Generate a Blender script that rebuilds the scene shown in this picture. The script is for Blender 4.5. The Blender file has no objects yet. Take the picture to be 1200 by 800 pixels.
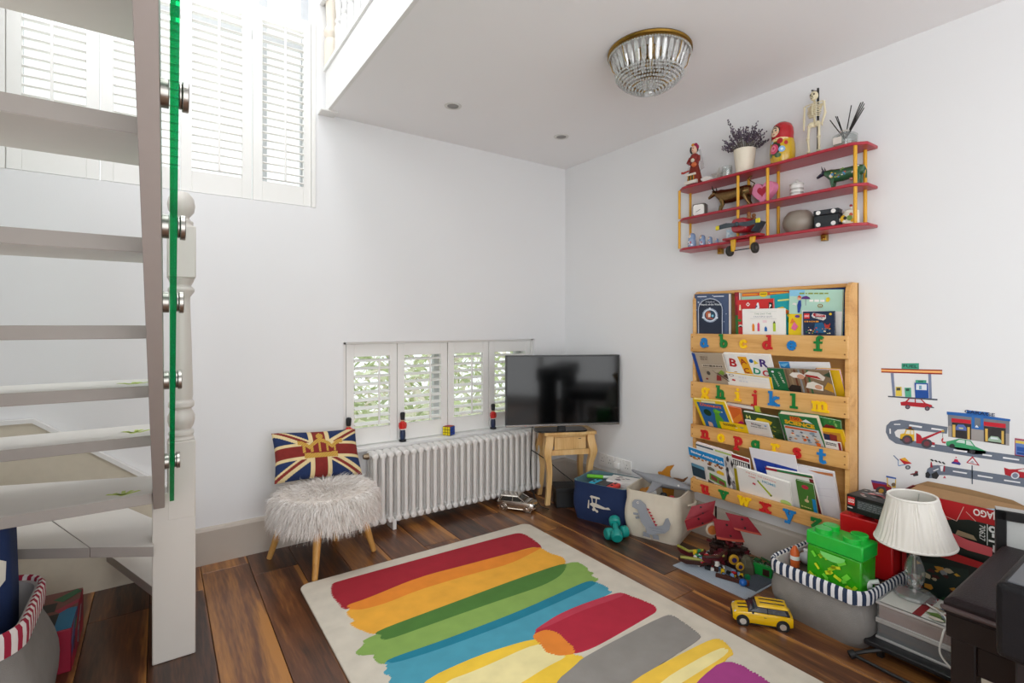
# A white playroom under a mezzanine: stair on the left, toys, bookcase and shelf on the right wall.
# World axes: back wall is Y=0, right wall is X=0, floor Z=0, metres.
import bpy, bmesh, math, random
from mathutils import Vector, Matrix, Euler
R = math.radians
SC = bpy.context.scene
COL = SC.collection
random.seed(7)

# ------------------------------------------------------------------ camera
cd = bpy.data.cameras.new('camera'); cam = bpy.data.objects.new('camera', cd); COL.objects.link(cam)
cam.location = (-2.568, -2.98, 1.2); cam.rotation_euler = (R(90), 0, -R(34.77))
cd.sensor_width = 36; cd.lens = 17.85; cd.shift_y = -0.0158; cd.clip_start = 0.02; cd.clip_end = 100
SC.camera = cam

# ------------------------------------------------------------------ sky, daylight, added fill, exposure
w = bpy.data.worlds.new('overcast_sky'); SC.world = w; w.use_nodes = True
bg = w.node_tree.nodes['Background']; bg.inputs['Color'].default_value = (0.95, 0.975, 1.0, 1); bg.inputs['Strength'].default_value = 1.35
SC.view_settings.view_transform = 'Standard'; SC.view_settings.look = 'None'
SC.view_settings.exposure = 0.15; SC.view_settings.gamma = 1.0; SC.view_settings.use_curve_mapping = False
def daylight(name, loc, rot, sx, sy, power, col=(1, 1, 1)):
    l = bpy.data.lights.new(name, 'AREA'); l.shape = 'RECTANGLE'; l.size = sx; l.size_y = sy; l.energy = power; l.color = col
    o = bpy.data.objects.new(name, l); COL.objects.link(o); o.location = loc; o.rotation_euler = rot
    return o
# daylight through the tall stair window; the other four are added fill at unseen openings
daylight('stair_window_light', (-2.3, 1.9, 4.6), (R(-52), 0, 0), 2.6, 1.8, 110, (0.97, 0.985, 1))
daylight('overhead_fill_light', (-2.45, -2.2, 4.75), (0, 0, 0), 1.0, 3.0, 38)  # added fill from above, through an invented roof opening
daylight('front_fill_light', (-1.75, -4.75, 1.25), (R(90), 0, 0), 2.4, 2.3, 34, (0.98, 0.99, 1))  # added fill from behind the camera, no known source there
daylight('left_fill_light', (-3.3, -3.75, 1.3), (R(90), 0, R(-90)), 1.3, 1.9, 33, (0.97, 0.985, 1))  # added to brighten the right wall through an invented left opening
daylight('upper_side_fill', (-3.32, -.95, 3.15), (R(90), 0, R(-90)), 1.2, 1.2, 15, (0.97, 0.985, 1))  # added to lift the right wall near the room corner
cy = SC.cycles
cy.max_bounces = 10; cy.diffuse_bounces = 6; cy.glossy_bounces = 5; cy.transmission_bounces = 8; cy.transparent_max_bounces = 12
cy.caustics_reflective = False; cy.caustics_refractive = False; cy.sample_clamp_indirect = 4.0
cy.use_denoising = True

# ------------------------------------------------------------------ materials
def lin(h):
    if not isinstance(h, str): return tuple(h)
    h = h.lstrip('#'); h = ''.join(q*2 for q in h) if len(h) == 3 else h; c = [int(h[i:i+2], 16)/255 for i in (0, 2, 4)]
    return tuple(x/12.92 if x <= 0.04045 else ((x+0.055)/1.055)**2.4 for x in c)
_M = {}
def mat(h, rough=0.55, metal=0.0, var=0.06, scale=30.0, bump=0.0, coat=0.0, trans=0.0, ior=1.45, sheen=0.0, bscale=None):
    """A procedural paint/plastic/fabric: a base colour broken up by fine noise, with optional relief."""
    key = (h, rough, metal, var, scale, bump, coat, trans, ior, sheen, bscale)
    if key in _M: return _M[key]
    m = bpy.data.materials.new('surface_' + str(h).strip('#()').replace(', ', '_')[:24]); m.use_nodes = True
    nt = m.node_tree; b = nt.nodes['Principled BSDF']; c = lin(h)
    b.inputs['Roughness'].default_value = rough; b.inputs['Metallic'].default_value = metal
    b.inputs['Coat Weight'].default_value = coat; b.inputs['Transmission Weight'].default_value = trans; b.inputs['IOR'].default_value = ior
    b.inputs['Sheen Weight'].default_value = sheen
    tc = nt.nodes.new('ShaderNodeTexCoord'); nz = nt.nodes.new('ShaderNodeTexNoise'); nz.inputs['Scale'].default_value = scale
    nt.links.new(tc.outputs['Object'], nz.inputs['Vector'])
    mx = nt.nodes.new('ShaderNodeMix'); mx.data_type = 'RGBA'
    mx.inputs[6].default_value = tuple(x*(1-var) for x in c)+(1,); mx.inputs[7].default_value = tuple(min(1, x*(1+var)) for x in c)+(1,)
    nt.links.new(nz.outputs['Fac'], mx.inputs[0]); nt.links.new(mx.outputs[2], b.inputs['Base Color'])
    if bump:
        n2 = nz
        if bscale:
            n2 = nt.nodes.new('ShaderNodeTexNoise'); n2.inputs['Scale'].default_value = bscale; n2.inputs['Detail'].default_value = 4
            nt.links.new(tc.outputs['Object'], n2.inputs['Vector'])
        bp = nt.nodes.new('ShaderNodeBump'); bp.inputs['Strength'].default_value = bump; bp.inputs['Distance'].default_value = 0.01
        nt.links.new(n2.outputs['Fac'], bp.inputs['Height']); nt.links.new(bp.outputs['Normal'], b.inputs['Normal'])
    _M[key] = m
    return m
def wood(name, dark, mid, light, axis=1, rough=0.4, coat=0.0, stretch=(16, 1.3, 16), vary=0.35, edge=False):
    """Sawn wood: stretched, distorted grain along one local axis, each piece offset and tinted by its object random."""
    m = bpy.data.materials.new(name); m.use_nodes = True; nt = m.node_tree; N = nt.nodes.new; L = nt.links.new
    b = nt.nodes['Principled BSDF']; b.inputs['Roughness'].default_value = rough; b.inputs['Coat Weight'].default_value = coat; b.inputs['Coat Roughness'].default_value = 0.18
    tc = N('ShaderNodeTexCoord'); oi = N('ShaderNodeObjectInfo'); mul = N('ShaderNodeVectorMath'); mul.operation = 'MULTIPLY_ADD'
    cmb = N('ShaderNodeCombineXYZ')
    ml = N('ShaderNodeMath'); ml.operation = 'MULTIPLY'; ml.inputs[1].default_value = 37.0
    L(oi.outputs['Random'], ml.inputs[0])
    for i in range(3): L(ml.outputs[0], cmb.inputs[i])
    s = [stretch[0]]*3; s[axis] = stretch[1]
    mul.inputs[1].default_value = s; L(tc.outputs['Object'], mul.inputs[0]); L(cmb.outputs[0], mul.inputs[2])
    n1 = N('ShaderNodeTexNoise'); n1.inputs['Scale'].default_value = 0.55; n1.inputs['Detail'].default_value = 5; n1.inputs['Distortion'].default_value = 1.1; L(mul.outputs[0], n1.inputs['Vector'])
    n2 = N('ShaderNodeTexNoise'); n2.inputs['Scale'].default_value = 7.5; n2.inputs['Detail'].default_value = 6; L(mul.outputs[0], n2.inputs['Vector'])
    mx = N('ShaderNodeMath'); mx.operation = 'MULTIPLY_ADD'; mx.inputs[1].default_value = 0.42; L(n2.outputs['Fac'], mx.inputs[0]); L(n1.outputs['Fac'], mx.inputs[2])
    r = N('ShaderNodeMath'); r.operation = 'MULTIPLY_ADD'; r.inputs[1].default_value = vary; L(oi.outputs['Random'], r.inputs[0])
    sub = N('ShaderNodeMath'); sub.operation = 'SUBTRACT'; sub.inputs[1].default_value = vary*0.5 + 0.21; L(mx.outputs[0], sub.inputs[0]); L(sub.outputs[0], r.inputs[2])
    fac = r.outputs[0]
    if edge:   # pale sapwood along one long edge of a board, wandering
        sx = N('ShaderNodeSeparateXYZ'); L(tc.outputs['Object'], sx.inputs[0])
        wob = N('ShaderNodeMath'); wob.operation = 'MULTIPLY_ADD'; wob.inputs[1].default_value = 0.10; L(n1.outputs['Fac'], wob.inputs[0]); L(sx.outputs[0], wob.inputs[2])
        mr = N('ShaderNodeMapRange'); mr.inputs[1].default_value = 0.128; mr.inputs[2].default_value = 0.15; mr.inputs[3].default_value = 0; mr.inputs[4].default_value = 0.45; L(wob.outputs[0], mr.inputs[0])
        ad = N('ShaderNodeMath'); ad.operation = 'ADD'; L(fac, ad.inputs[0]); L(mr.outputs[0], ad.inputs[1]); fac = ad.outputs[0]
    cr = N('ShaderNodeValToRGB'); L(fac, cr.inputs[0])
    e = cr.color_ramp.elements; e[0].position = 0.25; e[0].color = lin(dark)+(1,); e[1].position = 0.85; e[1].color = lin(light)+(1,)
    k = e.new(0.52); k.color = lin(mid)+(1,)
    L(cr.outputs[0], b.inputs['Base Color'])
    bp = N('ShaderNodeBump'); bp.inputs['Strength'].default_value = 0.12; bp.inputs['Distance'].default_value = 0.002; L(n2.outputs['Fac'], bp.inputs['Height']); L(bp.outputs['Normal'], b.inputs['Normal'])
    return m
def clear(name, tint='#ffffff', gloss=0.10, rough=0.02, body=0.0, bodycol='#ffffff'):
    """Thin clear glass or plastic: mostly see-through, a little mirror by angle, optional milky body."""
    m = bpy.data.materials.new(name); m.use_nodes = True; nt = m.node_tree; N = nt.nodes.new; L = nt.links.new
    for n in list(nt.nodes):
        if n.type == 'BSDF_PRINCIPLED': nt.nodes.remove(n)
    out = [n for n in nt.nodes if n.type == 'OUTPUT_MATERIAL'][0]
    tr = N('ShaderNodeBsdfTransparent'); tr.inputs[0].default_value = lin(tint)+(1,)
    gl = N('ShaderNodeBsdfGlossy'); gl.inputs['Roughness'].default_value = rough
    fr = N('ShaderNodeLayerWeight'); fr.inputs[0].default_value = 0.5
    pw = N('ShaderNodeMath'); pw.operation = 'POWER'; pw.inputs[1].default_value = 5.0; L(fr.outputs['Facing'], pw.inputs[0])
    ad = N('ShaderNodeMath'); ad.operation = 'MULTIPLY_ADD'; ad.inputs[1].default_value = 0.75; ad.inputs[2].default_value = gloss; ad.use_clamp = True; L(pw.outputs[0], ad.inputs[0])
    mx = N('ShaderNodeMixShader'); L(ad.outputs[0], mx.inputs[0]); L(tr.outputs[0], mx.inputs[1]); L(gl.outputs[0], mx.inputs[2])
    last = mx
    if body:
        df = N('ShaderNodeBsdfDiffuse'); df.inputs[0].default_value = lin(bodycol)+(1,)
        m2 = N('ShaderNodeMixShader'); m2.inputs[0].default_value = body; L(mx.outputs[0], m2.inputs[1]); L(df.outputs[0], m2.inputs[2]); last = m2
    L(last.outputs[0], out.inputs[0])
    return m

WALL = mat('#e6e6e7', 0.85, var=0.012, scale=3, bump=0.03, bscale=180)
CEIL = mat('#f1f0f1', 0.9, var=0.012, scale=3, bump=0.03, bscale=180)
GLOSSWHITE = mat('#e6e5e3', 0.35, var=0.015)
SHUTTER = mat('#ecebe8', 0.42, var=0.012)
STAIRWHITE = mat('#dedad4', 0.38, var=0.03, scale=9)
NEWELWHITE = mat('#d0cbc4', 0.35, var=0.02, scale=8)
BASEB = mat('#bcb2a7', 0.4, var=0.02)
FLOORWOOD = wood('walnut_board', '#301a10', '#6a4027', '#b57b3d', axis=1, rough=0.34, coat=0.25, stretch=(15, 1.2, 15), vary=0.30, edge=True)
BIRCH = wood('birch_ply', '#bd8442', '#d9a561', '#e6b878', axis=1, rough=0.42, stretch=(18, 1.6, 18), vary=0.12)
PINE = wood('varnished_pine', '#c69556', '#dfb679', '#ebcb95', axis=2, rough=0.4, stretch=(18, 1.6, 18), vary=0.1)
OAKLEG = wood('oak_leg', '#a8743a', '#c9954f', '#dcae6a', axis=2, rough=0.4, stretch=(30, 2.5, 30), vary=0.15)
CHROME = mat('#c9c7c2', 0.16, metal=1.0, var=0.02)
STEEL = mat('#a7a39d', 0.3, metal=1.0, var=0.03)
BRASS = mat('#b08b3e', 0.28, metal=1.0, var=0.08, scale=60)
BLACK = mat('#161515', 0.4, var=0.05)
PANE = clear('window_glass', '#fbfdfc', 0.05)
CRYSTAL = clear('cut_crystal', '#f6f7f7', 0.22, 0.03, 0.22, '#f6f6f4')

# ------------------------------------------------------------------ mesh helpers
class MB:
    def __init__(s): s.v = []; s.f = []; s.m = []
    def add(s, vs, fs, mi=0, M=None):
        o = len(s.v)
        for p in vs:
            p = Vector(p)
            s.v.append(tuple(M @ p if M is not None else p))
        for f in fs: s.f.append(tuple(i+o for i in f)); s.m.append(mi)
        return s
    def box(s, c, d, mi=0, rot=None, M=None):
        x, y, z = d[0]/2, d[1]/2, d[2]/2
        vs = [(-x,-y,-z),(x,-y,-z),(x,y,-z),(-x,y,-z),(-x,-y,z),(x,-y,z),(x,y,z),(-x,y,z)]
        fs = [(3,2,1,0),(4,5,6,7),(0,1,5,4),(1,2,6,5),(2,3,7,6),(3,0,4,7)]
        T = Matrix.Translation(c)
        if rot is not None: T = T @ Euler(rot).to_matrix().to_4x4()
        return s.add(vs, fs, mi, (M @ T) if M is not None else T)
    def span(s, a, b, mi=0):
        return s.box([(a[i]+b[i])/2 for i in range(3)], [abs(b[i]-a[i]) for i in range(3)], mi)
    def loft(s, rings, mi=0, cap=True, closed=True):
        n = len(rings[0]); o = len(s.v)
        for r in rings: s.v.extend(tuple(p) for p in r)
        for i in range(len(rings)-1):
            for j in range(n if closed else n-1):
                k = (j+1) % n
                s.f.append((o+i*n+j, o+i*n+k, o+(i+1)*n+k, o+(i+1)*n+j)); s.m.append(mi)
        if cap and closed:
            s.f.append(tuple(o+j for j in reversed(range(n)))); s.m.append(mi)
            s.f.append(tuple(o+(len(rings)-1)*n+j for j in range(n))); s.m.append(mi)
        return s
    def tube(s, pts, r, n=8, mi=0, cap=True):
        pts = [Vector(p) for p in pts]; rs = r if isinstance(r, (list, tuple)) else [r]*len(pts)
        rings = []; up = None
        for i, p in enumerate(pts):
            d = (pts[min(i+1, len(pts)-1)] - pts[max(i-1, 0)])
            d = d.normalized() if d.length > 1e-9 else Vector((0, 0, 1))
            if up is None: up = d.orthogonal().normalized()
            up = (up - d*up.dot(d)); up = up.normalized() if up.length > 1e-6 else d.orthogonal().normalized()
            sd = d.cross(up)
            rings.append([p + (up*math.cos(2*math.pi*k/n) + sd*math.sin(2*math.pi*k/n))*rs[i] for k in range(n)])
        return s.loft(rings, mi, cap)
    def lathe(s, prof, n=24, c=(0, 0, 0), mi=0, sc=(1, 1), M=None, cap=True):
        rings = [[Vector((c[0]+r*sc[0]*math.cos(2*math.pi*k/n), c[1]+r*sc[1]*math.sin(2*math.pi*k/n), c[2]+z)) for k in range(n)] for r, z in prof]
        if M is not None: rings = [[M @ p for p in r] for r in rings]
        return s.loft(rings, mi, cap)
    def ell(s, c, r, mi=0, nu=14, nv=8, M=None):
        prof = [(math.cos(t), math.sin(t)) for t in [(-math.pi/2)+math.pi*i/nv for i in range(nv+1)]]
        rings = [[Vector((c[0]+max(a, 0.001)*r[0]*math.cos(2*math.pi*k/nu), c[1]+max(a, 0.001)*r[1]*math.sin(2*math.pi*k/nu), c[2]+b*r[2])) for k in range(nu)] for a, b in prof]
        if M is not None: rings = [[M @ p for p in q] for q in rings]
        return s.loft(rings, mi)
    def prism(s, pts, ext, mi=0):
        """a polygon in space, thickened by the vector ext"""
        e = Vector(ext); a = [Vector(p) for p in pts]; n = len(a)
        nrm = Vector((0, 0, 0))
        for i in range(n): nrm += a[i].cross(a[(i+1) % n])
        if nrm.dot(e) > 0: a.reverse()
        o = len(s.v); s.v.extend(tuple(p) for p in a); s.v.extend(tuple(p+e) for p in a)
        s.f.append(tuple(o+i for i in range(n))); s.m.append(mi)
        s.f.append(tuple(o+n+i for i in reversed(range(n)))); s.m.append(mi)
        for i in range(n):
            k = (i+1) % n; s.f.append((o+k, o+i, o+n+i, o+n+k)); s.m.append(mi)
        return s
    def mesh(s, name, mats, smooth=35):
        me = bpy.data.meshes.new(name); me.from_pydata(s.v, [], s.f)
        for m in (mats if isinstance(mats, (list, tuple)) else [mats]): me.materials.append(m)
        me.polygons.foreach_set('material_index', s.m)
        if smooth:
            me.shade_smooth(); me.set_sharp_from_angle(angle=R(smooth))
        me.update(); return me
    def build(s, name, mats, parent=None, bevel=0.0, smooth=35, loc=None, rot=None, label=None, seg=2):
        o = bpy.data.objects.new(name, s.mesh(name, mats, smooth)); COL.objects.link(o)
        if parent is not None: o.parent = parent
        if loc is not None: o.location = loc
        if rot is not None: o.rotation_euler = rot
        if bevel:
            b = o.modifiers.new('edge', 'BEVEL'); b.width = bevel; b.segments = seg; b.limit_method = 'ANGLE'; b.angle_limit = R(40)
        if label: o['label'] = label
        return o
def tag(o, label, cat, group=None):
    o['label'] = label; o['category'] = cat
    if group: o['group'] = group
    return o
def thing(name, label, cat, loc=(0, 0, 0), rz=0.0, group=None, rot=None):
    o = bpy.data.objects.new(name, None); COL.objects.link(o); o.location = loc; o.empty_display_size = 0.05
    o.rotation_euler = rot if rot is not None else (0, 0, R(rz))
    return tag(o, label, cat, group)
def struct(o):
    o['kind'] = 'structure'; return o
def inst(name, src, parent=None, loc=(0, 0, 0), rot=(0, 0, 0), scale=None):
    o = bpy.data.objects.new(name, src.data if hasattr(src, 'data') else src); COL.objects.link(o)
    if parent is not None: o.parent = parent
    o.location = loc; o.rotation_euler = rot
    if scale: o.scale = scale
    return o
def copy_tree(root, loc=None, rot=None, label=None):
    """a copy of a thing and of its parts and sub-parts, sharing mesh data"""
    r = root.copy(); COL.objects.link(r)
    if loc is not None: r.location = loc
    if rot is not None: r.rotation_euler = rot
    if label: r['label'] = label
    for ch in list(root.children):
        c = ch.copy(); COL.objects.link(c); c.parent = r
        for g in list(ch.children):
            d = g.copy(); COL.objects.link(d); d.parent = c
    return r
def rrect(w, h, r, n=4):
    out = []
    for cx, cy, a in ((w/2-r, h/2-r, 0), (-w/2+r, h/2-r, 90), (-w/2+r, -h/2+r, 180), (w/2-r, -h/2+r, 270)):
        for i in range(n+1):
            t = R(a+90*i/n); out.append((cx+r*math.cos(t), cy+r*math.sin(t)))
    return out
def circ(cx, cy, r, n=14, ry=None):
    return [(cx+r*math.cos(2*math.pi*i/n), cy+(ry or r)*math.sin(2*math.pi*i/n)) for i in range(n)]
TEXTS = []
def text(parent, s, x, y, size, h, z=0.0, name='lettering', bold=0.0, sx=1.0, rot=0.0, ext=0.0, M=None, align='CENTER', rough=0.5, fit=None):
    """real lettering as a font object lying in its parent's local XY plane"""
    c = bpy.data.curves.new(name, 'FONT'); c.body = s; c.size = size; c.align_x = align; c.align_y = 'CENTER'; c.offset = bold*size; c.extrude = ext
    c.materials.append(mat(h, rough)); c.resolution_u = 3
    o = bpy.data.objects.new(name, c); COL.objects.link(o); o.parent = parent
    o['fit'] = fit or 0.0
    L = Matrix.Translation((x, y, z)) @ Matrix.Rotation(R(rot), 4, 'Z') @ Matrix.Diagonal((sx, 1, 1, 1))
    o.matrix_local = M @ L if M is not None else L
    TEXTS.append(o)
    return o
def art(parent, W, H, items, z=0.0004, name='print', step=0.0002, M=None, rough=0.5):
    """flat print on a W x H face in local XY (0..1 units): r rect, c circle/ellipse, p polygon, l line, t text"""
    mb = MB(); mats = []; idx = {}; k = 0; txt = []
    def mi(h):
        if h not in idx: idx[h] = len(mats); mats.append(mat(h, rough))
        return idx[h]
    for it in items:
        zz = z + step*k; k += 1; t = it[0]
        if t == 'r': pts = [(it[1], it[2]), (it[3], it[2]), (it[3], it[4]), (it[1], it[4])]
        elif t == 'c': pts = [(it[1]+it[3]*math.cos(2*math.pi*i/16), it[2]+(it[3]*W/H if it[4] is None else it[4])*math.sin(2*math.pi*i/16)) for i in range(16)]
        elif t == 'p': pts = it[1]
        elif t == 'l':
            (x0, y0), (x1, y1), wd = it[1], it[2], it[3]
            a = Vector((x0*W, y0*H)); b = Vector((x1*W, y1*H)); d = (b-a); n = Vector((-d.y, d.x)); n = n.normalized()*wd*W/2 if n.length else n
            pts = [((q.x)/W, (q.y)/H) for q in (a-n, b-n, b+n, a+n)]
        elif t == 't': txt.append((it, zz)); continue
        vs = [Vector((x*W, y*H, zz)) for x, y in pts]
        ar = sum(vs[i].x*vs[(i+1) % len(vs)].y - vs[(i+1) % len(vs)].x*vs[i].y for i in range(len(vs)))
        if ar < 0: vs.reverse()
        mb.add(vs, [tuple(range(len(vs)))], mi(it[-1]), M)
    o = mb.build(name, mats, parent, smooth=0) if mb.f else None
    for it, zz in txt:   # ('t', string, x, y, size, colour[, sx[, rot[, bold]]])
        text(parent, it[1], it[2]*W, it[3]*H, it[4]*H, it[5], zz, sx=it[6] if len(it) > 6 else 1.0, rot=it[7] if len(it) > 7 else 0, bold=it[8] if len(it) > 8 else 0.0, M=M, fit=(it[9] if len(it) > 9 else .92)*(W if abs(it[7] if len(it) > 7 else 0) < 60 or W == 1 else H))
    return o
def wallframe(y, z, x=-0.0008):
    """local frame on the right wall: X reads along -Y, Y is up, Z comes out into the room"""
    return Matrix(((0, 0, -1, x), (-1, 0, 0, y), (0, 1, 0, z), (0, 0, 0, 1)))

# ------------------------------------------------------------------ room shell
XL, YF = -3.14, -4.6       # left wall face, front wall face
def shell(name, spans, m=WALL):
    b = MB()
    for a, c in spans: b.span(a, c)
    return struct(b.build(name, m, smooth=0))
U0, U1, UZ0, UZ1 = -3.12, -1.846, 1.862, 4.35      # stair window opening
L0, L1, LZ0, LZ1 = -1.69, -0.295, 0.472, 1.10      # low window opening
TH = 0.26
shell('wall_back', [((XL-.2, 0, -.1), (L0, TH, UZ0)), ((L0, 0, -.1), (L1, TH, LZ0)), ((L0, 0, LZ1), (L1, TH, UZ0)), ((L1, 0, -.1), (.2, TH, UZ0)),
                    ((XL-.2, 0, UZ0), (U0, TH, UZ1)), ((U1, 0, UZ0), (.2, TH, UZ1)), ((XL-.2, 0, UZ1), (.2, TH, 4.7))])
shell('wall_right', [((0, YF-.2, -.1), (.2, 0, 4.7))])
shell('wall_left', [((XL-.2, -3.1, -.1), (XL, -1.6, 4.7)), ((XL-.2, -.3, -.1), (XL, 0, 4.7)), ((XL-.2, -1.6, -.1), (XL, -.3, 2.5)), ((XL-.2, -1.6, 3.8), (XL, -.3, 4.7)), ((XL-.2, YF-.2, -.1), (XL, -4.4, 4.7)), ((XL-.2, -4.4, -.1), (XL, -3.1, .3)), ((XL-.2, -4.4, 2.3), (XL, -3.1, 4.7))])  # both gaps are invented, unseen openings for the left fill lights
G0, G1, GZ = -2.95, -0.55, 2.35                     # added, unseen opening behind the camera for fill light
shell('wall_front', [((XL, YF-.2, -.1), (G0, YF, 4.7)), ((G1, YF-.2, -.1), (0, YF, 4.7)), ((G0, YF-.2, GZ), (G1, YF, 4.7))])
shell('roof', [((XL-.2, YF-.2, 4.6), (-2.95, TH, 4.7)), ((-1.95, YF-.2, 4.6), (.2, TH, 4.7)), ((-2.95, YF-.2, 4.6), (-1.95, -3.7, 4.7)), ((-2.95, -.7, 4.6), (-1.95, TH, 4.7))], CEIL)  # the gap over the stair well is added to let fill light in
CX = -1.80                                          # edge of the mezzanine
ceil = shell('ceiling', [((CX+.02, YF, 2.40), (0, 0, 2.60))], CEIL)
f = MB().span((CX, YF, 2.397), (CX+.02, -.03, 2.625)); f.span((CX-.012, YF, 2.625), (CX+.06, -.03, 2.65))
struct(f.build('trim_mezzanine', GLOSSWHITE, bevel=0.003))
struct(MB().span((-1.835, -.085, 2.389), (-1.745, 0, 2.40)).build('trim_corner', GLOSSWHITE, bevel=0.002))

# floor: walnut boards running along Y
fl = struct(MB().span((XL, YF, -.1), (0, 0, -.012)).build('floor', mat('#140c08', 0.8), smooth=0))
rnd = random.Random(11)
PW = 0.203; x = -0.574 - 13*PW
bx = []
while x < 0:
    a, b = max(x, XL), min(x+PW, 0.0)
    if b-a > .02:
        y = -rnd.uniform(.25, 1.1); cuts = [0.0]
        if abs(x+2.401) < .02: y = -.115
        if abs(x+2.198) < .02: y = -.27
        if abs(x+.777) < .02: y = -.66
        while y > YF: cuts.append(y); y -= rnd.uniform(.85, 1.5) if not (abs(x+2.401) < .02) else 1.4
        cuts.append(YF)
        for i in range(len(cuts)-1): bx.append((a, b, cuts[i+1], cuts[i]))
    x += PW
for a, b, y0, y1 in bx:
    g = .0012
    if y1-y0 < .02: continue
    MB().box((0, 0, -.006), (b-a-2*g, y1-y0-2*g, .012)).build('plank', FLOORWOOD, fl, bevel=0.0012, smooth=0, loc=((a+b)/2, (y0+y1)/2, 0), seg=1)

# skirting
def skirting(name, a, b, axis):
    m = MB(); t = .018
    if axis == 'x':
        prof = [(0, 0), (-t, 0), (-t, .166), (-t+.006, .178), (-.002, .184), (0, .184)]
        m.prism([(a, y, z) for y, z in prof], (b-a, 0, 0))
    else:
        prof = [(0, 0), (-t, 0), (-t, .166), (-t+.006, .178), (-.002, .184), (0, .184)]
        m.prism([(x, a, z) for x, z in prof], (0, b-a, 0))
    return struct(m.build(name, BASEB, smooth=0))
skirting('baseboard_back', -2.455, 0, 'x')
skirting('baseboard_right', 0, YF, 'y')

# ------------------------------------------------------------------ windows
_slats = {}
def slat_mesh(L, wd, th):
    k = (round(L, 4), wd, th)
    if k not in _slats:
        n = 12; ring = [(wd/2*math.copysign(abs(math.cos(t))**.8, math.cos(t)), th/2*math.sin(t)) for t in [2*math.pi*i/n for i in range(n)]]
        _slats[k] = MB().loft([[Vector((-L/2, y, z)) for y, z in ring], [Vector((L/2, y, z)) for y, z in ring]]).mesh('slat', SHUTTER, 50)
    return _slats[k]
def shutter(win, x0, x1, z0, z1, y, sl, sr, rb, rt, pitch, wd, tilt, th=.009, rod=None):
    d = .028; m = MB()
    m.span((x0, y-d/2, z0), (x0+sl, y+d/2, z1)); m.span((x1-sr, y-d/2, z0), (x1, y+d/2, z1))
    m.span((x0+sl, y-d/2, z0), (x1-sr, y+d/2, z0+rb)); m.span((x0+sl, y-d/2, z1-rt), (x1-sr, y+d/2, z1))
    p = m.build('shutter_panel', SHUTTER, win, bevel=.002, smooth=0)
    a, b = z0+rb, z1-rt; n = max(1, round((b-a)/pitch)); pt = (b-a)/n
    me = slat_mesh(x1-x0-sl-sr-.004, wd, th)
    for i in range(n):
        inst('slat', me, p, ((x0+sl+x1-sr)/2, y, a+pt*(i+.5)), (R(tilt), 0, 0))
    if rod is not None:
        MB().box((rod, y-d/2-.016, (a+b)/2), (.011, .009, b-a-.03)).build('tilt_rod', SHUTTER, p, bevel=.002)
    return p
# the tall window above the stair, half-height shutters, bare glass above
w1 = bpy.data.objects.new('window_1', None); COL.objects.link(w1); struct(w1)
m = MB()
for x in (U0+.02, -2.60, -2.09, U1-.02): m.span((x-.022, .17, UZ0), (x+.022, .21, UZ1))
for z in (UZ0+.02, 2.83, 3.55, UZ1-.02): m.span((U0, .172, z-.02), (U1, .208, z+.02))
m.build('window_frame', mat('#c4c6c9', .45), w1, bevel=.003, smooth=0)
MB().span((U0, .188, UZ0), (U1, .192, UZ1)).build('pane', PANE, w1, smooth=0)
m = MB(); m.span((U1-.02, -.004, UZ0), (U1, .05, 2.92)); m.span((U0, -.004, UZ0), (U0+.016, .05, 2.92)); m.span((U0, .05, UZ0-.004), (U1, .17, UZ0+.008))
m.build('shutter_frame', SHUTTER, w1, bevel=.002, smooth=0)
for (a, b, sl, sr, rod) in ((-3.102, -2.795, .048, .046, -2.955), (-2.790, -2.484, .046, .004, -2.63), (-2.482, -2.167, .046, .046, -2.318), (-2.162, -1.868, .046, .040, -2.005)):
    shutter(w1, a, b, 1.866, 2.905, .022, sl, sr, .105, .075, .0415, .046, 12, .011, rod)
# the low window behind the radiator
w2 = bpy.data.objects.new('window_2', None); COL.objects.link(w2); struct(w2)
m = MB()
for x in (L0+.02, -1.0, L1-.02): m.span((x-.025, .18, LZ0), (x+.025, .22, LZ1))
for z in (LZ0+.02, LZ1-.02): m.span((L0, .182, z-.02), (L1, .218, z+.02))
m.build('window_frame', mat('#c4c6c9', .45), w2, bevel=.003, smooth=0)
MB().span((L0, .198, LZ0), (L1, .202, LZ1)).build('pane', PANE, w2, smooth=0)
MB().span((L0-.03, -.022, .452), (L1+.03, 0, .476)).span((L0, -.001, .4725), (L1, .18, .478)).build('window_sill', GLOSSWHITE, w2, bevel=.003, smooth=0)
m = MB(); m.span((L0, .03, LZ1-.012), (L1, .07, LZ1)); m.span((L1-.012, .03, LZ0), (L1, .07, LZ1)); m.span((L0, .03, LZ0), (L0+.022, .07, LZ1)); m.build('shutter_frame', SHUTTER, w2, smooth=0)
for (a, b, rod) in ((-1.664, -1.350, -1.470), (-1.346, -.999, -1.13), (-.993, -.675, -.82), (-.670, -.309, -.49)):
    shutter(w2, a, b, .484, 1.087, .048, .046, .046, .098, .075, .0465, .058, 9, .010, rod)
# frame of the added fill opening behind the camera, out of view
dr = bpy.data.objects.new('fill_opening_front', None); COL.objects.link(dr); struct(dr)
m = MB()
for x in (G0+.03, (G0+G1)/2, G1-.03): m.span((x-.03, YF-.12, 0), (x+.03, YF-.07, GZ))
for z in (.04, GZ-.04): m.span((G0, YF-.12, z-.04), (G1, YF-.07, z+.04))
m.build('fill_opening_frame', GLOSSWHITE, dr, smooth=0)

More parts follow.
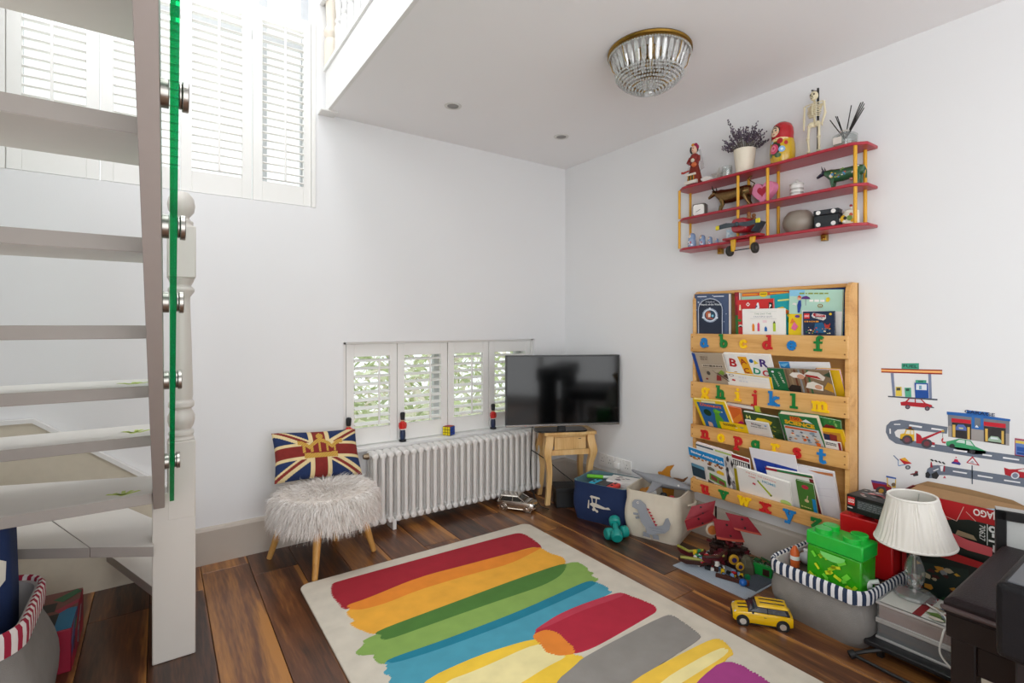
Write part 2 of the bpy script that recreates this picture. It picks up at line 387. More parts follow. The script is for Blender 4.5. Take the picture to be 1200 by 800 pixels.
w3 = bpy.data.objects.new('fill_opening_left', None); COL.objects.link(w3); struct(w3)  # frame of the invented left opening for fill light, out of view
m = MB()
for y in (-4.375, -3.75, -3.125): m.span((XL-.10, y-.025, .3), (XL-.05, y+.025, 2.3))
for z in (.325, 2.275): m.span((XL-.10, -4.4, z-.025), (XL-.05, -3.1, z+.025))
m.build('window_frame', GLOSSWHITE, w3, smooth=0)
w4 = bpy.data.objects.new('fill_opening_upper', None); COL.objects.link(w4); struct(w4)  # frame of the invented upper left fill opening, also unseen
m = MB()
for y in (-1.575, -.95, -.325): m.span((XL-.10, y-.025, 2.5), (XL-.05, y+.025, 3.8))
for z in (2.525, 3.775): m.span((XL-.10, -1.6, z-.025), (XL-.05, -.3, z+.025))
m.build('window_frame', GLOSSWHITE, w4, smooth=0)
# garden seen through the low shutters
rnd = random.Random(5); m = MB()
for i in range(9000):
    x, y, z = rnd.uniform(-3.2, 3.4), rnd.uniform(1.6, 2.5), rnd.uniform(-.35, 1.35)
    a, b = rnd.uniform(0, 6.3), rnd.uniform(-1, 1); L = rnd.uniform(.035, .10)
    u = Vector((math.cos(a)*L, math.sin(a)*L*.5, b*L)); v = Vector((rnd.uniform(-1, 1), rnd.uniform(-.4, .4), rnd.uniform(-1, 1)))*L*.35
    p = Vector((x, y, z)); m.add([p-u, p+v, p+u, p-v], [(0, 1, 2, 3)], rnd.choice((0, 0, 1, 1, 2, 3)))
h = m.build('garden_hedge', [mat('#c3cf9f', .7), mat('#dbe0c2', .7), mat('#e0d8c8', .7), mat('#a9b68c', .7)], smooth=0)
h['kind'] = 'stuff'; tag(h, 'pale green hedge outside the low shuttered window', 'hedge')
struct(MB().span((-6, .3, -.6), (6, 6, -.35)).build('ground', mat('#b9b59a', .9, var=.2, scale=4), smooth=0))

# ------------------------------------------------------------------ mezzanine balustrade
bal = thing('balustrade', 'white turned balustrade along the open edge of the mezzanine', 'balustrade', (CX+.03, 0, 2.65))
def baluster(r=.019):
    p = [(r*1.1, 0), (r*1.1, .16), (r*.75, .175), (r*1.15, .19), (r*.7, .21), (r, .3), (r*1.05, .42), (r*.75, .56), (r*.7, .66), (r*1.15, .68), (r*.75, .70), (r*1.1, .715), (r*1.1, .9)]
    return MB().lathe(p, 14).mesh('baluster', GLOSSWHITE)
bm_ = baluster()
for i in range(38): inst('baluster', bm_, bal, (0, -.19-.11*i, 0))
MB().lathe([(.04, 0), (.04, .16), (.030, .18), (.042, .20), (.042, .22), (.027, .25), (.031, .32), (.038, .48), (.036, .58), (.024, .63), (.042, .66), (.026, .69), (.04, .72), (.04, .9)], 20, c=(0, -.05, -.02)).build('newel', mat('#e2d7c8', .4), bal)
hp = MB(); hp.span((-.03, -4.6, .9), (.03, 0, .95)); hp.build('handrail', GLOSSWHITE, bal, bevel=.012)
MB().span((-.028, -4.6, 0), (.028, -.0, .018)).build('base_rail', GLOSSWHITE, bal, bevel=.003)
MB().span((-.055, -.09, .36), (-.03, .0, .50)).build('rail_bracket', GLOSSWHITE, bal, bevel=.004)

# ------------------------------------------------------------------ staircase
st = thing('staircase', 'white open-riser stair with turned newel post and glass balustrade', 'staircase', (-2.6, -.85, 0))
def S(p): return (p[0]+2.6, p[1]+.85, p[2])
TT = .036
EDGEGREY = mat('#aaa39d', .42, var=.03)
TAPE = mat('#c6d86a', .6)
steps = [(-.85, .824), (-1.065, 1.015), (-1.28, 1.20), (-1.495, 1.408), (-1.71, 1.62), (-1.925, 1.82), (-2.14, 2.02), (-2.355, 2.22)]
for k, (yb, z) in enumerate(steps):
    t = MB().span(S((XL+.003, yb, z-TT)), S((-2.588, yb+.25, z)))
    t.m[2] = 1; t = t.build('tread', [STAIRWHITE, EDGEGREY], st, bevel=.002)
    if k < 2:
        b = MB()
        for q in range(5): b.box((-.012-.012*q-(.006 if q % 2 else 0), yb+.85+.10+.008*(q % 3), z+.0006), (.011, .05+.01*(q % 2), .0006), rot=(0, 0, .35*(q-2)))
        b.build('tape_mark', TAPE, t)
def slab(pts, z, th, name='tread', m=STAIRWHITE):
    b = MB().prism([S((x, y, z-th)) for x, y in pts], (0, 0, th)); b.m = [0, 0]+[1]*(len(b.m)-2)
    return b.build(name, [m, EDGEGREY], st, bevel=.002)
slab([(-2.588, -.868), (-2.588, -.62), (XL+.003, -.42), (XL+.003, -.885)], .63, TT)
b = MB()
for q in range(5): b.box((-.045-.012*q, -.0+.03+.006*(q % 3), .6306), (.011, .05, .0006), rot=(0, 0, .5*(q-2)))
b.build('tape_mark', TAPE, st)
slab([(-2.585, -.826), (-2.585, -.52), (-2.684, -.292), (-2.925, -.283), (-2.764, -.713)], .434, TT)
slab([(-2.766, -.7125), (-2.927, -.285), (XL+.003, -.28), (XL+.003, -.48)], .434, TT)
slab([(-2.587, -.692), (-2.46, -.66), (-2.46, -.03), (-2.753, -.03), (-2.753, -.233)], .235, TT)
# wall string on the back wall, stepping down to the right
def stringer(pts, y0, y1, name, m):
    return MB().prism([S((x, y0, z)) for x, z in pts], (0, y1-y0, 0)).build(name, m, st, smooth=0)
stringer([(XL+.003, .785), (-3.015, .785), (-2.60, .455), (-2.46, .345), (-2.46, 0), (XL+.003, 0)], -.028, -.002, 'wall_string', mat('#cfc6b4', .5))
stringer([(XL+.003, .80), (-3.01, .80), (-2.592, .472), (-2.455, .362), (-2.455, .345), (-2.60, .455), (-3.015, .783), (XL+.003, .783)], -.036, -.002, 'string_cap', GLOSSWHITE)
MB().span(S((XL+.003, -.9, 0)), S((XL+.02, -.04, .55))).build('side_panel', mat('#cfc6b4', .5), st, smooth=0)
# outer string seen edge-on and the glass beside it: bottom line z = zb(y)
def zb(y): return .579 + .93*(-.848-y)
def xe(y): return -2.553 - .016*(-.848-y)/1.2          # the stair stands slightly out of square
y0, y1 = -.83, -3.4
q = MB(); pts = [(y0, zb(y0)), (y0, zb(y0)+.17), (y1, zb(y1)+.34), (y1, zb(y1))]
q.loft([[Vector(S((xe(y)-.033, y, z))) for y, z in pts], [Vector(S((xe(y), y, z))) for y, z in pts]])
q.build('string', mat('#a59b96', .45, var=.03), st, bevel=.002, smooth=0)
GEDGE = clear('glass_edge', '#2fe0a0', .08, .06, .42, '#06784c'); GFACE = clear('balustrade_glass', '#eafaf3', .08)
q = MB(); gp = [(-.845, zb(-.845)+.01), (-.845, zb(-.845)+1.0), (y1, zb(y1)+1.0), (y1, zb(y1)+.01)]
r0 = [Vector(S((xe(y)+.014, y, z))) for y, z in gp]; r1 = [Vector(S((xe(y)+.027, y, z))) for y, z in gp]
q.loft([r0, r1], 0, cap=False); q.add(r0, [(3, 2, 1, 0)], 1); q.add(r1, [(0, 1, 2, 3)], 1)
gl = q.build('glass_panel', [GEDGE, GFACE], st, smooth=0)
for yy in [-1.9036, -1.6903, -1.5263, -1.3069, -0.9951]:
    z = zb(yy)+.045
    c = MB(); x = xe(yy)
    for a, b, r in ((-.001, .013, .025), (.027, .032, .022), (.032, .042, .026)):
        c.tube([S((x+a, yy, z)), S((x+b, yy, z))], r, 20)
    c.build('standoff', STEEL, gl, bevel=.0015)
# newel post
nz = lambda y: round(1.2-(y-381)*.00305, 4)
c = S((-2.502, -.747, 0))
n = MB(); n.box((c[0], c[1]-.0004, .64), (.086, .086, .28)); n.span(S((-2.590, -.790, 0)), S((-2.459, -.704, .602)))
n.box((c[0], c[1], 1.468), (.088, .088, .19))
n.lathe([(.043, .78), (.036, .795), (.040, .80), (.040, .812), (.030, .818), (.038, .83), (.043, .85), (.043, .868), (.036, .885), (.030, .893), (.041, .90), (.041, .918), (.034, .925), (.037, .94), (.032, 1.15), (.028, 1.28), (.028, 1.305), (.042, 1.325), (.042, 1.336), (.030, 1.345), (.038, 1.36), (.043, 1.375)], 24, c=(c[0], c[1], 0))
n.lathe([(.043, 1.56), (.036, 1.575), (.040, 1.582), (.026, 1.59), (.026, 1.60), (.040, 1.618), (.044, 1.642), (.040, 1.667), (.025, 1.688), (.004, 1.694)], 24, c=(c[0], c[1], 0))
n.build('newel_post', NEWELWHITE, st, bevel=.006)

# ------------------------------------------------------------------ radiator
rad = thing('column_radiator', 'long white column radiator under the low window', 'radiator', (-1.575, -.092, 0))
s = MB()
for y in (-.045, 0, .045):
    s.tube([(0, y, .062), (0, y, .10), (0, y, .40), (0, y, .452)], [.0145, .0125, .0125, .0145], 10)
for z in (.068, .442):
    s.tube([(0, -.058, z), (0, -.052, z), (0, 0, z+(.008 if z > .2 else -.006)), (0, .052, z), (0, .058, z)], [.012, .019, .021, .019, .012], 12)
s.tube([(-.024, 0, .442), (.024, 0, .442)], .016, 10); s.tube([(-.024, 0, .068), (.024, 0, .068)], .016, 10)
sm = s.mesh('section', mat('#e4e2df', .3, var=.01))
for i in range(26): inst('section', sm, rad, (.0235+.0474*i, 0, 0))
for x in (.047*3, .0474*22):
    MB().span((x-.012, -.05, 0), (x+.012, .05, .06)).build('foot', mat('#e4e2df', .3, var=.01), rad, bevel=.004)
MB().tube([(-.03, 0, .442), (-.012, 0, .442), (0, 0, .442)], [.012, .019, .019], 14).build('plug', mat('#8a7a66', .35, metal=.8), rad, label='bronze end plug')
MB().tube([(-.002, 0, .068), (-.05, 0, .068)], .011, 10).tube([(-.045, 0, -.0), (-.045, 0, .10)], .009, 10).lathe([(.016, .09), (.018, .10), (.018, .14), (.010, .15)], 14, c=(-.045, 0, 0)).build('valve', CHROME, rad)

# ------------------------------------------------------------------ rug: cream pile with broad dry-brush bands
rug = thing('area_rug', 'cream rug with painted bands of red, orange, green, blue, grey and purple', 'rug', (0, 0, 0))
def pile(h): return mat(h, 0.95, var=.14, scale=14, bump=.25, bscale=420)
rc = [(x-1.397, y-1.50) for x, y in rrect(1.296, 1.97, .045, 6)]
MB().prism([(x, y, 0.0005) for x, y in rc], (0, 0, .0105)).build('backing', pile('#d3cabb'), rug, bevel=.003, smooth=0)
def jag(a, b, n, d, seed):
    r = random.Random(seed); a = Vector(a); b = Vector(b); t = (b-a); nn = Vector((-t.y, t.x)).normalized(); out = []
    for i in range(n):
        out.append(tuple(a + t*((i+.25)/n) + nn*d*r.uniform(.2, 1))); out.append(tuple(a + t*((i+.6)/n) - nn*d*r.uniform(0, .5)))
    return out
_lv = [0]
def brushed(pts, seed):
    """soften an outline and fray its two ends, where the brush was put down and lifted"""
    r = random.Random(seed); P = [Vector(p) for p in pts]
    for _ in range(2):
        Q = []
        for i in range(len(P)):
            a, b = P[i], P[(i+1) % len(P)]
            Q += [a.lerp(b, .22), a.lerp(b, .78)]
        P = Q
    out = []
    for i in range(len(P)):
        a, b = P[i], P[(i+1) % len(P)]; d = b-a; out.append(a)
        if abs(d.y) > abs(d.x)*.8 and d.length > .006:
            n = max(1, int(d.length/.009)); s_ = 1 if d.y > 0 else -1
            for k in range(n):
                out.append(a+d*((k+.30)/n)+Vector((s_*r.uniform(.001, .011), 0))); out.append(a+d*((k+.72)/n)+Vector((-s_*r.uniform(0, .004), 0)))
    return [(p.x, p.y) for p in out]
def band(h, pts, lev=None):
    _lv[0] += 1; pts = brushed(pts, _lv[0])
    MB().prism([(x, y, .010) for x, y in pts], (0, 0, .0012+.00022*_lv[0])).build('colour_band', pile(h), rug, smooth=0)
band('#a3202f', [(-1.9211, -0.5892), (-1.8798, -0.5799), (-0.9166, -0.5998), (-0.8616, -0.6234), (-0.8566, -0.6983), (-0.8766, -0.8318), (-0.9197, -0.8647), (-1.4517, -0.7979), (-1.9051, -0.8405), (-1.9384, -0.833), (-1.9409, -0.7677), (-1.9477, -0.6876)])
band('#ecaa3a', [(-1.9266, -0.8412), (-1.6804, -0.8293), (-1.2684, -0.809), (-0.9432, -0.7983), (-0.8906, -0.8348), (-0.8944, -0.919), (-0.8651, -0.9869), (-0.8879, -1.0398), (-0.9488, -1.0848), (-1.4449, -1.1038), (-1.8883, -1.0814), (-1.9133, -1.0376), (-1.9334, -0.9966), (-1.9477, -0.945), (-1.9197, -0.9431), (-1.9388, -0.8933)])
band('#e88a2c', [(-1.9198, -0.8065), (-1.8274, -0.8051), (-1.5661, -0.7586), (-1.301, -0.7809), (-1.0018, -0.8016), (-0.8728, -0.8344), (-0.9413, -0.8559), (-1.1334, -0.8972), (-1.3552, -0.875), (-1.6146, -0.8661), (-1.7667, -0.8886), (-1.871, -0.8798), (-1.9149, -0.8493)])
band('#88a955', [(-1.9356, -1.0744), (-1.4273, -1.0744), (-0.841, -1.0384), (-0.84, -1.1496), (-0.8648, -1.1641), (-0.8522, -1.2039), (-0.8864, -1.2105), (-0.8688, -1.272), (-1.0983, -1.2598), (-1.3435, -1.2766), (-1.6948, -1.273), (-1.917, -1.2644), (-1.9376, -1.2447), (-1.9413, -1.203), (-1.9271, -1.1898), (-1.9809, -1.1641), (-1.9849, -1.138), (-1.9422, -1.1136)])
band('#4d7a35', [(-1.8934, -1.058), (-1.5807, -1.0499), (-1.1714, -1.0375), (-0.8844, -1.0423), (-0.9442, -1.0985), (-1.0202, -1.1375), (-1.1428, -1.1572), (-1.3847, -1.1456), (-1.6265, -1.1394), (-1.8721, -1.1374), (-1.8805, -1.1062), (-1.8668, -1.0963)])
band('#4a9ab0', [(-1.9178, -1.2418), (-1.6877, -1.2591), (-1.3343, -1.2639), (-1.0889, -1.2487), (-0.9146, -1.2402), (-0.8932, -1.3397), (-0.921, -1.3564), (-0.9012, -1.379), (-1.0627, -1.3854), (-1.3438, -1.4461), (-1.4294, -1.451), (-1.8394, -1.4321), (-1.9422, -1.4632), (-1.9501, -1.4262), (-1.9308, -1.4071), (-1.9442, -1.3593), (-1.9218, -1.34), (-1.9426, -1.2999), (-1.9178, -1.2908)])
band('#1c7d95', [(-1.9178, -1.2418), (-1.6877, -1.2591), (-1.3343, -1.2639), (-1.0889, -1.2487), (-0.9146, -1.2402), (-0.9097, -1.2912), (-1.2328, -1.3072), (-1.4308, -1.3109), (-1.7087, -1.3001), (-1.8974, -1.2781)])
band('#b0243a', [(-1.3925, -1.4124), (-1.1905, -1.3676), (-0.8856, -1.3899), (-0.866, -1.447), (-0.8398, -1.5562), (-0.87, -1.59), (-0.918, -1.5945), (-1.2369, -1.6154), (-1.3422, -1.6016), (-1.3699, -1.5292), (-1.3572, -1.463)])
band('#bd3a4e', [(-1.3892, -1.408), (-1.1905, -1.3676), (-0.8856, -1.3899), (-0.876, -1.4314), (-1.1322, -1.408), (-1.3196, -1.4158)])
band('#f0c63e', [(-1.869, -1.4164), (-1.6278, -1.4091), (-1.4037, -1.4435), (-1.3768, -1.4875), (-1.3887, -1.5519), (-1.3151, -1.6262), (-1.3405, -1.6536), (-1.4112, -1.6791), (-1.5282, -1.6771), (-1.7754, -1.6555), (-1.9919, -1.5835)])
band('#ecdda2', [(-1.8063, -1.46), (-1.6674, -1.4752), (-1.3979, -1.4729), (-1.3927, -1.5373), (-1.3555, -1.5982), (-1.466, -1.5991), (-1.5786, -1.6132), (-1.7577, -1.626), (-1.8604, -1.5965)])
band('#e58530', [(-1.4022, -1.4253), (-1.3266, -1.4246), (-1.3006, -1.4762), (-1.3122, -1.5198), (-1.3096, -1.565), (-1.3314, -1.6033), (-1.3913, -1.579), (-1.4172, -1.538), (-1.4052, -1.4926)])
band('#8d8883', [(-1.49, -1.6746), (-1.3881, -1.6532), (-1.3216, -1.6331), (-0.8613, -1.6264), (-0.837, -1.6582), (-0.8619, -1.7872), (-0.8799, -1.8072), (-1.1083, -1.8148), (-1.2965, -1.8235), (-1.4752, -1.8221), (-1.6258, -1.7993)])
band('#f0c446', [(-1.2921, -1.812), (-0.8679, -1.8282), (-0.816, -1.8515), (-0.8574, -1.9324), (-0.9001, -1.9257), (-1.0568, -1.9753), (-1.2361, -1.9881), (-1.41, -1.8674)])
band('#f1e0a0', [(-1.2105, -1.8686), (-0.858, -1.8785), (-0.8587, -1.9198), (-1.1407, -1.9171), (-1.2724, -1.9192)])
band('#a53f83', [(-1.1057, -1.9413), (-0.9001, -1.9257), (-0.8961, -2.0869), (-0.9535, -2.1842), (-1.2361, -1.9881)])

# ------------------------------------------------------------------ wall-hung bookcase
bc = thing('display_bookcase', 'tall birch wall bookcase with four pockets and coloured alphabet letters', 'bookcase', (0, -1.205, .262))
BW, BH, BF = .795, 1.128, .112           # runs along -Y
def B(y, z, x=0): return (x, -y, z)
m = MB(); m.span((-.012, 0, 0), (-.002, -BW, BH)); m.build('back_panel', BIRCH, bc, smooth=0)
for y in (0, BW-.02):
    m = MB(); pr = [(-.002, 0), (-BF+.018, 0), (-BF+.018, BH-.05), (-BF+.03, BH-.015), (-BF+.055, BH), (-.002, BH)]
    m.prism([(x, -y, z) for x, z in pr], (0, -.02, 0)); m.build('side_panel', BIRCH, bc, bevel=.003)
MB().span((-.055, -.02, BH-.02), (-.012, -BW+.02, BH-.004)).build('top_rail', BIRCH, bc, bevel=.003, smooth=0)
bars = [(.010, .080), (.310, .386), (.530, .624), (.790, .892)]
for z0, z1 in bars:
    b_ = MB().span((-BF, .001, z0), (-BF+.018, -BW-.001, z1)).build('pocket_bar', BIRCH, bc, bevel=.004, smooth=0)
    MB().span((-BF+.018, -.02, z0), (-.012, -BW+.02, z0+.010)).build('pocket_floor', BIRCH, bc, smooth=0)
    for y in (.012, BW-.012):
        for z in (z0+.02, z1-.02): MB().tube([(-BF-.0012, -y, z), (-BF+.001, -y, z)], .0035, 10).build('screw_cap', mat('#8c5a2c', .5), b_)
# chunky lower-case letters: strokes (polylines) with slab serifs on a 0..1 by 0..1 cell, baseline 0, x-height .62
def arc(cx, cy, rx, ry, a0, a1, n=9): return [(cx+rx*math.cos(R(a0+(a1-a0)*i/n)), cy+ry*math.sin(R(a0+(a1-a0)*i/n))) for i in range(n+1)]
def bowl(cx, cy): return arc(cx, cy, .20, .22, 0, 360, 14)
GL = {
 'a': [arc(.40, .44, .18, .15, 150, 0)+[(.58, .1)], bowl(.38, .22)[0:15], [(.58, .07), (.72, .06)]],
 'b': [[(.28, .07), (.28, .95)], [(.14, .93), (.28, .93)], bowl(.47, .27)], 'c': [arc(.47, .30, .22, .24, 45, 318)],
 'd': [[(.62, .95), (.62, .07)], [(.48, .93), (.62, .93)], [(.62, .06), (.76, .06)], bowl(.42, .27)], 'e': [[(.26, .30), (.68, .30)], arc(.47, .30, .21, .24, 0, 318)],
 'f': [[(.40, .06), (.40, .74)]+arc(.54, .78, .14, .13, 180, 40), [(.22, .06), (.58, .06)], [(.22, .56), (.60, .56)]],
 'g': [bowl(.44, .42)[0:15], [(.64, .60), (.76, .62)], [(.40, .2), (.30, .10)]+arc(.46, -.10, .22, .14, 130, -230, 14)],
 'h': [[(.26, .06), (.26, .95)], [(.14, .93), (.26, .93)], [(.12, .06), (.40, .06)], [(.26, .42)]+arc(.46, .42, .17, .18, 140, 0)+[(.63, .06)], [(.52, .06), (.78, .06)]],
 'i': [[(.46, .06), (.46, .58)], [(.30, .58), (.46, .58)], [(.28, .06), (.66, .06)], [(.46, .84), (.47, .85)]],
 'j': [[(.52, .58), (.52, -.10)]+arc(.38, -.12, .14, .12, 0, -140), [(.36, .58), (.52, .58)], [(.52, .84), (.53, .85)]],
 'k': [[(.26, .06), (.26, .95)], [(.14, .93), (.26, .93)], [(.12, .06), (.40, .06)], [(.64, .58), (.30, .30), (.66, .07)], [(.52, .58), (.78, .58)], [(.56, .06), (.82, .06)]],
 'l': [[(.46, .06), (.46, .95)], [(.30, .93), (.46, .93)], [(.28, .06), (.66, .06)]],
 'm': [[(.14, .06), (.14, .58)], [(.02, .58), (.14, .58)], [(.02, .06), (.27, .06)], [(.14, .42)]+arc(.30, .42, .16, .17, 150, 0)+[(.46, .06)], [(.46, .42)]+arc(.64, .42, .17, .17, 150, 0)+[(.81, .06)], [(.36, .06), (.57, .06)], [(.70, .06), (.96, .06)]],
 'n': [[(.26, .06), (.26, .58)], [(.12, .58), (.26, .58)], [(.12, .06), (.40, .06)], [(.26, .42)]+arc(.46, .42, .17, .17, 150, 0)+[(.63, .06)], [(.52, .06), (.78, .06)]],
 'o': [arc(.46, .31, .20, .23, 0, 360, 14)],
 'p': [[(.26, .58), (.26, -.30)], [(.12, .58), (.26, .58)], [(.12, -.30), (.42, -.30)], bowl(.45, .34)], 'q': [[(.62, .58), (.62, -.30)], [(.48, -.30), (.76, -.30)], bowl(.43, .34)],
 'r': [[(.34, .06), (.34, .58)], [(.18, .58), (.34, .58)], [(.18, .06), (.54, .06)], [(.34, .38)]+arc(.54, .40, .18, .18, 160, 50)],
 's': [arc(.46, .46, .17, .13, 30, 270)[0:9]+arc(.46, .20, .18, .14, 90, -150)], 't': [[(.42, .84), (.42, .2)]+arc(.56, .20, .14, .14, 180, 310), [(.24, .58), (.64, .58)]],
 'u': [[(.26, .58), (.26, .24)]+arc(.43, .24, .17, .18, 180, 340)+[(.62, .3)], [(.62, .58), (.62, .06)], [(.12, .58), (.26, .58)], [(.48, .58), (.62, .58)], [(.62, .06), (.76, .06)]],
 'v': [[(.22, .58), (.45, .06), (.68, .58)], [(.10, .58), (.36, .58)], [(.56, .58), (.80, .58)]],
 'w': [[(.10, .58), (.28, .06), (.46, .52), (.64, .06), (.82, .58)], [(0, .58), (.24, .58)], [(.70, .58), (.94, .58)]],
 'x': [[(.22, .58), (.70, .06)], [(.70, .58), (.22, .06)], [(.10, .58), (.36, .58)], [(.56, .58), (.82, .58)], [(.10, .06), (.36, .06)], [(.56, .06), (.84, .06)]],
 'y': [[(.22, .58), (.46, .10)], [(.70, .58), (.40, -.22), (.22, -.22)], [(.10, .58), (.36, .58)], [(.56, .58), (.82, .58)]],
 'z': [[(.20, .46), (.20, .57), (.68, .57), (.22, .07), (.70, .07), (.70, .20)]] }
def letter(ch, h, y, z, s, x):
    m = MB(); wd = .20; k_ = 0
    for st_ in GL[ch]:
        for (x0, y0), (x1, y1) in zip(st_[:-1], st_[1:]):
            a = Vector((x0, y0)); b = Vector((x1, y1)); d = (b-a)
            if d.length < 1e-6: continue
            d.normalize(); a = a-d*wd*.35; b = b+d*wd*.35; n = Vector((-d.y, d.x))*wd/2
            if abs(d.y) < .1: n *= .8
            p = [a-n, b-n, b+n, a+n]
            k_ += 1; m.prism([(0, -(q.x-.45)*s, q.y*s) for q in p], (-.0065-.00012*k_, 0, 0))
    return m.build('letter', mat(h, .42, var=.03), bc, loc=(x, -y, z), smooth=0)
BL, GR, YE, RE = '#1878bd', '#127a35', '#f5c60c', '#c21f22'
rows = [(3, .842, ['aB', 'bG', 'cY', 'dR', 'eB', 'fG'], [.092, .205, .317, .440, .557, .678]),
        (2, .568, ['gY', 'hG', 'iY', 'jR', 'kB', 'lG', 'mY'], [.095, .188, .285, .375, .472, .567, .682]),
        (1, .338, ['nR', 'oY', 'pR', 'qG', 'rY', 'sR', 'tB'], [.095, .190, .290, .382, .482, .582, .690]),
        (0, .038, ['uR', 'vG', 'wY', 'xR', 'yB', 'zG'], [.095, .205, .320, .430, .547, .668])]
for bi, zz, ls, ys in rows:
    for lc, y in zip(ls, ys):
        letter(lc[0], {'B': BL, 'G': GR, 'Y': YE, 'R': RE}[lc[1]], y, zz-.020, .068, -BF)

# ------------------------------------------------------------------ books in the pockets
def book(name, label, cover, P, zbot, tan, t=.012, items=(), cat='book', pages='#efece4', spine=None, soft=False):
    """P: the two upper corners (reading left, right) of the front cover; the book leans out by tan from its foot at zbot"""
    a, b = Vector(P[0]), Vector(P[1]); xd = (b-a); W = xd.length; xd.normalize()
    plane_up = Vector((-tan, 0, 1)).normalized(); ud = (plane_up - xd*plane_up.dot(xd)).normalized(); nd = xd.cross(ud)
    H = (a.z-zbot)/ud.z; o = a-ud*H
    root = thing(name, label, cat); root.matrix_world = Matrix(((xd.x, ud.x, nd.x, o.x), (xd.y, ud.y, nd.y, o.y), (xd.z, ud.z, nd.z, o.z), (0, 0, 0, 1)))
    root.rotation_mode = 'XYZ'
    cm = mat(cover, .4, var=.03, coat=.15)
    c = MB(); ct = .0006 if soft else .0018
    c.box((W/2, H/2, -ct/2), (W, H, ct)); c.box((W/2, H/2, -t+ct/2), (W, H, ct)); c.box((ct/2, H/2, -t/2), (ct, H, t-2*ct), 1)
    c.build('cover', [cm, mat(spine or cover, .4, var=.03)], root, smooth=0)
    MB().box((W/2+.0005, H/2-.001, -t/2), (W-.003-ct, H-.004, t-2*ct-.0002)).build('pages', mat(pages, .8, var=.06, scale=220), root, smooth=0)
    if items:   # the printed layout is given for the part that shows above the pocket bar
        zbar = {.28: .342, .582: .648, .802: .886, 1.063: 1.154}[zbot]; hb = max(0, min(.7, (zbar-zbot)/(a.z-zbot)))
        F = lambda y: hb+(1-hb)*y if y > .021 else y
        out = []
        for it in items:
            it = list(it)
            if it[0] == 'r': it[2], it[4] = F(it[2]), F(it[4])
            elif it[0] == 'c': it[2] = F(it[2]); it[4] = it[4]*(1-hb) if it[4] else it[4]
            elif it[0] == 'p': it[1] = [(x, F(y)) for x, y in it[1]]
            elif it[0] == 'l': it[1] = (it[1][0], F(it[1][1])); it[2] = (it[2][0], F(it[2][1]))
            elif it[0] == 't': it[3] = F(it[3]); it[4] = it[4]*(1-hb)
            out.append(tuple(it))
        art(root, W, H, out)
    return root
def grey(n, y0, y1, x0, x1, h, seed=1, hgt=.5):
    """small illegible print as short bars"""
    r = random.Random(seed); out = []; 
    for i in range(n):
        y = y1 - (y1-y0)*(i+.5)/n; x = x0
        while x < x1:
            d = min(r.uniform(.03, .10), x1-x)
            hh = (y1-y0)/n*hgt*r.uniform(.6, 1)/2
            if d > .012: out.append(('r', x, y-hh, x+d, y+hh, h))
            x += d+.022
    return out
def blobs(n, x0, y0, x1, y1, cols, seed=1, s=(.02, .06)):
    r = random.Random(seed); out = []
    for i in range(n):
        cx, cy, q = r.uniform(x0, x1), r.uniform(y0, y1), r.uniform(*s); k = r.randint(4, 7)
        out.append(('p', [(cx+q*r.uniform(.6, 1.2)*math.cos(6.283*j/k), cy+.8*q*r.uniform(.6, 1.2)*math.sin(6.283*j/k)) for j in range(k)], r.choice(cols)))
    return out
PK = [.28, .582, .802, 1.063]     # pocket floors, bottom to top
# top pocket, nearly upright
book('picture_book', 'dark navy wizard book with a silver oval frame, first in the top pocket', '#44526f', ((-0.091, -1.2167, 1.3755), (-0.0907, -1.4243, 1.3696)), PK[3], .05, .026, spine='#54627f', items=[
 ('r', .02, 0, .98, .985, '#4c5b7b')] + blobs(46, .05, .3, .95, .96, ['#8fa0bb', '#2e3a55', '#b9c4d4', '#667696'], 3, (.012, .03)) + [
 ('p', [(.14, .02), (.14, .62)]+[(.5+.36*math.cos(R(t)), .62+.27*math.sin(R(t))) for t in range(170, 9, -16)]+[(.86, .62), (.86, .02)], '#c4cddb'),
 ('p', [(.16, .02), (.16, .61)]+[(.5+.34*math.cos(R(t)), .62+.25*math.sin(R(t))) for t in range(170, 9, -16)]+[(.84, .61), (.84, .02)], '#232c40'),
 ('r', .12, .92, .40, .945, '#d5dbe6'), ('r', .60, .92, .9, .945, '#d5dbe6'),
 ('t', 'A Guide to', .5, .80, .055, '#dfe4ee'), ('t', 'Wizards of the World', .5, .735, .068, '#eef1f6', 1.0, 0, .01),
 ('c', .5, .47, .235, .17*1.05, '#8d9db6'), ('c', .5, .47, .205, .155, '#d6dfea'), ('c', .5, .47, .165, .125, '#1f3e58')] + [('c', .5+.215*math.cos(R(a)), .47+.165*math.sin(R(a)), .035, .027, '#d6dfea') for a in (90, 200, 340)] + [
 ('p', [(.38, .42), (.37, .53), (.44, .575), (.52, .56), (.5, .47), (.53, .40)], '#b5603c'), ('p', [(.45, .42), (.45, .51), (.53, .52), (.52, .43)], '#e8d9cf'), ('c', .58, .46, .035, .03, '#7fc2dc'), ('r', .40, .375, .60, .405, '#a4564a')])
book('picture_book', 'thin red book with a green foot beside the navy wizard book', '#8d1524', ((-0.066, -1.4431, 1.374), (-0.066, -1.4672, 1.3741)), PK[3], .05, .02, items=[('r', 0, 0, 1, .45, '#2f6d33'), ('r', .2, .7, .8, .9, '#b8232f')])
book('picture_book', 'mint book with an orange banner and yellow badge, at the back', '#a9d6bf', ((-0.0473, -1.4655, 1.3803), (-0.0473, -1.7176, 1.3809)), PK[3], .05, .012, items=[
 ('r', .03, .87, 1, .945, '#d8561f'), ('r', .05, .90, .37, .92, '#f2b632'), ('r', .62, .90, .98, .92, '#f2b632'), ('c', .49, .905, .085, .07, '#f1cb1c'), ('r', .43, .895, .55, .91, '#3a2a17')])
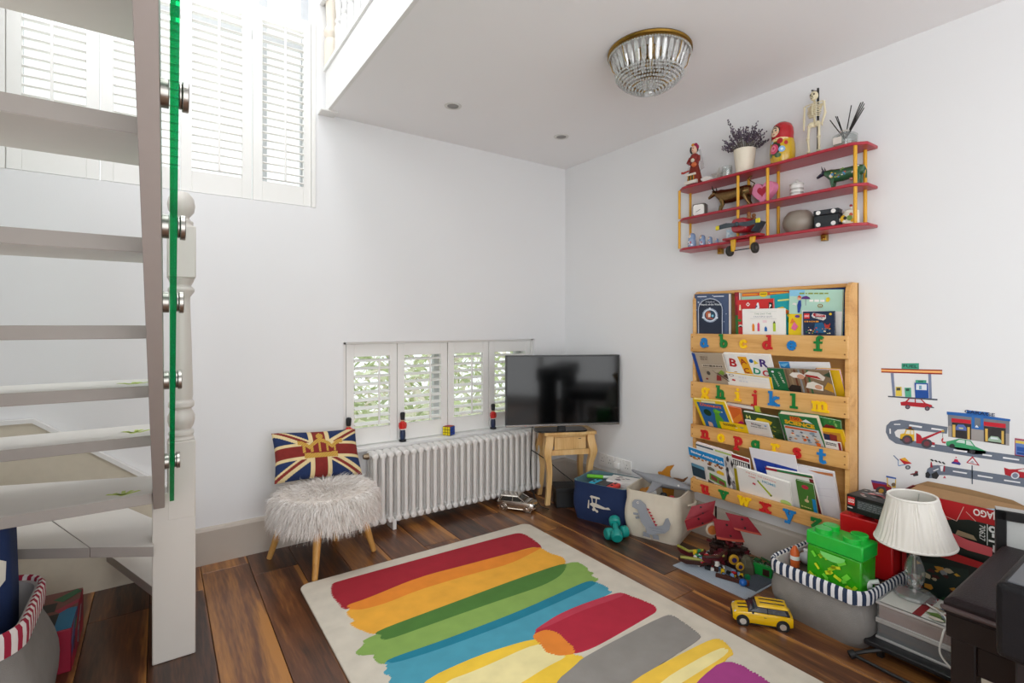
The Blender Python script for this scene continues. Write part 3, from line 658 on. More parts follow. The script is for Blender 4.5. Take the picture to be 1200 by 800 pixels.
book('picture_book', 'red book with white birds, behind the white crayon book', '#cf2a2b', ((-0.0649, -1.4593, 1.3327), (-0.0649, -1.6496, 1.3334)), PK[3], .05, .010, items=[
 ('p', [(.24, .86), (.30, .93), (.36, .86), (.30, .80)], '#f4f0ea'), ('c', .30, .865, .03, .022, '#cf2a2b'), ('p', [(.5, .72), (.56, .90), (.60, .90), (.62, .76), (.58, .70)], '#eef0f3'), ('p', [(.5, .72), (.53, .84), (.57, .80)], '#35406b'), ('p', [(.86, .70), (.88, .90), (.98, .88), (.97, .70)], '#2b2b2b'), ('p', [(.88, .72), (.90, .85), (.95, .82)], '#f2efe8'), ('p', [(.04, .70), (.06, .86), (.09, .86), (.10, .70)], '#f2e3c0'), ('c', .05, .40, .05, .04, '#2f8a3a'), ('c', .07, .24, .06, .04, '#f4f0ea'), ('r', .03, .2, .11, .24, '#222')])
book('picture_book', 'turquoise book with yellow and red shapes, right of the red bird book', '#17a2ac', ((-0.0568, -1.6281, 1.3517), (-0.0571, -1.7246, 1.3573)), PK[3], .05, .012, items=[
 ('r', .38, .82, .95, .86, '#d9e37b'), ('p', [(.2, .55), (.35, .66), (.6, .68), (.85, .58), (.5, .52)], '#f0cf2f'), ('p', [(.55, .5), (.7, .6), (1, .56), (1, .48)], '#e2662a'), ('c', .24, .56, .10, .05, '#3b4a9a')] + blobs(16, .82, .02, .98, .5, ['#c62f2a', '#e9c52d', '#1d3f7c', '#2f8a3a'], 8, (.04, .09)))
book('picture_book', 'white crayon picture book with crayons along the foot, in the top pocket', '#f3f1ec', ((-0.0845, -1.4973, 1.2841), (-0.0844, -1.7139, 1.2826)), PK[3], .05, .012, items=[
 ('t', 'THE DAY THE', .5, .80, .085, '#7f9a86', 1.25), ('t', 'CRAYONS QUIT', .5, .69, .085, '#8f93a5', 1.2), ('l', (.2, .62), (.82, .615), .006, '#b9b9b9'), ('l', (.2, .88), (.82, .885), .005, '#c9c9c9'),
 ('r', .24, .13, .30, .36, '#e88c24'), ('p', [(.24, .36), (.27, .44), (.30, .36)], '#e88c24'), ('r', .37, .13, .425, .40, '#d84a7d'), ('p', [(.37, .40), (.40, .48), (.425, .40)], '#d84a7d'), ('r', .54, .13, .60, .26, '#2c6fb5'), ('p', [(.54, .26), (.57, .33), (.60, .26)], '#2c6fb5'), ('r', .74, .13, .80, .44, '#b4cc3a'), ('p', [(.74, .44), (.77, .54), (.80, .44)], '#3c4a2c'), ('r', .5, .46, .6, .56, '#f0d9dc')])
book('picture_book', 'navy blue book standing at the back of the top pocket', '#1d3f85', ((-0.0412, -1.7787, 1.3795), (-0.0409, -1.9606, 1.3731)), PK[3], .05, .012, items=[('r', .0, .1, 1, .6, '#3c6aa6')] + blobs(16, .85, .2, 1, .55, ['#5685b8', '#2b4f8a'], 4))
book('picture_book', 'large pale mint book with a purple umbrella on its cover', '#b7dcca', ((-0.0688, -1.7304, 1.371), (-0.0682, -1.963, 1.3596)), PK[3], .05, .012, items=[
 ('r', 0, .86, .3, 1, '#8fcbe8'), ('r', .26, 0, 1, .55, '#f1efec'), ('r', 0, .0, .26, .47, '#f0d11c')] + grey(1, .90, .94, .20, .76, '#8ea03a', 2, .9) + grey(1, .74, .79, .40, .74, '#f6f4ee', 5, 1) + [
 ('p', [(.24, .80), (.27, .85), (.34, .87), (.40, .84), (.42, .80)], '#5d2f7c'), ('l', (.33, .80), (.335, .66), .008, '#5d2f7c'), ('p', [(.17, .66), (.19, .76), (.24, .78), (.25, .66), (.22, .5), (.18, .5)], '#274a9a'), ('c', .205, .81, .04, .03, '#e9b195'), ('p', [(.17, .84), (.2, .88), (.24, .86), (.24, .82)], '#cf5a24'), ('p', [(.06, .68), (.10, .72), (.16, .70), (.15, .66)], '#e9e6df'),
 ('c', .61, .66, .05, .04, '#94793b'), ('c', .61, .66, .03, .024, '#b7dcca'), ('c', .61, .66, .015, .012, '#94793b'), ('p', [(.71, .75), (.72, .83), (.77, .84), (.79, .79), (.76, .74)], '#e6cc2a'), ('p', [(.06, .15), (.12, .3), (.2, .2), (.14, .1)], '#e86f9e'), ('p', [(.03, .25), (.08, .38), (.14, .3)], '#e98b30'), ('c', .18, .42, .05, .03, '#6a3c94')])
book('picture_book', 'small dark blue brick-toy story book at the right of the top pocket', '#1c2c49', ((-0.0875, -1.8006, 1.2641), (-0.0874, -1.9363, 1.2638)), PK[3], .05, .010, items=[
 ('r', .04, .70, .22, .92, '#d3211f'), ('t', 'LEGO', .13, .81, .12, '#ffffff', 1.0, 0, .02, .15), ('p', [(.28, .82), (.34, .94), (.74, .84), (.74, .70), (.66, .62), (.34, .74)], '#d8d3d0'), ('p', [(.33, .86), (.36, .93), (.72, .83), (.72, .75), (.36, .80)], '#b01d2c'), ('t', 'LEGO', .53, .85, .10, '#e9e2e0', 1.1, -8, .02, .34), ('t', 'MOVIE', .52, .74, .08, '#4a4a52', 1.3, -8, .02, .34)] + grey(1, .54, .62, .05, .54, '#e2952b', 3, .9) + [
 ('c', .89, .88, .045, .05, '#e0b61e'), ('p', [(.35, .1), (.4, .5), (.62, .55), (.8, .3), (.7, .1)], '#1d5b86')] + blobs(30, .06, .06, .9, .36, ['#c8402f', '#d98a3a', '#3a7ec2', '#e6d7b0', '#5a3b2d', '#2f8a3a'], 12, (.02, .045)) + [('c', .80, .38, .08, .07, '#b3342a'), ('p', [(.70, .42), (.73, .52), (.77, .44)], '#b3342a'), ('p', [(.84, .44), (.89, .52), (.90, .42)], '#b3342a')])
# second pocket
T2 = .45
book('picture_book', 'fawn book with a dark blue spine, first in the second pocket', '#b2a390', ((-0.161, -1.2464, 1.0472), (-0.1628, -1.4309, 1.0511)), PK[2], T2, .010, spine='#1f4b9a', items=[
 ('r', 0, 0, .11, 1, '#204a98'), ('r', .24, .52, .92, .65, '#c3b7a6'), ('l', (.24, .65), (.92, .65), .008, '#6f6254'), ('l', (.24, .52), (.92, .52), .008, '#6f6254')] + grey(1, .55, .62, .28, .9, '#5c5047', 4, .9) + grey(2, .78, .92, .26, .52, '#8f7f6d', 6, .8) + [('c', .40, .34, .06, .07, '#4f4a47'), ('p', [(.6, .1), (.66, .3), (.78, .26), (.76, .1)], '#8f2f33'), ('l', (.55, .45), (.75, .25), .012, '#5d4f3f'), ('p', [(.72, .35), (.85, .48), (.93, .40), (.88, .3)], '#7b9a42'), ('p', [(.85, .28), (1, .36), (1, .16)], '#4d3a30'), ('l', (.7, .36), (1, .1), .03, '#4d3a30'), ('c', .30, .14, .04, .03, '#7c2f33')])
bd = book('picture_book', 'white board book with big scattered red, yellow, green and purple letters', '#f2f1ef', ((-0.1422, -1.4201, 1.05), (-0.1428, -1.668, 1.0511)), PK[2], T2, .022, items=[
 ('p', [(.33, .94), (.42, .28), (.60, .28), (.52, .94)], '#e8a81c'), ('c', .61, .82, .045, .06, '#1c68b3'), ('p', [(.66, .72), (.67, .86), (.76, .76)], '#e3cf3a'),
 ('t', 'B', .19, .72, .36, '#b9242a', 1.15, -8, .03), ('t', 'A', .43, .78, .24, '#a3341f', 1.1, 12, .02), ('t', 'C', .46, .50, .22, '#a3341f', 1.1, -6, .02), ('t', 'D', .68, .50, .26, '#12906b', 1.15, -10, .03), ('t', 'R', .85, .76, .32, '#46307e', 1.15, -4, .03), ('t', 'O', .87, .45, .25, '#c52a33', 1.1, 0, .03), ('t', 'G', .20, .38, .18, '#c9951d', 1.1, 8, .03), ('c', .21, .22, .05, .05, '#555')])
book('writing_pad', 'white writing pad with a yellow top edge, lying in front in the second pocket', '#f3f2ee', ((-0.1242, -1.4283, 0.9578), (-0.1188, -1.6677, 0.9463)), PK[2], T2+.02, .005, soft=True, cat='pad', items=[
 ('r', 0, .93, 1, 1, '#f0c413'), ('r', .95, 0, 1, 1, '#f0c413'), ('l', (.05, .75), (.9, .75), .004, '#d5d9e4'), ('l', (.05, .55), (.9, .55), .004, '#d5d9e4'), ('c', .12, .78, .06, .09, '#9a8f8a'), ('c', .12, .78, .04, .06, '#f3f2ee'), ('p', [(.1, .4), (.14, .52), (.2, .46), (.18, .36)], '#c5252c')] + grey(2, .3, .85, .28, .48, '#dddfe6', 9, .5))
book('paper_sheet', 'white paper with a blue printed corner at the back of the second pocket', '#f0eff2', ((-0.0935, -1.6898, 1.0235), (-0.0969, -1.9192, 1.0333)), PK[2], T2-.1, .004, soft=True, cat='paper', items=[('p', [(0, 1), (.03, .75), (.22, .72), (.22, 1)], '#3a8fd0'), ('p', [(.02, .9), (.1, .8), (.2, .95)], '#7cc0e8')])
book('magazine', 'yellow and purple edged magazine at the right end of the second pocket', '#e6b81c', ((-0.1177, -1.8673, 1.0), (-0.1193, -1.9686, 1.0035)), PK[2], T2, .014, spine='#7a2148', pages='#d9b3c6', soft=True, cat='magazine')
book('magazine', 'christmas magazine with a green band and white-haired old people on the cover', '#8a7359', ((-0.1341, -1.6549, 0.9919), (-0.1379, -1.9368, 1.0002)), PK[2], T2, .008, soft=True, cat='magazine', items=[
 ('r', 0, 0, .28, 1, '#176a3f')] + [('r', .30+.07*i, 0, .33+.07*i, 1, c) for i, c in enumerate(['#6e5a48', '#9a8468', '#6f3f2b', '#8d9094', '#7f4a32', '#3f6a48'])] + [
 ('t', "IT'S IN MY", .21, .58, .12, '#e6e9d6', 1.0, -78, .01), ('t', 'WONDERFUL', .10, .45, .10, '#d3dcc6', 1.0, -78, .01), ('c', .085, .85, .025, .05, '#eef'),
 ('p', [(.36, .74), (.42, .86), (.54, .86), (.62, .74), (.58, .62), (.42, .62)], '#ece5dc'), ('c', .54, .68, .06, .11, '#d79f83'), ('p', [(.60, .80), (.68, .94), (.84, .90), (.92, .70), (.88, .55), (.70, .66)], '#e4ddd2'), ('p', [(.62, .80), (.80, .74), (.86, .60), (.64, .70)], '#a92a2c'), ('p', [(.58, .2), (.62, .42), (.72, .5), (.86, .34), (.84, .1)], '#e9e3da'), ('c', .78, .26, .055, .10, '#d8a184'), ('p', [(.86, .2), (.94, .5), (1, .4), (1, .05)], '#c9962a'), ('p', [(.28, .1), (.36, .3), (.5, .26), (.46, 0)], '#24201f'), ('p', [(.9, .8), (1, .95), (1, .7)], '#38503b')])
# third pocket
T3 = .56
book('picture_book', 'yellow edged story book with a green dinosaur on blue, first in the third pocket', '#efcf1e', ((-0.1689, -1.2602, 0.7981), (-0.1733, -1.4522, 0.8058)), PK[1], T3, .012, items=[
 ('p', [(.09, .0), (.09, .90), (.91, .88), (.91, 0)], '#2468a8'), ('r', .26, .90, .70, .97, '#f6eec2'), ('t', 'Dinosaurs', .5, .80, .155, '#e2662a', 1.15, -3, .03), ('c', .32, .52, .12, .13, '#143f24'),
 ('p', [(.42, 0), (.50, .30), (.55, .50), (.52, .62), (.60, .70), (.76, .62), (.68, .50), (.74, .34), (.76, .1), (.8, 0)], '#55a530'), ('p', [(.56, .58), (.62, .68), (.82, .60), (.66, .55)], '#6fbf3c'), ('p', [(.18, 0), (.22, .18), (.34, .14), (.36, 0)], '#d9b59a'), ('c', .8, .6, .02, .02, '#eef'), ('c', .62, .80, .012, .012, '#fff')])
book('picture_book', 'thin white topped book behind the dinosaur story book', '#7b5544', ((-0.1291, -1.4338, 0.7953), (-0.1274, -1.5795, 0.792)), PK[1], T3-.05, .010, items=[('r', 0, .90, 1, 1, '#efede8')])
book('picture_book', 'narrow lime green book behind the white topped one', '#c0c832', ((-0.1291, -1.5871, 0.7953), (-0.1285, -1.611, 0.7941)), PK[1], T3-.05, .008)
book('picture_book', 'orange and magenta book in the middle of the third pocket', '#de6a2a', ((-0.1459, -1.4396, 0.7819), (-0.142, -1.5224, 0.7749)), PK[1], T3, .008, items=[('p', [(.3, 0), (.5, .55), (1, .45), (1, 0)], '#c21a6b'), ('p', [(.2, .4), (.9, .8), (1, .6), (.5, .3)], '#e88a30'), ('r', 0, 0, .22, .9, '#d9b322')])
book('picture_book', 'dark green book with yellow lettering, in the middle of the third pocket', '#33502c', ((-0.1369, -1.5285, 0.7623), (-0.1338, -1.7108, 0.7568)), PK[1], T3, .016, items=[
 ('t', 'H', .14, .78, .22, '#e9e37b', 1.2, 0, .03), ('p', [(.30, .66), (.40, .82), (.62, .84), (.80, .74), (.70, .55), (.5, .5)], '#e2c422')] + blobs(24, .5, .0, .95, .55, ['#8f9a34', '#4a6a2c', '#c9b32e', '#26401f'], 7))
book('picture_book', 'small yellow book lying in front of the dinosaur story book', '#f0cc17', ((-0.1129, -1.3838, 0.6874), (-0.1143, -1.5381, 0.6898)), PK[1], T3, .006, items=[('p', [(.14+.055*i, .55), (.12+.055*i, .88), (.15+.055*i, .88), (.17+.055*i, .55)], '#7a5a22') for i in range(9)] + [('c', .8, .6, .07, .06, '#5f8a9a'), ('c', .6, .45, .05, .05, '#efe9dd')])
book('picture_book', 'pale grey biology book with coloured lettering, in front of the dark green book', '#ddd9d6', ((-0.1312, -1.5389, 0.7199), (-0.1308, -1.6573, 0.7193)), PK[1], T3, .010, items=[('t', 'biology', .46, .80, .17, '#5b6470', 1.25, -3, .03), ('c', .28, .80, .03, .03, '#b23a36'), ('c', .86, .80, .05, .05, '#6f9ed0')] + grey(1, .58, .66, .2, .9, '#7a7672', 5, .8))
book('picture_book', 'thick green and yellow science encyclopedia leaning out of the third pocket', '#2c7a43', ((-0.164, -1.7245, 0.7822), (-0.1662, -1.8964, 0.786)), PK[1], T3, .028, pages='#e6d5bd', items=[
 ('p', [(.0, .0), (.06, .60), (.95, .56), (1, 0)], '#cfd2d6'), ('p', [(.28, .78), (.30, .96), (.55, .96), (.66, .80)], '#dc7a22'), ('t', '100', .42, .89, .15, '#b3301f', 1.1, -4, .03), ('t', 'SCIENCE', .50, .70, .19, '#efb81f', 1.15, -5, .05), ('p', [(.06, .50), (.10, .58), (.9, .52), (.9, .47)], '#cf5c1f'), ('p', [(.58, .82), (.72, .92), (.86, .78)], '#e9eef0')] + blobs(30, .1, .04, .92, .44, ['#e2702a', '#8fa6b8', '#efe6d8', '#d59a6a', '#6c7680', '#c2452f'], 9, (.03, .07)))
book('picture_book', 'green book with a red arc, at the right of the third pocket', '#2f7d3c', ((-0.1234, -1.8735, 0.7878), (-0.1197, -1.9738, 0.7798)), PK[1], T3-.1, .010, items=[('p', [(.2, .62), (.4, .80), (.7, .80), (.95, .62), (.9, .50), (.4, .55)], '#7c1f24')] + blobs(12, .1, .8, .9, .98, ['#5aa14b', '#236033', '#8fc06a'], 5))
book('picture_book', 'yellow framed book with a dark picture, at the right of the third pocket', '#f0c016', ((-0.1154, -1.8917, 0.7357), (-0.1174, -1.983, 0.74)), PK[1], T3-.1, .008, items=[('r', .0, .0, .84, .84, '#c9892d'), ('p', [(0, .2), (0, .75), (.35, .7), (.4, .2)], '#262a4f'), ('p', [(.3, .4), (.34, .76), (.66, .7), (.6, .3)], '#8d2c25')])
book('picture_book', 'small white and dark red book in front of the yellow framed one', '#efece8', ((-0.107, -1.9023, 0.6827), (-0.1066, -1.9685, 0.6818)), PK[1], T3-.1, .006, items=[('r', .84, 0, 1, 1, '#8d1f2a')] + grey(2, .45, .85, .08, .74, '#3b3a3c', 3, .8))
# bottom pocket
T4 = .38
book('sticker_book', 'blue and white vehicle sticker book leaning out at the left of the bottom pocket', '#eceae7', ((-0.1616, -1.2248, 0.5284), (-0.1541, -1.4351, 0.5086)), PK[0], T4, .006, soft=True, items=[
 ('r', 0, .74, 1, 1, '#1b8bd0'), ('t', 'Sticker Activity Pack', .52, .86, .098, '#ffffff', 1.18, -2, .03)] + blobs(26, .04, .64, .98, .75, ['#a9692f', '#c98a48', '#7d4a22'], 5, (.03, .05)) + [
 ('p', [(.04, .1), (.04, .50), (.42, .50), (.42, .1)], '#2b4150'), ('p', [(.04, .42), (.06, .52), (.42, .50), (.42, .40)], '#5f93ad'), ('p', [(.52, .48), (.53, .58), (.62, .60), (.72, .56), (.72, .48)], '#6b6f62'), ('p', [(.77, .46), (.78, .54), (.85, .58), (.97, .55), (.97, .46)], '#e9b91f'), ('p', [(.54, .18), (.56, .40), (1, .30), (1, .10)], '#5fa33c'), ('p', [(.58, .22), (.6, .36), (.76, .30), (.76, .17)], '#8a3a40'), ('p', [(.80, .16), (.8, .28), (.96, .24), (.96, .13)], '#8a3a40'), ('p', [(.48, .04), (.5, .16), (.66, .10), (.66, .02)], '#4d4f57'), ('c', .80, .05, .06, .03, '#a2543a')])
book('magazine', 'white and grey edged comic behind the vehicle sticker book', '#e9e7e5', ((-0.1412, -1.2594, 0.5536), (-0.1348, -1.4663, 0.5367)), PK[0], T4, .016, pages='#ead9d6', soft=True, cat='magazine', items=[('r', 0, .93, .5, .97, '#2a3b52'), ('r', .55, .93, 1, .97, '#a9c25a')])
book('magazine', 'black and white patterned magazine beside the vehicle sticker book', '#d6d4d3', ((-0.1451, -1.4269, 0.5167), (-0.1431, -1.4763, 0.5114)), PK[0], T4, .006, soft=True, cat='magazine', items=blobs(26, .05, .05, .95, .97, ['#2f2d31', '#8d8a90', '#f3f2f0', '#7b6a86'], 14, (.08, .22)))
book('magazine', 'red topped magazine with a black and white striped band', '#f0eeea', ((-0.1294, -1.463, 0.5331), (-0.1261, -1.5586, 0.5245)), PK[0], T4, .008, soft=True, cat='magazine', items=[('r', 0, .90, 1, 1, '#a31f28'), ('r', 0, .70, 1, .86, '#1e1c1d')] + [('r', .1+.12*i, .72, .16+.12*i, .84, '#f2f1ee') for i in range(7)] + [('r', 0, 0, .3, .6, '#d7c62c')])
book('paper_folder', 'white sheets with a deep blue panel standing in the bottom pocket', '#eceaf0', ((-0.1385, -1.5658, 0.5857), (-0.141, -1.7898, 0.5927)), PK[0], T4-.02, .006, soft=True, cat='papers', items=[('p', [(.06, .3), (.05, .80), (.98, .72), (1, .3)], '#1c3fa4'), ('p', [(.3, .3), (.32, .62), (.9, .55), (.9, .3)], '#dfdcea'), ('p', [(.14, .4), (.15, .5), (.5, .46), (.5, .38)], '#6f55b5')] + blobs(20, .08, .5, .9, .74, ['#2d52bd', '#15338c'], 3, (.03, .05)))
book('paper_stack', 'crumpled white papers filling the right of the bottom pocket', '#eceaf0', ((-0.1129, -1.7224, 0.5457), (-0.1135, -1.9438, 0.5475)), PK[0], T4-.05, .012, soft=True, cat='papers', items=[('p', [(.5, .93), (.98, .97), (.98, .90), (.7, .90)], '#c77a48'), ('l', (.5, .5), (.95, .6), .006, '#d2cfdb'), ('l', (.45, .35), (.9, .4), .006, '#d2cfdb')])
book('magazine', 'red and green edged magazines behind the second crayon book', '#f1efec', ((-0.129, -1.6436, 0.5057), (-0.1329, -1.8632, 0.516)), PK[0], T4, .012, soft=True, cat='magazine', spine='#8f1f28', items=[('p', [(0, .92), (0, 1), (1, 1), (1, .92)], '#a02334'), ('p', [(.25, .93), (.27, 1), (.98, 1), (1, .94)], '#2a7a46'), ('r', .92, 0, 1, .9, '#7d2226')])
book('picture_book', 'green and blue book with a red badge, right of the second crayon book', '#4a7d33', ((-0.1333, -1.79, 0.4803), (-0.1324, -1.8666, 0.478)), PK[0], T4, .010, items=[('r', .8, 0, 1, .45, '#1d8fd0'), ('c', .5, .82, .2, .075, '#c32f49'), ('c', .48, .32, .13, .06, '#e3c79a'), ('l', (.5, .36), (.58, .52), .05, '#d9c2a0')] + grey(1, .04, .10, .1, .7, '#d9dd8a', 2, .9))
book('picture_book', 'white crayon picture book with a green crayon, leaning in the bottom pocket', '#f4f2ee', ((-0.1443, -1.5005, 0.4775), (-0.1368, -1.7625, 0.458)), PK[0], T4, .014, items=[
 ('t', 'THE DAY THE CRAYONS', .47, .88, .075, '#e0907a', 1.25, -2, .01), ('t', 'CAME', .30, .77, .075, '#e07a6f', 1.25, -2, .02), ('t', 'HOME', .62, .72, .13, '#6fb0cc', 1.25, -3, .02), ('p', [(.40, .66), (.44, .68), (.66, .26), (.62, .22)], '#b8c832'), ('p', [(.40, .66), (.405, .74), (.44, .68)], '#55702a'), ('p', [(.61, .24), (.645, .30), (.66, .26), (.63, .21)], '#5c6f2a'), ('p', [(.29, .50), (.31, .57), (.36, .54), (.35, .47)], '#cf4558'), ('c', .90, .17, .10, .10, '#b9d97c'), ('r', .0, .0, .75, .02, '#2f5f9a')])

# ------------------------------------------------------------------ red wall shelf
ws = thing('wall_shelf', 'long red three-tier wall shelf on yellow posts', 'shelf', (0, -1.60, 1.62))
RED = mat('#a82434', .38, var=.05, coat=.2); YEL = mat('#d9a01c', .35, var=.04, coat=.3)
SZ = [1.637, 1.806, 1.981]                     # upper faces of the three boards
for z in SZ:
    hw = .475; pl = [(-.003, hw), (-.105, hw), (-.142, hw-.045), (-.146, hw-.06), (-.146, -hw+.06), (-.142, -hw+.045), (-.105, -hw), (-.003, -hw)]
    MB().prism([(x, y, z-1.62-.014) for x, y in pl], (0, 0, .014)).build('board', RED, ws, bevel=.004)
for px in (797.5, 867.5, 902.5, 1001.5):
    yy = {797.5: -1.143, 867.5: -1.500, 902.5: -1.655, 1001.5: -2.035}[px]
    for x in (-.128, -.028):
        for a, b in ((SZ[0], SZ[1]-.014), (SZ[1], SZ[2]-.014)):
            MB().tube([(x, yy+1.60, a-1.62), (x, yy+1.60, b-1.62)], .0075, 12).build('post', YEL, ws)
for yy in (-1.33, -1.865):
    k = MB().span((-.03, yy+1.60-.012, -.026), (-.003, yy+1.60+.012, .003)).ell((-.033, yy+1.60, -.018), (.006, .008, .008))
    k.build('bracket', BRASS, ws, bevel=.002)
TOP, MID, BOT = SZ[2], SZ[1], SZ[0]
FACE = -90                                     # things on the shelf face the room (-X)

# folk doll
d = thing('folk_doll', 'small folk costume doll with a white veil at the far left of the top shelf', 'doll', (-.075, -1.205, TOP), FACE)
MB().lathe([(.052, 0), (.052, .012), (.047, .016)], 20, sc=(1, .8)).build('base', mat('#7d2024', .5), d)
MB().lathe([(.045, .016), (.042, .05), (.030, .10), (.024, .125)], 20, sc=(1, .8)).build('skirt', mat('#7a2a1c', .7, var=.25, scale=90), d)
a_ = MB()
for k in range(5): a_.box((-.018+.009*k, -.0345, .045), (.004, .003, .04), k % 2)
a_.box((0, -.033, .025), (.078, .012, .018), 2).box((0, -.034, .068), (.06, .008, .010), 2)
a_.build('apron', [mat('#c98a2b', .7), mat('#3c5a34', .7), mat('#e6ded2', .8)], d, smooth=0)
b_ = MB().lathe([(.022, .122), (.027, .15), (.030, .17), (.018, .187), (.008, .192)], 16, sc=(1, .75))
b_.build('bodice', mat('#8d2f2a', .7, var=.2, scale=80), d); MB().ell((0, -.014, .152), (.014, .010, .014)).build('blouse', mat('#d8d2bd', .7), d)
b_ = MB()
for s in (-1, 1): b_.tube([(s*.027, 0, .172), (s*.036, -.012, .145), (s*.018+.014, -.032, .125)], [.009, .008, .006], 8)
b_.build('sleeve', mat('#8d2f2a', .7, var=.2, scale=80), d)
MB().ell((.022, -.036, .118), (.016, .012, .014)).build('basket', mat('#cf6a3a', .6), d); MB().tube([(-.030, -.01, .10), (-.052, -.03, .088), (-.062, -.035, .090)], [.004, .006, .007]).build('fan', mat('#a8322a', .6), d)
h_ = MB().ell((0, -.002, .215), (.018, .018, .023)).tube([(0, 0, .19), (0, 0, .2)], .007, 8); hd = h_.build('head', mat('#e8bfa5', .5), d)
MB().ell((0, .004, .220), (.0205, .018, .0235)).ell((-.014, -.010, .212), (.008, .010, .020)).build('hair', mat('#1f1815', .4), d)
MB().ell((-.005, -.004, .242), (.012, .010, .008)).ell((.010, -.003, .240), (.010, .010, .009), 1).ell((.020, .0, .226), (.007, .010, .012), 1).build('flowers', [mat('#d9952a', .6), mat('#9e1f4d', .6)], d)
f_ = MB()
for s in (-1, 1): f_.box((s*.006, -.0195, .218), (.003, .002, .003))
f_.box((0, -.0195, .205), (.007, .002, .002), 1); f_.build('face', [mat('#1c1512'), mat('#b3342f')], hd, smooth=0)
v = MB(); v.loft([[Vector((x, y+.02+.012*math.cos(x*70), z)) for x, y in [(-w_, 0), (-w_*.5, .012), (0, .016), (w_*.5, .012), (w_, 0)]] for w_, z in ((.022, .225), (.045, .17), (.055, .10))], cap=False, closed=False)
v.build('veil', clear('veil_net', '#ffffff', .04, .4, .25, '#ffffff'), d)
# ceramic star ornaments
def star(nm, label, x, y, z, r, tilt, col):
    t = thing(nm, label, 'ornament', (x, y, z), FACE+10)
    m = MB(); pts = [(r*(1 if i % 2 == 0 else .42)*math.sin(math.pi*i/5), r*(1 if i % 2 == 0 else .42)*math.cos(math.pi*i/5)) for i in range(10)]
    o = len(m.v); m.v += [(x_, 0, z_+r*.81) for x_, z_ in pts]+[(0, -.018, r*.81), (0, .018, r*.81)]
    for i in range(10):
        k = (i+1) % 10; m.f += [(i, 10, k), (k, 11, i)]; m.m += [0, 0]
    m.build('star', mat(col, .4), t, smooth=0, rot=(R(tilt), 0, 0)); return t
star('star_ornament', 'silver grey five-pointed star standing on the top shelf', -.06, -1.345, TOP, .050, -8, '#c9c5bf')
t = thing('shell_ornament', 'white ceramic shell lying beside the silver star', 'ornament', (-.085, -1.288, TOP), FACE+20)
m = MB()
for i in range(5):
    a = R(-50+25*i); m.tube([(0, 0, .010), (.030*math.sin(a), 0, .012+.026*math.cos(a)), (.040*math.sin(a), 0, .010+.034*math.cos(a))], [.008, .009, .003], 8)
m.box((0, 0, .006), (.05, .018, .012)); m.build('shell', mat('#e6e2dc', .4), t)
# votive glass
t = thing('votive_glass', 'small clear glass votive with pale wax beside the plant pot', 'candle', (-.095, -1.418, TOP), FACE)
MB().lathe([(.024, 0), (.026, .003), (.026, .060), (.0235, .060), (.0235, .004)], 20, cap=False).build('glass', clear('votive', '#eef1f0', .12, .03, .06), t)
MB().lathe([(.022, .004), (.022, .028), (.0, .029)], 18).build('wax', mat('#e9e4d8', .6), t)
# lavender in a cream pot
t = thing('lavender_plant', 'dried lavender in a cream pot on the top shelf', 'plant', (-.075, -1.505, TOP), 0)
MB().lathe([(.040, 0), (.041, .004), (.053, .118), (.054, .128), (.050, .128), (.046, .10)], 28, cap=False).lathe([(.040, 0), (.039, .001)], 28).build('pot', mat('#e6ddca', .45, var=.03), t)
MB().lathe([(.047, .105), (.001, .108)], 20).build('soil', mat('#3c2f2a', .9), t)
rnd = random.Random(3)
sm_ = MB(); fm = MB()
for i in range(95):
    a = rnd.uniform(0, 6.283); q = rnd.random()**.6; L = rnd.uniform(.10, .155)*(1.15-.35*q); tl = q*1.05
    if i in (3, 4): a, tl, L = 2.2, .35, .20
    p0 = Vector((.02*q*math.cos(a), .02*q*math.sin(a), .11)); dr_ = Vector((math.sin(tl)*math.cos(a), math.sin(tl)*math.sin(a), math.cos(tl)))
    p1 = p0+dr_*L*.6; p2 = p0+dr_*L+Vector((0, 0, -.008*q))
    if p2.x > .066: p2.x = .066
    if p1.x > .06: p1.x = .06
    sm_.tube([p0, p1, p2], .0009, 3, cap=False)
    for k in range(7):
        c_ = p1.lerp(p2, .15+.85*k/6)+Vector((rnd.gauss(0, .0025), rnd.gauss(0, .0025), rnd.gauss(0, .002)))
        fm.ell(c_, (.0034, .0034, .0046), rnd.choice((0, 0, 1)), 5, 3)
sm_.build('stem', mat('#6b655a', .8), t, smooth=0)
o = fm.build('flower_heads', [mat('#4f4453', .8), mat('#6d5f72', .8)], t, smooth=0); o['kind'] = 'stuff'
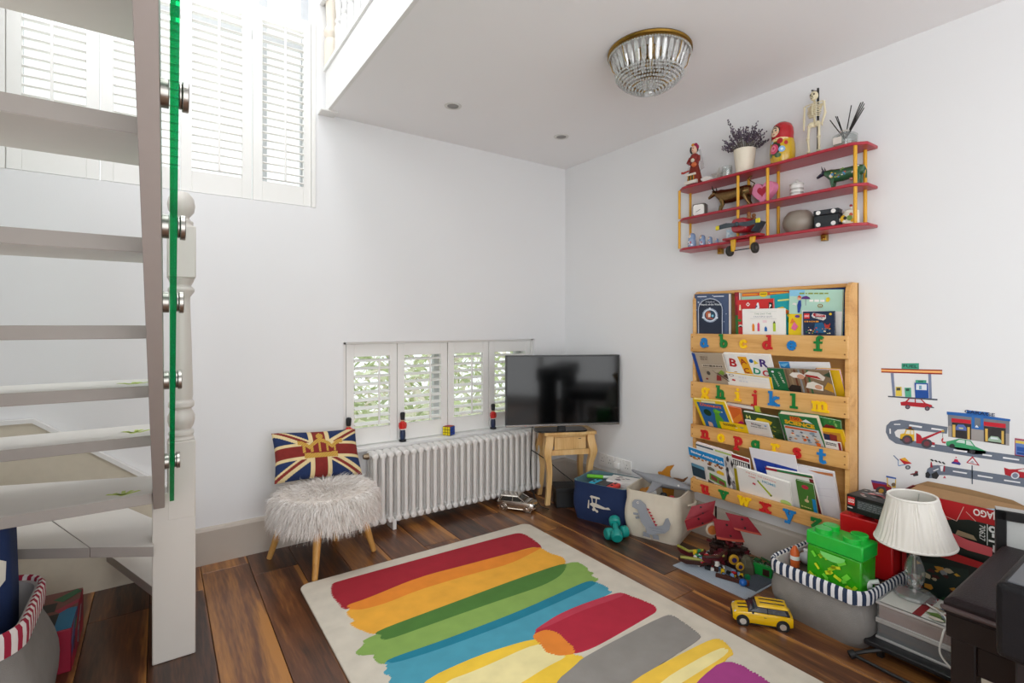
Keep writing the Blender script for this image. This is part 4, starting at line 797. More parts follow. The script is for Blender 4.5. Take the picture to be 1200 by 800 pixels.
# large nesting doll
def nesting(loc, h, label, cols, group=None, detail=True, nm='nesting_doll'):
    t = thing(nm, label, 'doll', loc, FACE, group)
    s = h
    prof = [(.20, 0), (.235, .02), (.262, .12), (.272, .28), (.262, .44), (.238, .56), (.232, .62), (.24, .70), (.232, .82), (.19, .92), (.11, .98), (.01, 1.0)]
    lo = [(r*s, z*s) for r, z in prof if z <= .57]; hi = [(r*s, z*s) for r, z in prof if z >= .56]
    MB().lathe(lo, 28).build('body', mat(cols[0], .25, var=.05, coat=.5), t)
    def rad_at(z):
        for (r0, z0), (r1, z1) in zip(prof[:-1], prof[1:]):
            if z0 <= z <= z1: return r0+(r1-r0)*(z-z0)/(z1-z0)
        return .01
    MB().lathe(hi, 28).build('headscarf', mat(cols[1], .25, var=.05, coat=.5), t)
    def patch(u, v, r, rz, h_, nm_, k=0):
        m = MB(); n = 14; vs = []
        for rr in (0, .55, 1):
            for i in range(n):
                a = 6.283*i/n; uu = u+r*rr*math.cos(a); z = v+rz*rr*math.sin(a); q = rad_at(z)+.0028+.0012*k
                vs.append((q*math.sin(uu)*s, -q*math.cos(uu)*s, z*s))
        fs = []
        for j in range(2):
            for i in range(n): fs.append((j*n+i, j*n+(i+1) % n, (j+1)*n+(i+1) % n, (j+1)*n+i))
        m.add(vs, fs); return m, h_
    plist = []
    def P(*a, **k): plist.append(patch(*a, **k))
    fc = -.35
    if detail:
        P(fc, .76, .62, .125, '#241a16', 'x'); P(fc, .745, .52, .115, '#efcfae', 'x', k=1)
        for sg in (-1, 1): P(fc+sg*.21, .765, .085, .022, '#3d5a4a', 'x', k=2); P(fc+sg*.21, .765, .045, .014, '#151210', 'x', k=3); P(fc+sg*.30, .715, .08, .02, '#e8a48d', 'x', k=2)
        P(fc, .685, .08, .014, '#b3302a', 'x', k=2)
        P(.1, .55, .9, .035, '#ead3a0', 'x', k=1); P(.25, .50, .26, .07, '#a81d24', 'x', k=2); P(.75, .44, .16, .05, '#b3242a', 'x', k=2)
        P(-.15, .34, .50, .16, '#22331d', 'x'); P(-.25, .33, .40, .115, '#d4456a', 'x', k=2); P(-.3, .345, .24, .07, '#e987a0', 'x', k=3); P(-.27, .35, .10, .03, '#c22f58', 'x', k=4)
        P(.42, .30, .26, .07, '#7fb0dc', 'x', k=3); P(.42, .30, .11, .03, '#d9e6f2', 'x', k=4); P(-.5, .50, .16, .035, '#a8c7dc', 'x', k=3); P(.1, .17, .28, .05, '#2f5a2a', 'x', k=2); P(-.6, .2, .2, .05, '#2f5a2a', 'x', k=2)
    else:
        P(-.2, .77, .55, .11, '#f0d9c2', 'x'); P(-.38, .78, .08, .02, '#223', 'x', k=1); P(-.02, .78, .08, .02, '#223', 'x', k=1); P(-.2, .70, .07, .014, '#b33', 'x', k=1); P(-.2, .90, .5, .05, '#c98a3a', 'x')
        P(-.3, .32, .42, .13, '#f0f0f2', 'x'); P(.25, .36, .22, .09, '#b34a58', 'x', k=1); P(-.35, .30, .20, .08, '#2f3f86', 'x', k=1); P(.5, .2, .25, .06, '#eef', 'x')
    mats_, mb_ = [], MB(); ix = {}
    for m_, h_ in plist:
        if h_ not in ix: ix[h_] = len(mats_); mats_.append(mat(h_, .3, coat=.4))
        mb_.add(m_.v, m_.f, ix[h_])
    mb_.build('painting', mats_, t); return t
nesting((-.075, -1.700, TOP), .208, 'large red nesting doll with a painted rose on the top shelf', ('#c9a21e', '#b01822'))
for i, (y, h_) in enumerate(((-1.195, .086), (-1.262, .066), (-1.310, .050), (-1.352, .034))):
    nesting((-.085, y, BOT), h_, ['tallest of the four small blue nesting dolls on the bottom shelf', 'second tallest of the four small blue nesting dolls on the bottom shelf', 'third tallest of the four small blue nesting dolls on the bottom shelf', 'smallest blue nesting doll at the right end of its row'][i], ('#8fa3c4', '#7f98bd'), 'four small blue nesting dolls', False)
# model skeleton on a stand
t = thing('skeleton_model', 'ivory model skeleton on a black stand on the top shelf', 'model', (-.075, -1.845, TOP), FACE)
MB().box((.03, .02, .009), (.14, .07, .018)).build('base', mat('#2c3338', .5), t, bevel=.003)
MB().tube([(.01, .016, .018), (.01, .016, .318)], .005, 8).tube([(.01, .016, .300), (-.012, .0, .312)], .004, 6).build('pole', BLACK, t)
IV = mat('#ddd2b2', .5, var=.06, scale=60)
k = MB().ell((0, 0, .283), (.017, .019, .021)).ell((0, -.008, .268), (.011, .011, .010)); sk = k.build('skull', IV, t)
q = MB()
for s in (-1, 1): q.ell((s*.007, -.0165, .284), (.0042, .004, .005), 0, 8, 5)
q.box((0, -.018, .275), (.003, .004, .005)).box((0, -.0175, .2665), (.011, .003, .002)); q.build('socket', mat('#4f4634', .7), sk)
k = MB()
for i in range(14): k.ell((0, .004, .155+.0085*i), (.0065, .006, .0042), 0, 8, 4)
k.build('spine', IV, t)
k = MB()
for i in range(7):
    w_ = [.017, .022, .026, .028, .028, .026, .022][i]; z = .238-.0085*i
    k.tube([(w_*math.sin(a), .002-.018*math.cos(a)*.9, z-.004*math.cos(a)) for a in [R(-165+330*j/14) for j in range(15)]], .0026, 5)
k.box((0, -.0155, .213), (.006, .002, .05)); k.tube([(-.04, 0, .246), (0, -.012, .243), (.04, 0, .246)], .0025, 6)
for s in (-1, 1): k.prism([(s*.018, .010, .243), (s*.036, .010, .240), (s*.024, .010, .213)], (0, .003, 0))
k.build('ribcage', IV, t)
k = MB().ell((-.014, 0, .150), (.014, .009, .013)).ell((.014, 0, .150), (.014, .009, .013)).ell((0, .003, .148), (.008, .007, .012)); k.build('pelvis', IV, t)
for s in (-1, 1):
    sh, el, ha = Vector((s*.042, 0, .243)), Vector((s*.046, .004, .190)), Vector((s*.040, -.012, .143))
    MB().tube([sh, sh.lerp(el, .1), sh.lerp(el, .5), sh.lerp(el, .9), el], [.007, .0048, .004, .0048, .006], 7).tube([el, el.lerp(ha, .5), ha], [.0055, .0045, .004], 7).ell(ha-Vector((0, 0, .007)), (.004, .003, .009), 0, 8, 5).build('arm', IV, t)
    hp_, kn, an = Vector((s*.022, 0, .148)), Vector((s*.024, -.006, .085)), Vector((s*.022, 0, .026))
    MB().tube([hp_, hp_.lerp(kn, .12), hp_.lerp(kn, .5), hp_.lerp(kn, .9), kn], [.009, .006, .005, .006, .0085], 8).tube([kn, kn.lerp(an, .12), kn.lerp(an, .6), an], [.0075, .0055, .0046, .0055], 8).tube([an+Vector((0, .006, -.004)), an+Vector((0, -.012, -.005)), an+Vector((0, -.024, -.006))], [.004, .004, .0025], 7).build('leg', IV, t)
# reed diffuser
t = thing('reed_diffuser', 'clear glass reed diffuser with black sticks at the right of the top shelf', 'diffuser', (-.075, -1.975, TOP), FACE)
MB().lathe([(.045, 0), (.047, .004), (.047, .056), (.040, .062), (.018, .064), (.018, .076), (.015, .076), (.015, .060), (.036, .056), (.043, .05), (.043, .006)], 28, cap=False).build('bottle', clear('diffuser_glass', '#eef1f0', .07, .03, .05), t)
MB().lathe([(.0425, .006), (.0425, .022), (.001, .0221)], 24).build('liquid', clear('diffuser_oil', '#e8dccb', .05, .02, .2, '#cbb9a6'), t)
MB().box((-.012, -.0478, .030), (.034, .001, .030)).build('label', mat('#d8cfc6', .6), t, label='pale paper label')
MB().lathe([(.019, .070), (.021, .070), (.021, .078), (.018, .078)], 20, cap=False).build('collar', CHROME, t)
for ang, rl in ((-32, .15), (-20, .145), (-17, .14), (12, .165), (27, .18), (30, .185), (33, .18), (36, .165)):
    MB().tube([(-.010*math.sin(R(ang)), 0, .03), (math.sin(R(ang))*rl*.78, .006*(ang % 3-1), math.cos(R(ang))*rl+.02)], .0022, 6).build('reed', mat('#1e1816', .7), t)
# middle shelf
t = thing('cube_clock', 'small silver cube clock at the left of the middle shelf', 'clock', (-.08, -1.245, MID), FACE+14)
MB().box((0, 0, .036), (.072, .05, .072)).build('case', mat('#77726c', .35, metal=.6), t, bevel=.008, seg=3)
MB().prism([(x, -.0251, z+.036) for x, z in rrect(.060, .060, .012)], (0, -.0012, 0)).build('dial', mat('#ece9e4', .4), t, smooth=0)
m = MB()
for p_, q_ in (((0, 0), (.010, .006)), ((0, 0), (-.014, -.006))):
    a, b = Vector((p_[0], -.0268, p_[1]+.032)), Vector((q_[0], -.0268, q_[1]+.032)); m.tube([a, b], .0012, 5)
m.build('hand', BLACK, t)
def cow(nm, label, cat, loc, rz, L, M_, parts, head_col, horn, belly=1.0):
    """bull or cow figure; local -X is the head end, +Z up"""
    t = thing(nm, label, cat, loc, rz); s = L
    def ring(x, cy_, cz, ry, rz_, n=14): return [Vector((x*s, (cy_+ry*math.cos(6.283*k/n))*s, (cz+rz_*math.sin(6.283*k/n))*s)) for k in range(n)]
    b = MB().loft([ring(.50, 0, .40, .02, .03), ring(.47, 0, .39, .09, .11), ring(.36, 0, .38, .125, .15), ring(.18, 0, .37, .13, .155*belly), ring(0, 0, .36, .135, .165*belly), ring(-.18, 0, .37, .13, .17), ring(-.27, 0, .40, .11, .16), ring(-.36, 0, .45, .075, .105), ring(-.43, 0, .49, .05, .07)])
    b.build('body', M_, t)
    h = MB().loft([ring(-.40, 0, .50, .045, .06), ring(-.45, 0, .50, .062, .068), ring(-.51, 0, .47, .052, .055), ring(-.58, 0, .43, .036, .04), ring(-.61, 0, .42, .030, .03)])
    for sg in (-1, 1): h.ell((-.44*s, sg*.085*s, .53*s), (.02*s, .035*s, .018*s), 0, 8, 5)
    hd = h.build('head', head_col, t)
    hn = MB()
    for sg in (-1, 1): hn.tube([(-.44*s, sg*.04*s, .55*s), (-.45*s, sg*.085*s, .60*s), (-.47*s, sg*.075*s, .67*s)], [.018*s, .014*s, .004*s], 7)
    hn.build('horn', horn, hd)
    e = MB()
    for sg in (-1, 1): e.ell((-.495*s, sg*.05*s, .50*s), (.009*s, .008*s, .010*s), 0, 6, 4)
    e.build('eye', mat('#e9e6df', .3), hd)
    for (x, sg, pose) in parts:
        y = sg*.075
        fx, kx = pose
        MB().tube([(x*s, y*s, .30*s), ((x+kx)*s, y*s, .16*s), ((x+fx)*s, y*s, .045*s), ((x+fx-.01)*s, y*s, 0)], [.062*s, .036*s, .026*s, .034*s], 9).build('leg', M_, t)
    return t, s
BRZ = mat('#7a5f3d', .25, metal=.9, var=.35, scale=40)
t, s = cow('bull_figure', 'dark bronze bull figure lunging on the middle shelf', 'ornament', (-.078, -1.435, MID), FACE, .225, BRZ, [(-.22, 1, (-.16, -.12)), (-.22, -1, (-.02, .03)), (.36, 1, (.10, .03)), (.36, -1, (.14, .06))], BRZ, mat('#2b221a', .3, metal=.7))
MB().tube([(.49*s, 0, .42*s), (.56*s, 0, .52*s), (.46*s, 0, .60*s), (.40*s, 0, .66*s), (.48*s, .02*s, .72*s)], [.018*s, .014*s, .012*s, .012*s, .02*s], 7).build('tail', BRZ, t)
MULTI = [mat('#2f5a3c', .25, coat=.6, var=.12), mat('#161d33', .25, coat=.6)]
t, s = cow('painted_cow', 'dark blue headed cow figure with a painted green body on the middle shelf', 'ornament', (-.075, -1.965, MID), FACE, .175, MULTI[0], [(-.22, 1, (-.02, .0)), (-.22, -1, (.02, .0)), (.36, 1, (.02, .03)), (.36, -1, (-.02, .02))], MULTI[1], mat('#14161c', .3))
pm = MB(); rnd = random.Random(4); pc = ['#c9a632', '#3f7fb5', '#d8d2c0', '#7fa54a', '#b5523a', '#1b2036']
for i in range(26):
    x, a = rnd.uniform(-.24, .42), rnd.uniform(-.5, 1.0); q = rnd.uniform(.018, .04)
    pm.ell((x*s, -.128*math.cos(a)*s, (.37+.150*math.sin(a))*s), (q*s, .006*s, q*s*rnd.uniform(.6, 1.3)), i % 6, 7, 4)
pm.build('painted_patch', [mat(c_, .3, coat=.5) for c_ in pc], t)
MB().tube([(.49*s, 0, .44*s), (.53*s, 0, .34*s), (.52*s, 0, .16*s)], [.016*s, .012*s, .022*s], 7).build('tail', MULTI[0], t)
MB().ell((.20*s, 0, .21*s), (.05*s, .06*s, .04*s)).build('udder', mat('#c98a86', .5), t)
# pink heart box
def heart(w_, n=26): 
    o = []
    for i in range(n):
        a = 6.283*i/n; o.append((w_*16*math.sin(a)**3/32, w_*(13*math.cos(a)-5*math.cos(2*a)-2*math.cos(3*a)-math.cos(4*a))/32))
    return o
t = thing('heart_box', 'pink heart-shaped box with a red heart on the middle shelf', 'box', (-.060, -1.603, MID), FACE-6)
MB().prism([(x, .02, z+.066) for x, z in heart(.125)], (0, -.04, 0)).build('box', mat('#e88bb0', .45), t, bevel=.003)
MB().prism([(x, -.0195, z+.068) for x, z in heart(.055)], (0, -.0025, 0)).build('heart', mat('#b3173a', .4), t, smooth=0)
# white striped jar
t = thing('striped_jar', 'small white jar with silver stripes and a lid on the middle shelf', 'jar', (-.07, -1.765, MID), FACE)
MB().lathe([(.027, 0), (.029, .004), (.029, .058), (.027, .062)], 24).build('jar', mat('#e8e6e3', .3), t)
m = MB()
for z in (.018, .036): m.lathe([(.0294, z), (.0294, z+.009)], 24, cap=False)
m.build('stripe', mat('#b5b1ac', .3, metal=.4), t)
MB().lathe([(.031, .062), (.031, .068), (.020, .073), (.005, .075), (.005, .080), (.007, .084), (.004, .089), (.0005, .09)], 24).build('lid', mat('#c9c6c1', .3), t)
# bottom shelf
t = thing('tissue_tin', 'small pale blue tin box on the bottom shelf', 'box', (-.068, -1.455, BOT), FACE+4)
MB().box((0, 0, .036), (.088, .055, .072)).build('tin', mat('#cfdde6', .35, var=.06, scale=40), t, bevel=.005)
art(t, .08, .064, blobs(22, .08, .05, .92, .3, ['#9c6b6b', '#7f8fa8', '#c9b3a0'], 4, (.02, .05)) + blobs(14, .05, .4, .95, .95, ['#e6eef4', '#b5cfe2'], 6, (.08, .15)), M=Matrix(((1, 0, 0, -.04), (0, 0, -1, -.0277), (0, 1, 0, .004), (0, 0, 0, 1))))
t = thing('wooden_plane', 'red wooden toy biplane with yellow struts hanging over the bottom shelf edge', 'toy plane', (-.135, -1.545, BOT), FACE-4)
WR = mat('#9c1c28', .35, coat=.4, var=.06); WY = mat('#d9a51c', .35, coat=.3); WG = mat('#39424a', .45)
MB().loft([[Vector((x*q, y, .064+z*q)) for x, z in rrect(.086, .070, .024)] for y, q in ((-.060, .86), (-.052, 1.0), (.03, 1.0), (.085, .72), (.105, .45))]).build('fuselage', WR, t)
MB().box((0, -.020, .006), (.21, .05, .012)).build('wing', WR, t, bevel=.005)
m = MB()
for s in (-1, 1): m.loft([[Vector((s*.010, -.072, .066+z)) for z in (-.008, .008)] + [Vector((s*.010, -.064, .066+z)) for z in (.008, -.008)], [Vector((s*.06, -.073, .064+s*-.006+z)) for z in (-.012, .012)] + [Vector((s*.06, -.066, .064+s*-.006+z)) for z in (.012, -.012)], [Vector((s*.118, -.070, .066+z)) for z in (-.010, .010)] + [Vector((s*.118, -.066, .066+z)) for z in (.010, -.010)]])
m.ell((0, -.072, .066), (.012, .010, .012)); pr = m.build('propeller', WG, t)
for s in (-1, 1): MB().box((s*.112, -.068, .066), (.024, .007, .022)).build('tip', mat('#d9c92a', .4), pr, bevel=.003)
for s in (-1, 1):
    MB().prism([(s*.055-.012, -.03, .014), (s*.055+.016, -.03, .014), (s*.052+.010, -.034, -.060), (s*.052-.008, -.034, -.060)], (0, .014, 0)).build('strut', WY, t, bevel=.002)
    w_ = MB().tube([(s*.070-.007, -.028, -.056), (s*.070+.007, -.028, -.056)], .027, 22); ww = w_.build('wheel', mat('#26241f', .6), t, bevel=.003)
    MB().tube([(s*.070-.009, -.028, -.056), (s*.070+.009, -.028, -.056)], .009, 12).build('hub', mat('#4d4a44', .4), ww)
MB().tube([(-.065, -.028, -.056), (.065, -.028, -.056)], .003, 8).build('axle', WG, t)
for y in (.01, .05):
    MB().lathe([(.012, 0), (.011, .014), (.006, .018)], 12, c=(.012, y, .096)).ell((.012, y, .121), (.0105, .0105, .011)).build('pilot', mat('#8a5a34', .5), t)
MB().box((.03, .08, .064), (.005, .04, .06), rot=(0, R(35), 0)).box((.075, -.01, .05), (.06, .055, .008), rot=(0, R(-52), 0)).build('tail_fin', WG, t, bevel=.003)
t = thing('round_vase', 'round taupe glass vase on the bottom shelf', 'vase', (-.072, -1.776, BOT), FACE)
MB().lathe([(.035, 0), (.050, .004), (.066, .030), (.070, .052), (.063, .078), (.048, .098), (.042, .102), (.039, .098), (.055, .075), (.062, .052), (.045, .012), (.01, .008)], 32, cap=False).lathe([(.035, 0), (.001, .0005)], 32).build('vase', mat('#8a7f74', .35, var=.10, scale=8), t)
t = thing('spotted_box', 'black leather box with white dots like a die on the bottom shelf', 'box', (-.072, -1.905, BOT), FACE+8)
MB().box((0, 0, .030), (.098, .075, .060)).build('box', mat('#202428', .5, bump=.1, bscale=300), t, bevel=.004)
MB().box((0, 0, .0725), (.101, .078, .023)).build('lid', mat('#23272c', .5, bump=.1, bscale=300), t, bevel=.004)
for x, z in ((-.030, .018), (.030, .018), (-.030, .072), (.030, .072)):
    MB().tube([(x, -.0365, z), (x, -.0405, z)], .0095, 16).build('dot', mat('#e8e6e2', .4), t)
for y in (-.02, .02): MB().tube([(.0480, y, .03 if y < 0 else .072), (.0525, y, .03 if y < 0 else .072)], .008, 14).build('dot', mat('#e8e6e2', .4), t)
t = thing('honey_pot', 'little white lidded pot with a yellow flower print on the bottom shelf', 'pot', (-.075, -1.998, BOT), FACE)
MB().lathe([(.027, 0), (.031, .004), (.032, .05), (.028, .058)], 24).build('pot', mat('#e2dccb', .3), t)
MB().lathe([(.029, .058), (.029, .064), (.016, .072), (.004, .074), (.004, .084), (.001, .086)], 24).build('lid', mat('#e6e2d6', .3), t)
MB().ell((0, 0, .088), (.006, .006, .006)).build('knob', mat('#a3202a', .3), t)
m = MB()
for a, z, q, mi in ((-.55, .03, .017, 0), (-.75, .025, .009, 1), (-.35, .032, .008, 1), (-.5, .018, .008, 2), (.2, .03, .012, 3), (.5, .02, .009, 0), (.35, .044, .008, 4)):
    m.ell((.0315*math.sin(a), -.0315*math.cos(a), z), (q, .003, q), mi, 9, 5, )
m.build('painted_flower', [mat('#e3b21c', .4), mat('#2a2622', .4), mat('#f2efe6', .4), mat('#7f9a4a', .4), mat('#c9573a', .4)], t)

# ------------------------------------------------------------------ vinyl wall stickers (flat film on the right wall)
DM = wallframe(-2, 0, -.0006)
def decal(nm, label, items, group='children road town wall stickers'):
    o = art(None, 1, 1, items, 0, nm, .00012, DM, .6); tag(o, label, 'wall sticker', group); return o
SL, SLD = '#6d7686', '#59616f'
o = decal('petrol_station_sticker', 'petrol station wall sticker with a striped canopy and three pumps', [
 ('p', [(0.12, 0.9957), (0.1308, 0.9965), (0.1369, 0.8991), (0.1277, 0.8981)], '#7c86a3'), ('p', [(0.2491, 1.0039), (0.2588, 1.0047), (0.2616, 0.9031), (0.2533, 0.9021)], '#7c86a3'),
 ('p', [(0.0857, 1.0141), (0.2943, 1.0228), (0.2943, 1.0034), (0.0857, 0.9956)], '#8e1e22'), ('p', [(0.0857, 1.0093), (0.2943, 1.0184), (0.2943, 1.0085), (0.0857, 1.0004)], '#ef9c52'), ('p', [(0.0857, 1.0063), (0.2943, 1.0153), (0.2943, 1.0119), (0.0857, 1.0034)], '#f6c98a'),
 ('p', [(0.1595, 1.0401), (0.2189, 1.0444), (0.2189, 1.0191), (0.1595, 1.0167)], '#3f9f84'),
 ('p', [(0.1108, 0.8976), (0.2794, 0.9045), (0.2794, 0.8983), (0.1108, 0.8925)], '#434a58'),
 ('p', [(0.1384, 0.9392), (0.1595, 0.9412), (0.161, 0.9019), (0.1384, 0.9)], '#e0c64f'), ('p', [(0.1414, 0.9358), (0.155, 0.9372), (0.155, 0.9253), (0.1414, 0.9239)], '#4c4a40'),
 ('p', [(0.1694, 0.9386), (0.192, 0.9409), (0.1935, 0.9021), (0.1723, 0.9003)], '#56ad8c'), ('p', [(0.1744, 0.9356), (0.1862, 0.9368), (0.1862, 0.9261), (0.1744, 0.9249)], '#2d5548'),
 ('p', [(0.2036, 0.9622), (0.2491, 0.9651), (0.2519, 0.904), (0.2065, 0.9008)], '#1f4fa0'), ('p', [(0.2094, 0.9575), (0.2449, 0.9595), (0.2449, 0.9358), (0.2094, 0.9339)], '#dfe5ee'), ('p', [(0.2194, 0.9525), (0.228, 0.9533), (0.228, 0.9376), (0.2194, 0.9367)], '#6fa0b8'), ('p', [(0.208, 0.9743), (0.2435, 0.9767), (0.2435, 0.9649), (0.208, 0.9626)], '#3f9f84'), ('p', [(0.2166, 0.9708), (0.2336, 0.972), (0.2336, 0.9675), (0.2166, 0.9663)], '#25624f')])
def dtext(par, s, px, py, size, h, **k):
    (u, v), = DW(px, py); text(par, s, u, v, size, h, .0022, M=DM, **k)
def DW(px, py): return [_dw[(px, py)]]
_dw = {(1067, 429): [(0.1891, 1.0295)][0], (1148, 482.5): [(0.4067, 0.865)][0]}
dtext(o, 'FUEL', 1067, 429, .017, '#1c3f36', sx=1.35, bold=.01)
def car_side(body, wheel, x0, x1, y, slope, h):
    return None
decal('red_car_sticker', 'small red car wall sticker under the petrol station', [
 ('p', [(0.155, 0.876), (0.1729, 0.8818), (0.1832, 0.8962), (0.2266, 0.8989), (0.2407, 0.8832), (0.2616, 0.8772), (0.263, 0.867), (0.2407, 0.864), (0.1978, 0.8636), (0.1565, 0.8625)], '#b3202e'), ('p', [(0.1803, 0.8827), (0.1876, 0.8936), (0.2042, 0.8948), (0.2042, 0.8811), (0.1803, 0.8809)], '#d5d3da'), ('p', [(0.208, 0.8949), (0.2237, 0.8958), (0.2351, 0.8825), (0.2088, 0.8809)], '#d5d3da'),
 ('p', [(0.1891, 0.86), (0.1882, 0.8559), (0.1858, 0.8523), (0.1822, 0.85), (0.1783, 0.8495), (0.1747, 0.8509), (0.1723, 0.8538), (0.1714, 0.8577), (0.1724, 0.8619), (0.1749, 0.8654), (0.1784, 0.8676), (0.1824, 0.8681), (0.1859, 0.8667), (0.1883, 0.8638)], '#4b4450'), ('p', [(0.2549, 0.8625), (0.2541, 0.8584), (0.2517, 0.855), (0.2482, 0.8527), (0.2443, 0.8522), (0.2408, 0.8535), (0.2384, 0.8564), (0.2376, 0.8602), (0.2385, 0.8642), (0.2409, 0.8677), (0.2445, 0.8699), (0.2483, 0.8703), (0.2518, 0.869), (0.2541, 0.8661)], '#4b4450'), ('p', [(0.1853, 0.8595), (0.1848, 0.8572), (0.1834, 0.8553), (0.1814, 0.8541), (0.1792, 0.8538), (0.1772, 0.8545), (0.1758, 0.8561), (0.1753, 0.8582), (0.1758, 0.8604), (0.1772, 0.8624), (0.1792, 0.8636), (0.1815, 0.8638), (0.1835, 0.8631), (0.1848, 0.8615)], '#7d6a74'), ('p', [(0.251, 0.8619), (0.2506, 0.8598), (0.2492, 0.8579), (0.2473, 0.8567), (0.2452, 0.8564), (0.2433, 0.8571), (0.242, 0.8586), (0.2415, 0.8607), (0.242, 0.8629), (0.2434, 0.8647), (0.2453, 0.8659), (0.2474, 0.8662), (0.2493, 0.8654), (0.2506, 0.8639)], '#7d6a74'), ('p', [(0.2602, 0.8718), (0.2685, 0.8694), (0.2685, 0.866), (0.2546, 0.8655)], '#555060')])
decal('road_sticker', 'grey winding road wall sticker with white dashes', [
 ('p', [(0.3116, 0.7973), (0.309, 0.7698), (0.1685, 0.7649), (0.1445, 0.759), (0.1338, 0.7463), (0.1384, 0.729), (0.1565, 0.7215), (0.2407, 0.7213), (0.361, 0.7226), (0.527, 0.7262), (0.652, 0.728), (0.652, 0.6988), (0.527, 0.6969), (0.361, 0.6944), (0.2407, 0.6952), (0.1384, 0.6982), (0.1139, 0.7136), (0.1023, 0.7409), (0.1045, 0.7688), (0.12, 0.7896), (0.1535, 0.802)], SL)] + [('p', pp, '#eeeff2') for pp in ([(0.1323, 0.7806), (0.155, 0.7842), (0.155, 0.7802), (0.1323, 0.7766)], [(0.1862, 0.7874), (0.2294, 0.7863), (0.228, 0.779), (0.1847, 0.78)], [(0.2602, 0.7854), (0.2983, 0.7849), (0.297, 0.7793), (0.2588, 0.779)], [(0.1154, 0.7578), (0.1207, 0.7587), (0.1216, 0.7369), (0.1163, 0.736)], [(0.2435, 0.7148), (0.2712, 0.715), (0.2698, 0.7096), (0.2421, 0.7094)], [(0.3301, 0.713), (0.3712, 0.7137), (0.3699, 0.7078), (0.3288, 0.7067)], [(0.4158, 0.7124), (0.4422, 0.7131), (0.441, 0.7071), (0.4146, 0.7066)], [(0.4727, 0.7132), (0.5159, 0.7136), (0.5148, 0.7084), (0.4716, 0.7072)])])
decal('lower_road_sticker', 'second grey road wall sticker coming out of a tunnel', [
 ('p', [(0.2407, 0.5907), (0.2463, 0.6164), (0.263, 0.6334), (0.2821, 0.6391), (0.3143, 0.6406), (0.652, 0.6522), (0.652, 0.6201), (0.527, 0.6151), (0.3143, 0.6068), (0.2821, 0.599), (0.2794, 0.5863), (0.2435, 0.5775)], SL)] + [('p', pp, '#eeeff2') for pp in ([(0.3275, 0.6285), (0.3712, 0.6298), (0.3686, 0.6243), (0.3275, 0.6231)], [(0.4011, 0.6295), (0.4446, 0.6304), (0.4434, 0.6253), (0.4011, 0.6236)], [(0.475, 0.63), (0.5181, 0.6314), (0.5181, 0.6267), (0.475, 0.6246)], [(0.2657, 0.614), (0.2821, 0.6264), (0.2835, 0.6233), (0.2671, 0.6109)], [(0.2875, 0.6362), (0.2983, 0.6393), (0.2956, 0.6176), (0.2902, 0.6163)])] + [('p', [(0.2996, 0.6413), (0.3037, 0.6416), (0.3026, 0.6172), (0.2983, 0.6172)], '#a3273a'), ('p', [(0.2574, 0.6466), (0.261, 0.6474), (0.2643, 0.6257), (0.256, 0.6238)], '#a3273a')] + [('p', pp, '#2a2b2f') for pp in ([(0.2546, 0.6564), (0.2616, 0.6596), (0.2685, 0.6532), (0.263, 0.6503)], [(0.2685, 0.6559), (0.2753, 0.6585), (0.2808, 0.6518), (0.2753, 0.6495)], [(0.2808, 0.6552), (0.2862, 0.6574), (0.2929, 0.6504), (0.2875, 0.6482)], [(0.2929, 0.6545), (0.2983, 0.6563), (0.305, 0.6483), (0.2996, 0.6464)], [(0.2407, 0.5977), (0.2491, 0.6066), (0.2574, 0.5947), (0.2519, 0.5795), (0.2407, 0.5803)], [(0.2602, 0.5989), (0.2767, 0.6131), (0.2848, 0.5979), (0.2767, 0.5822), (0.263, 0.5823)])])
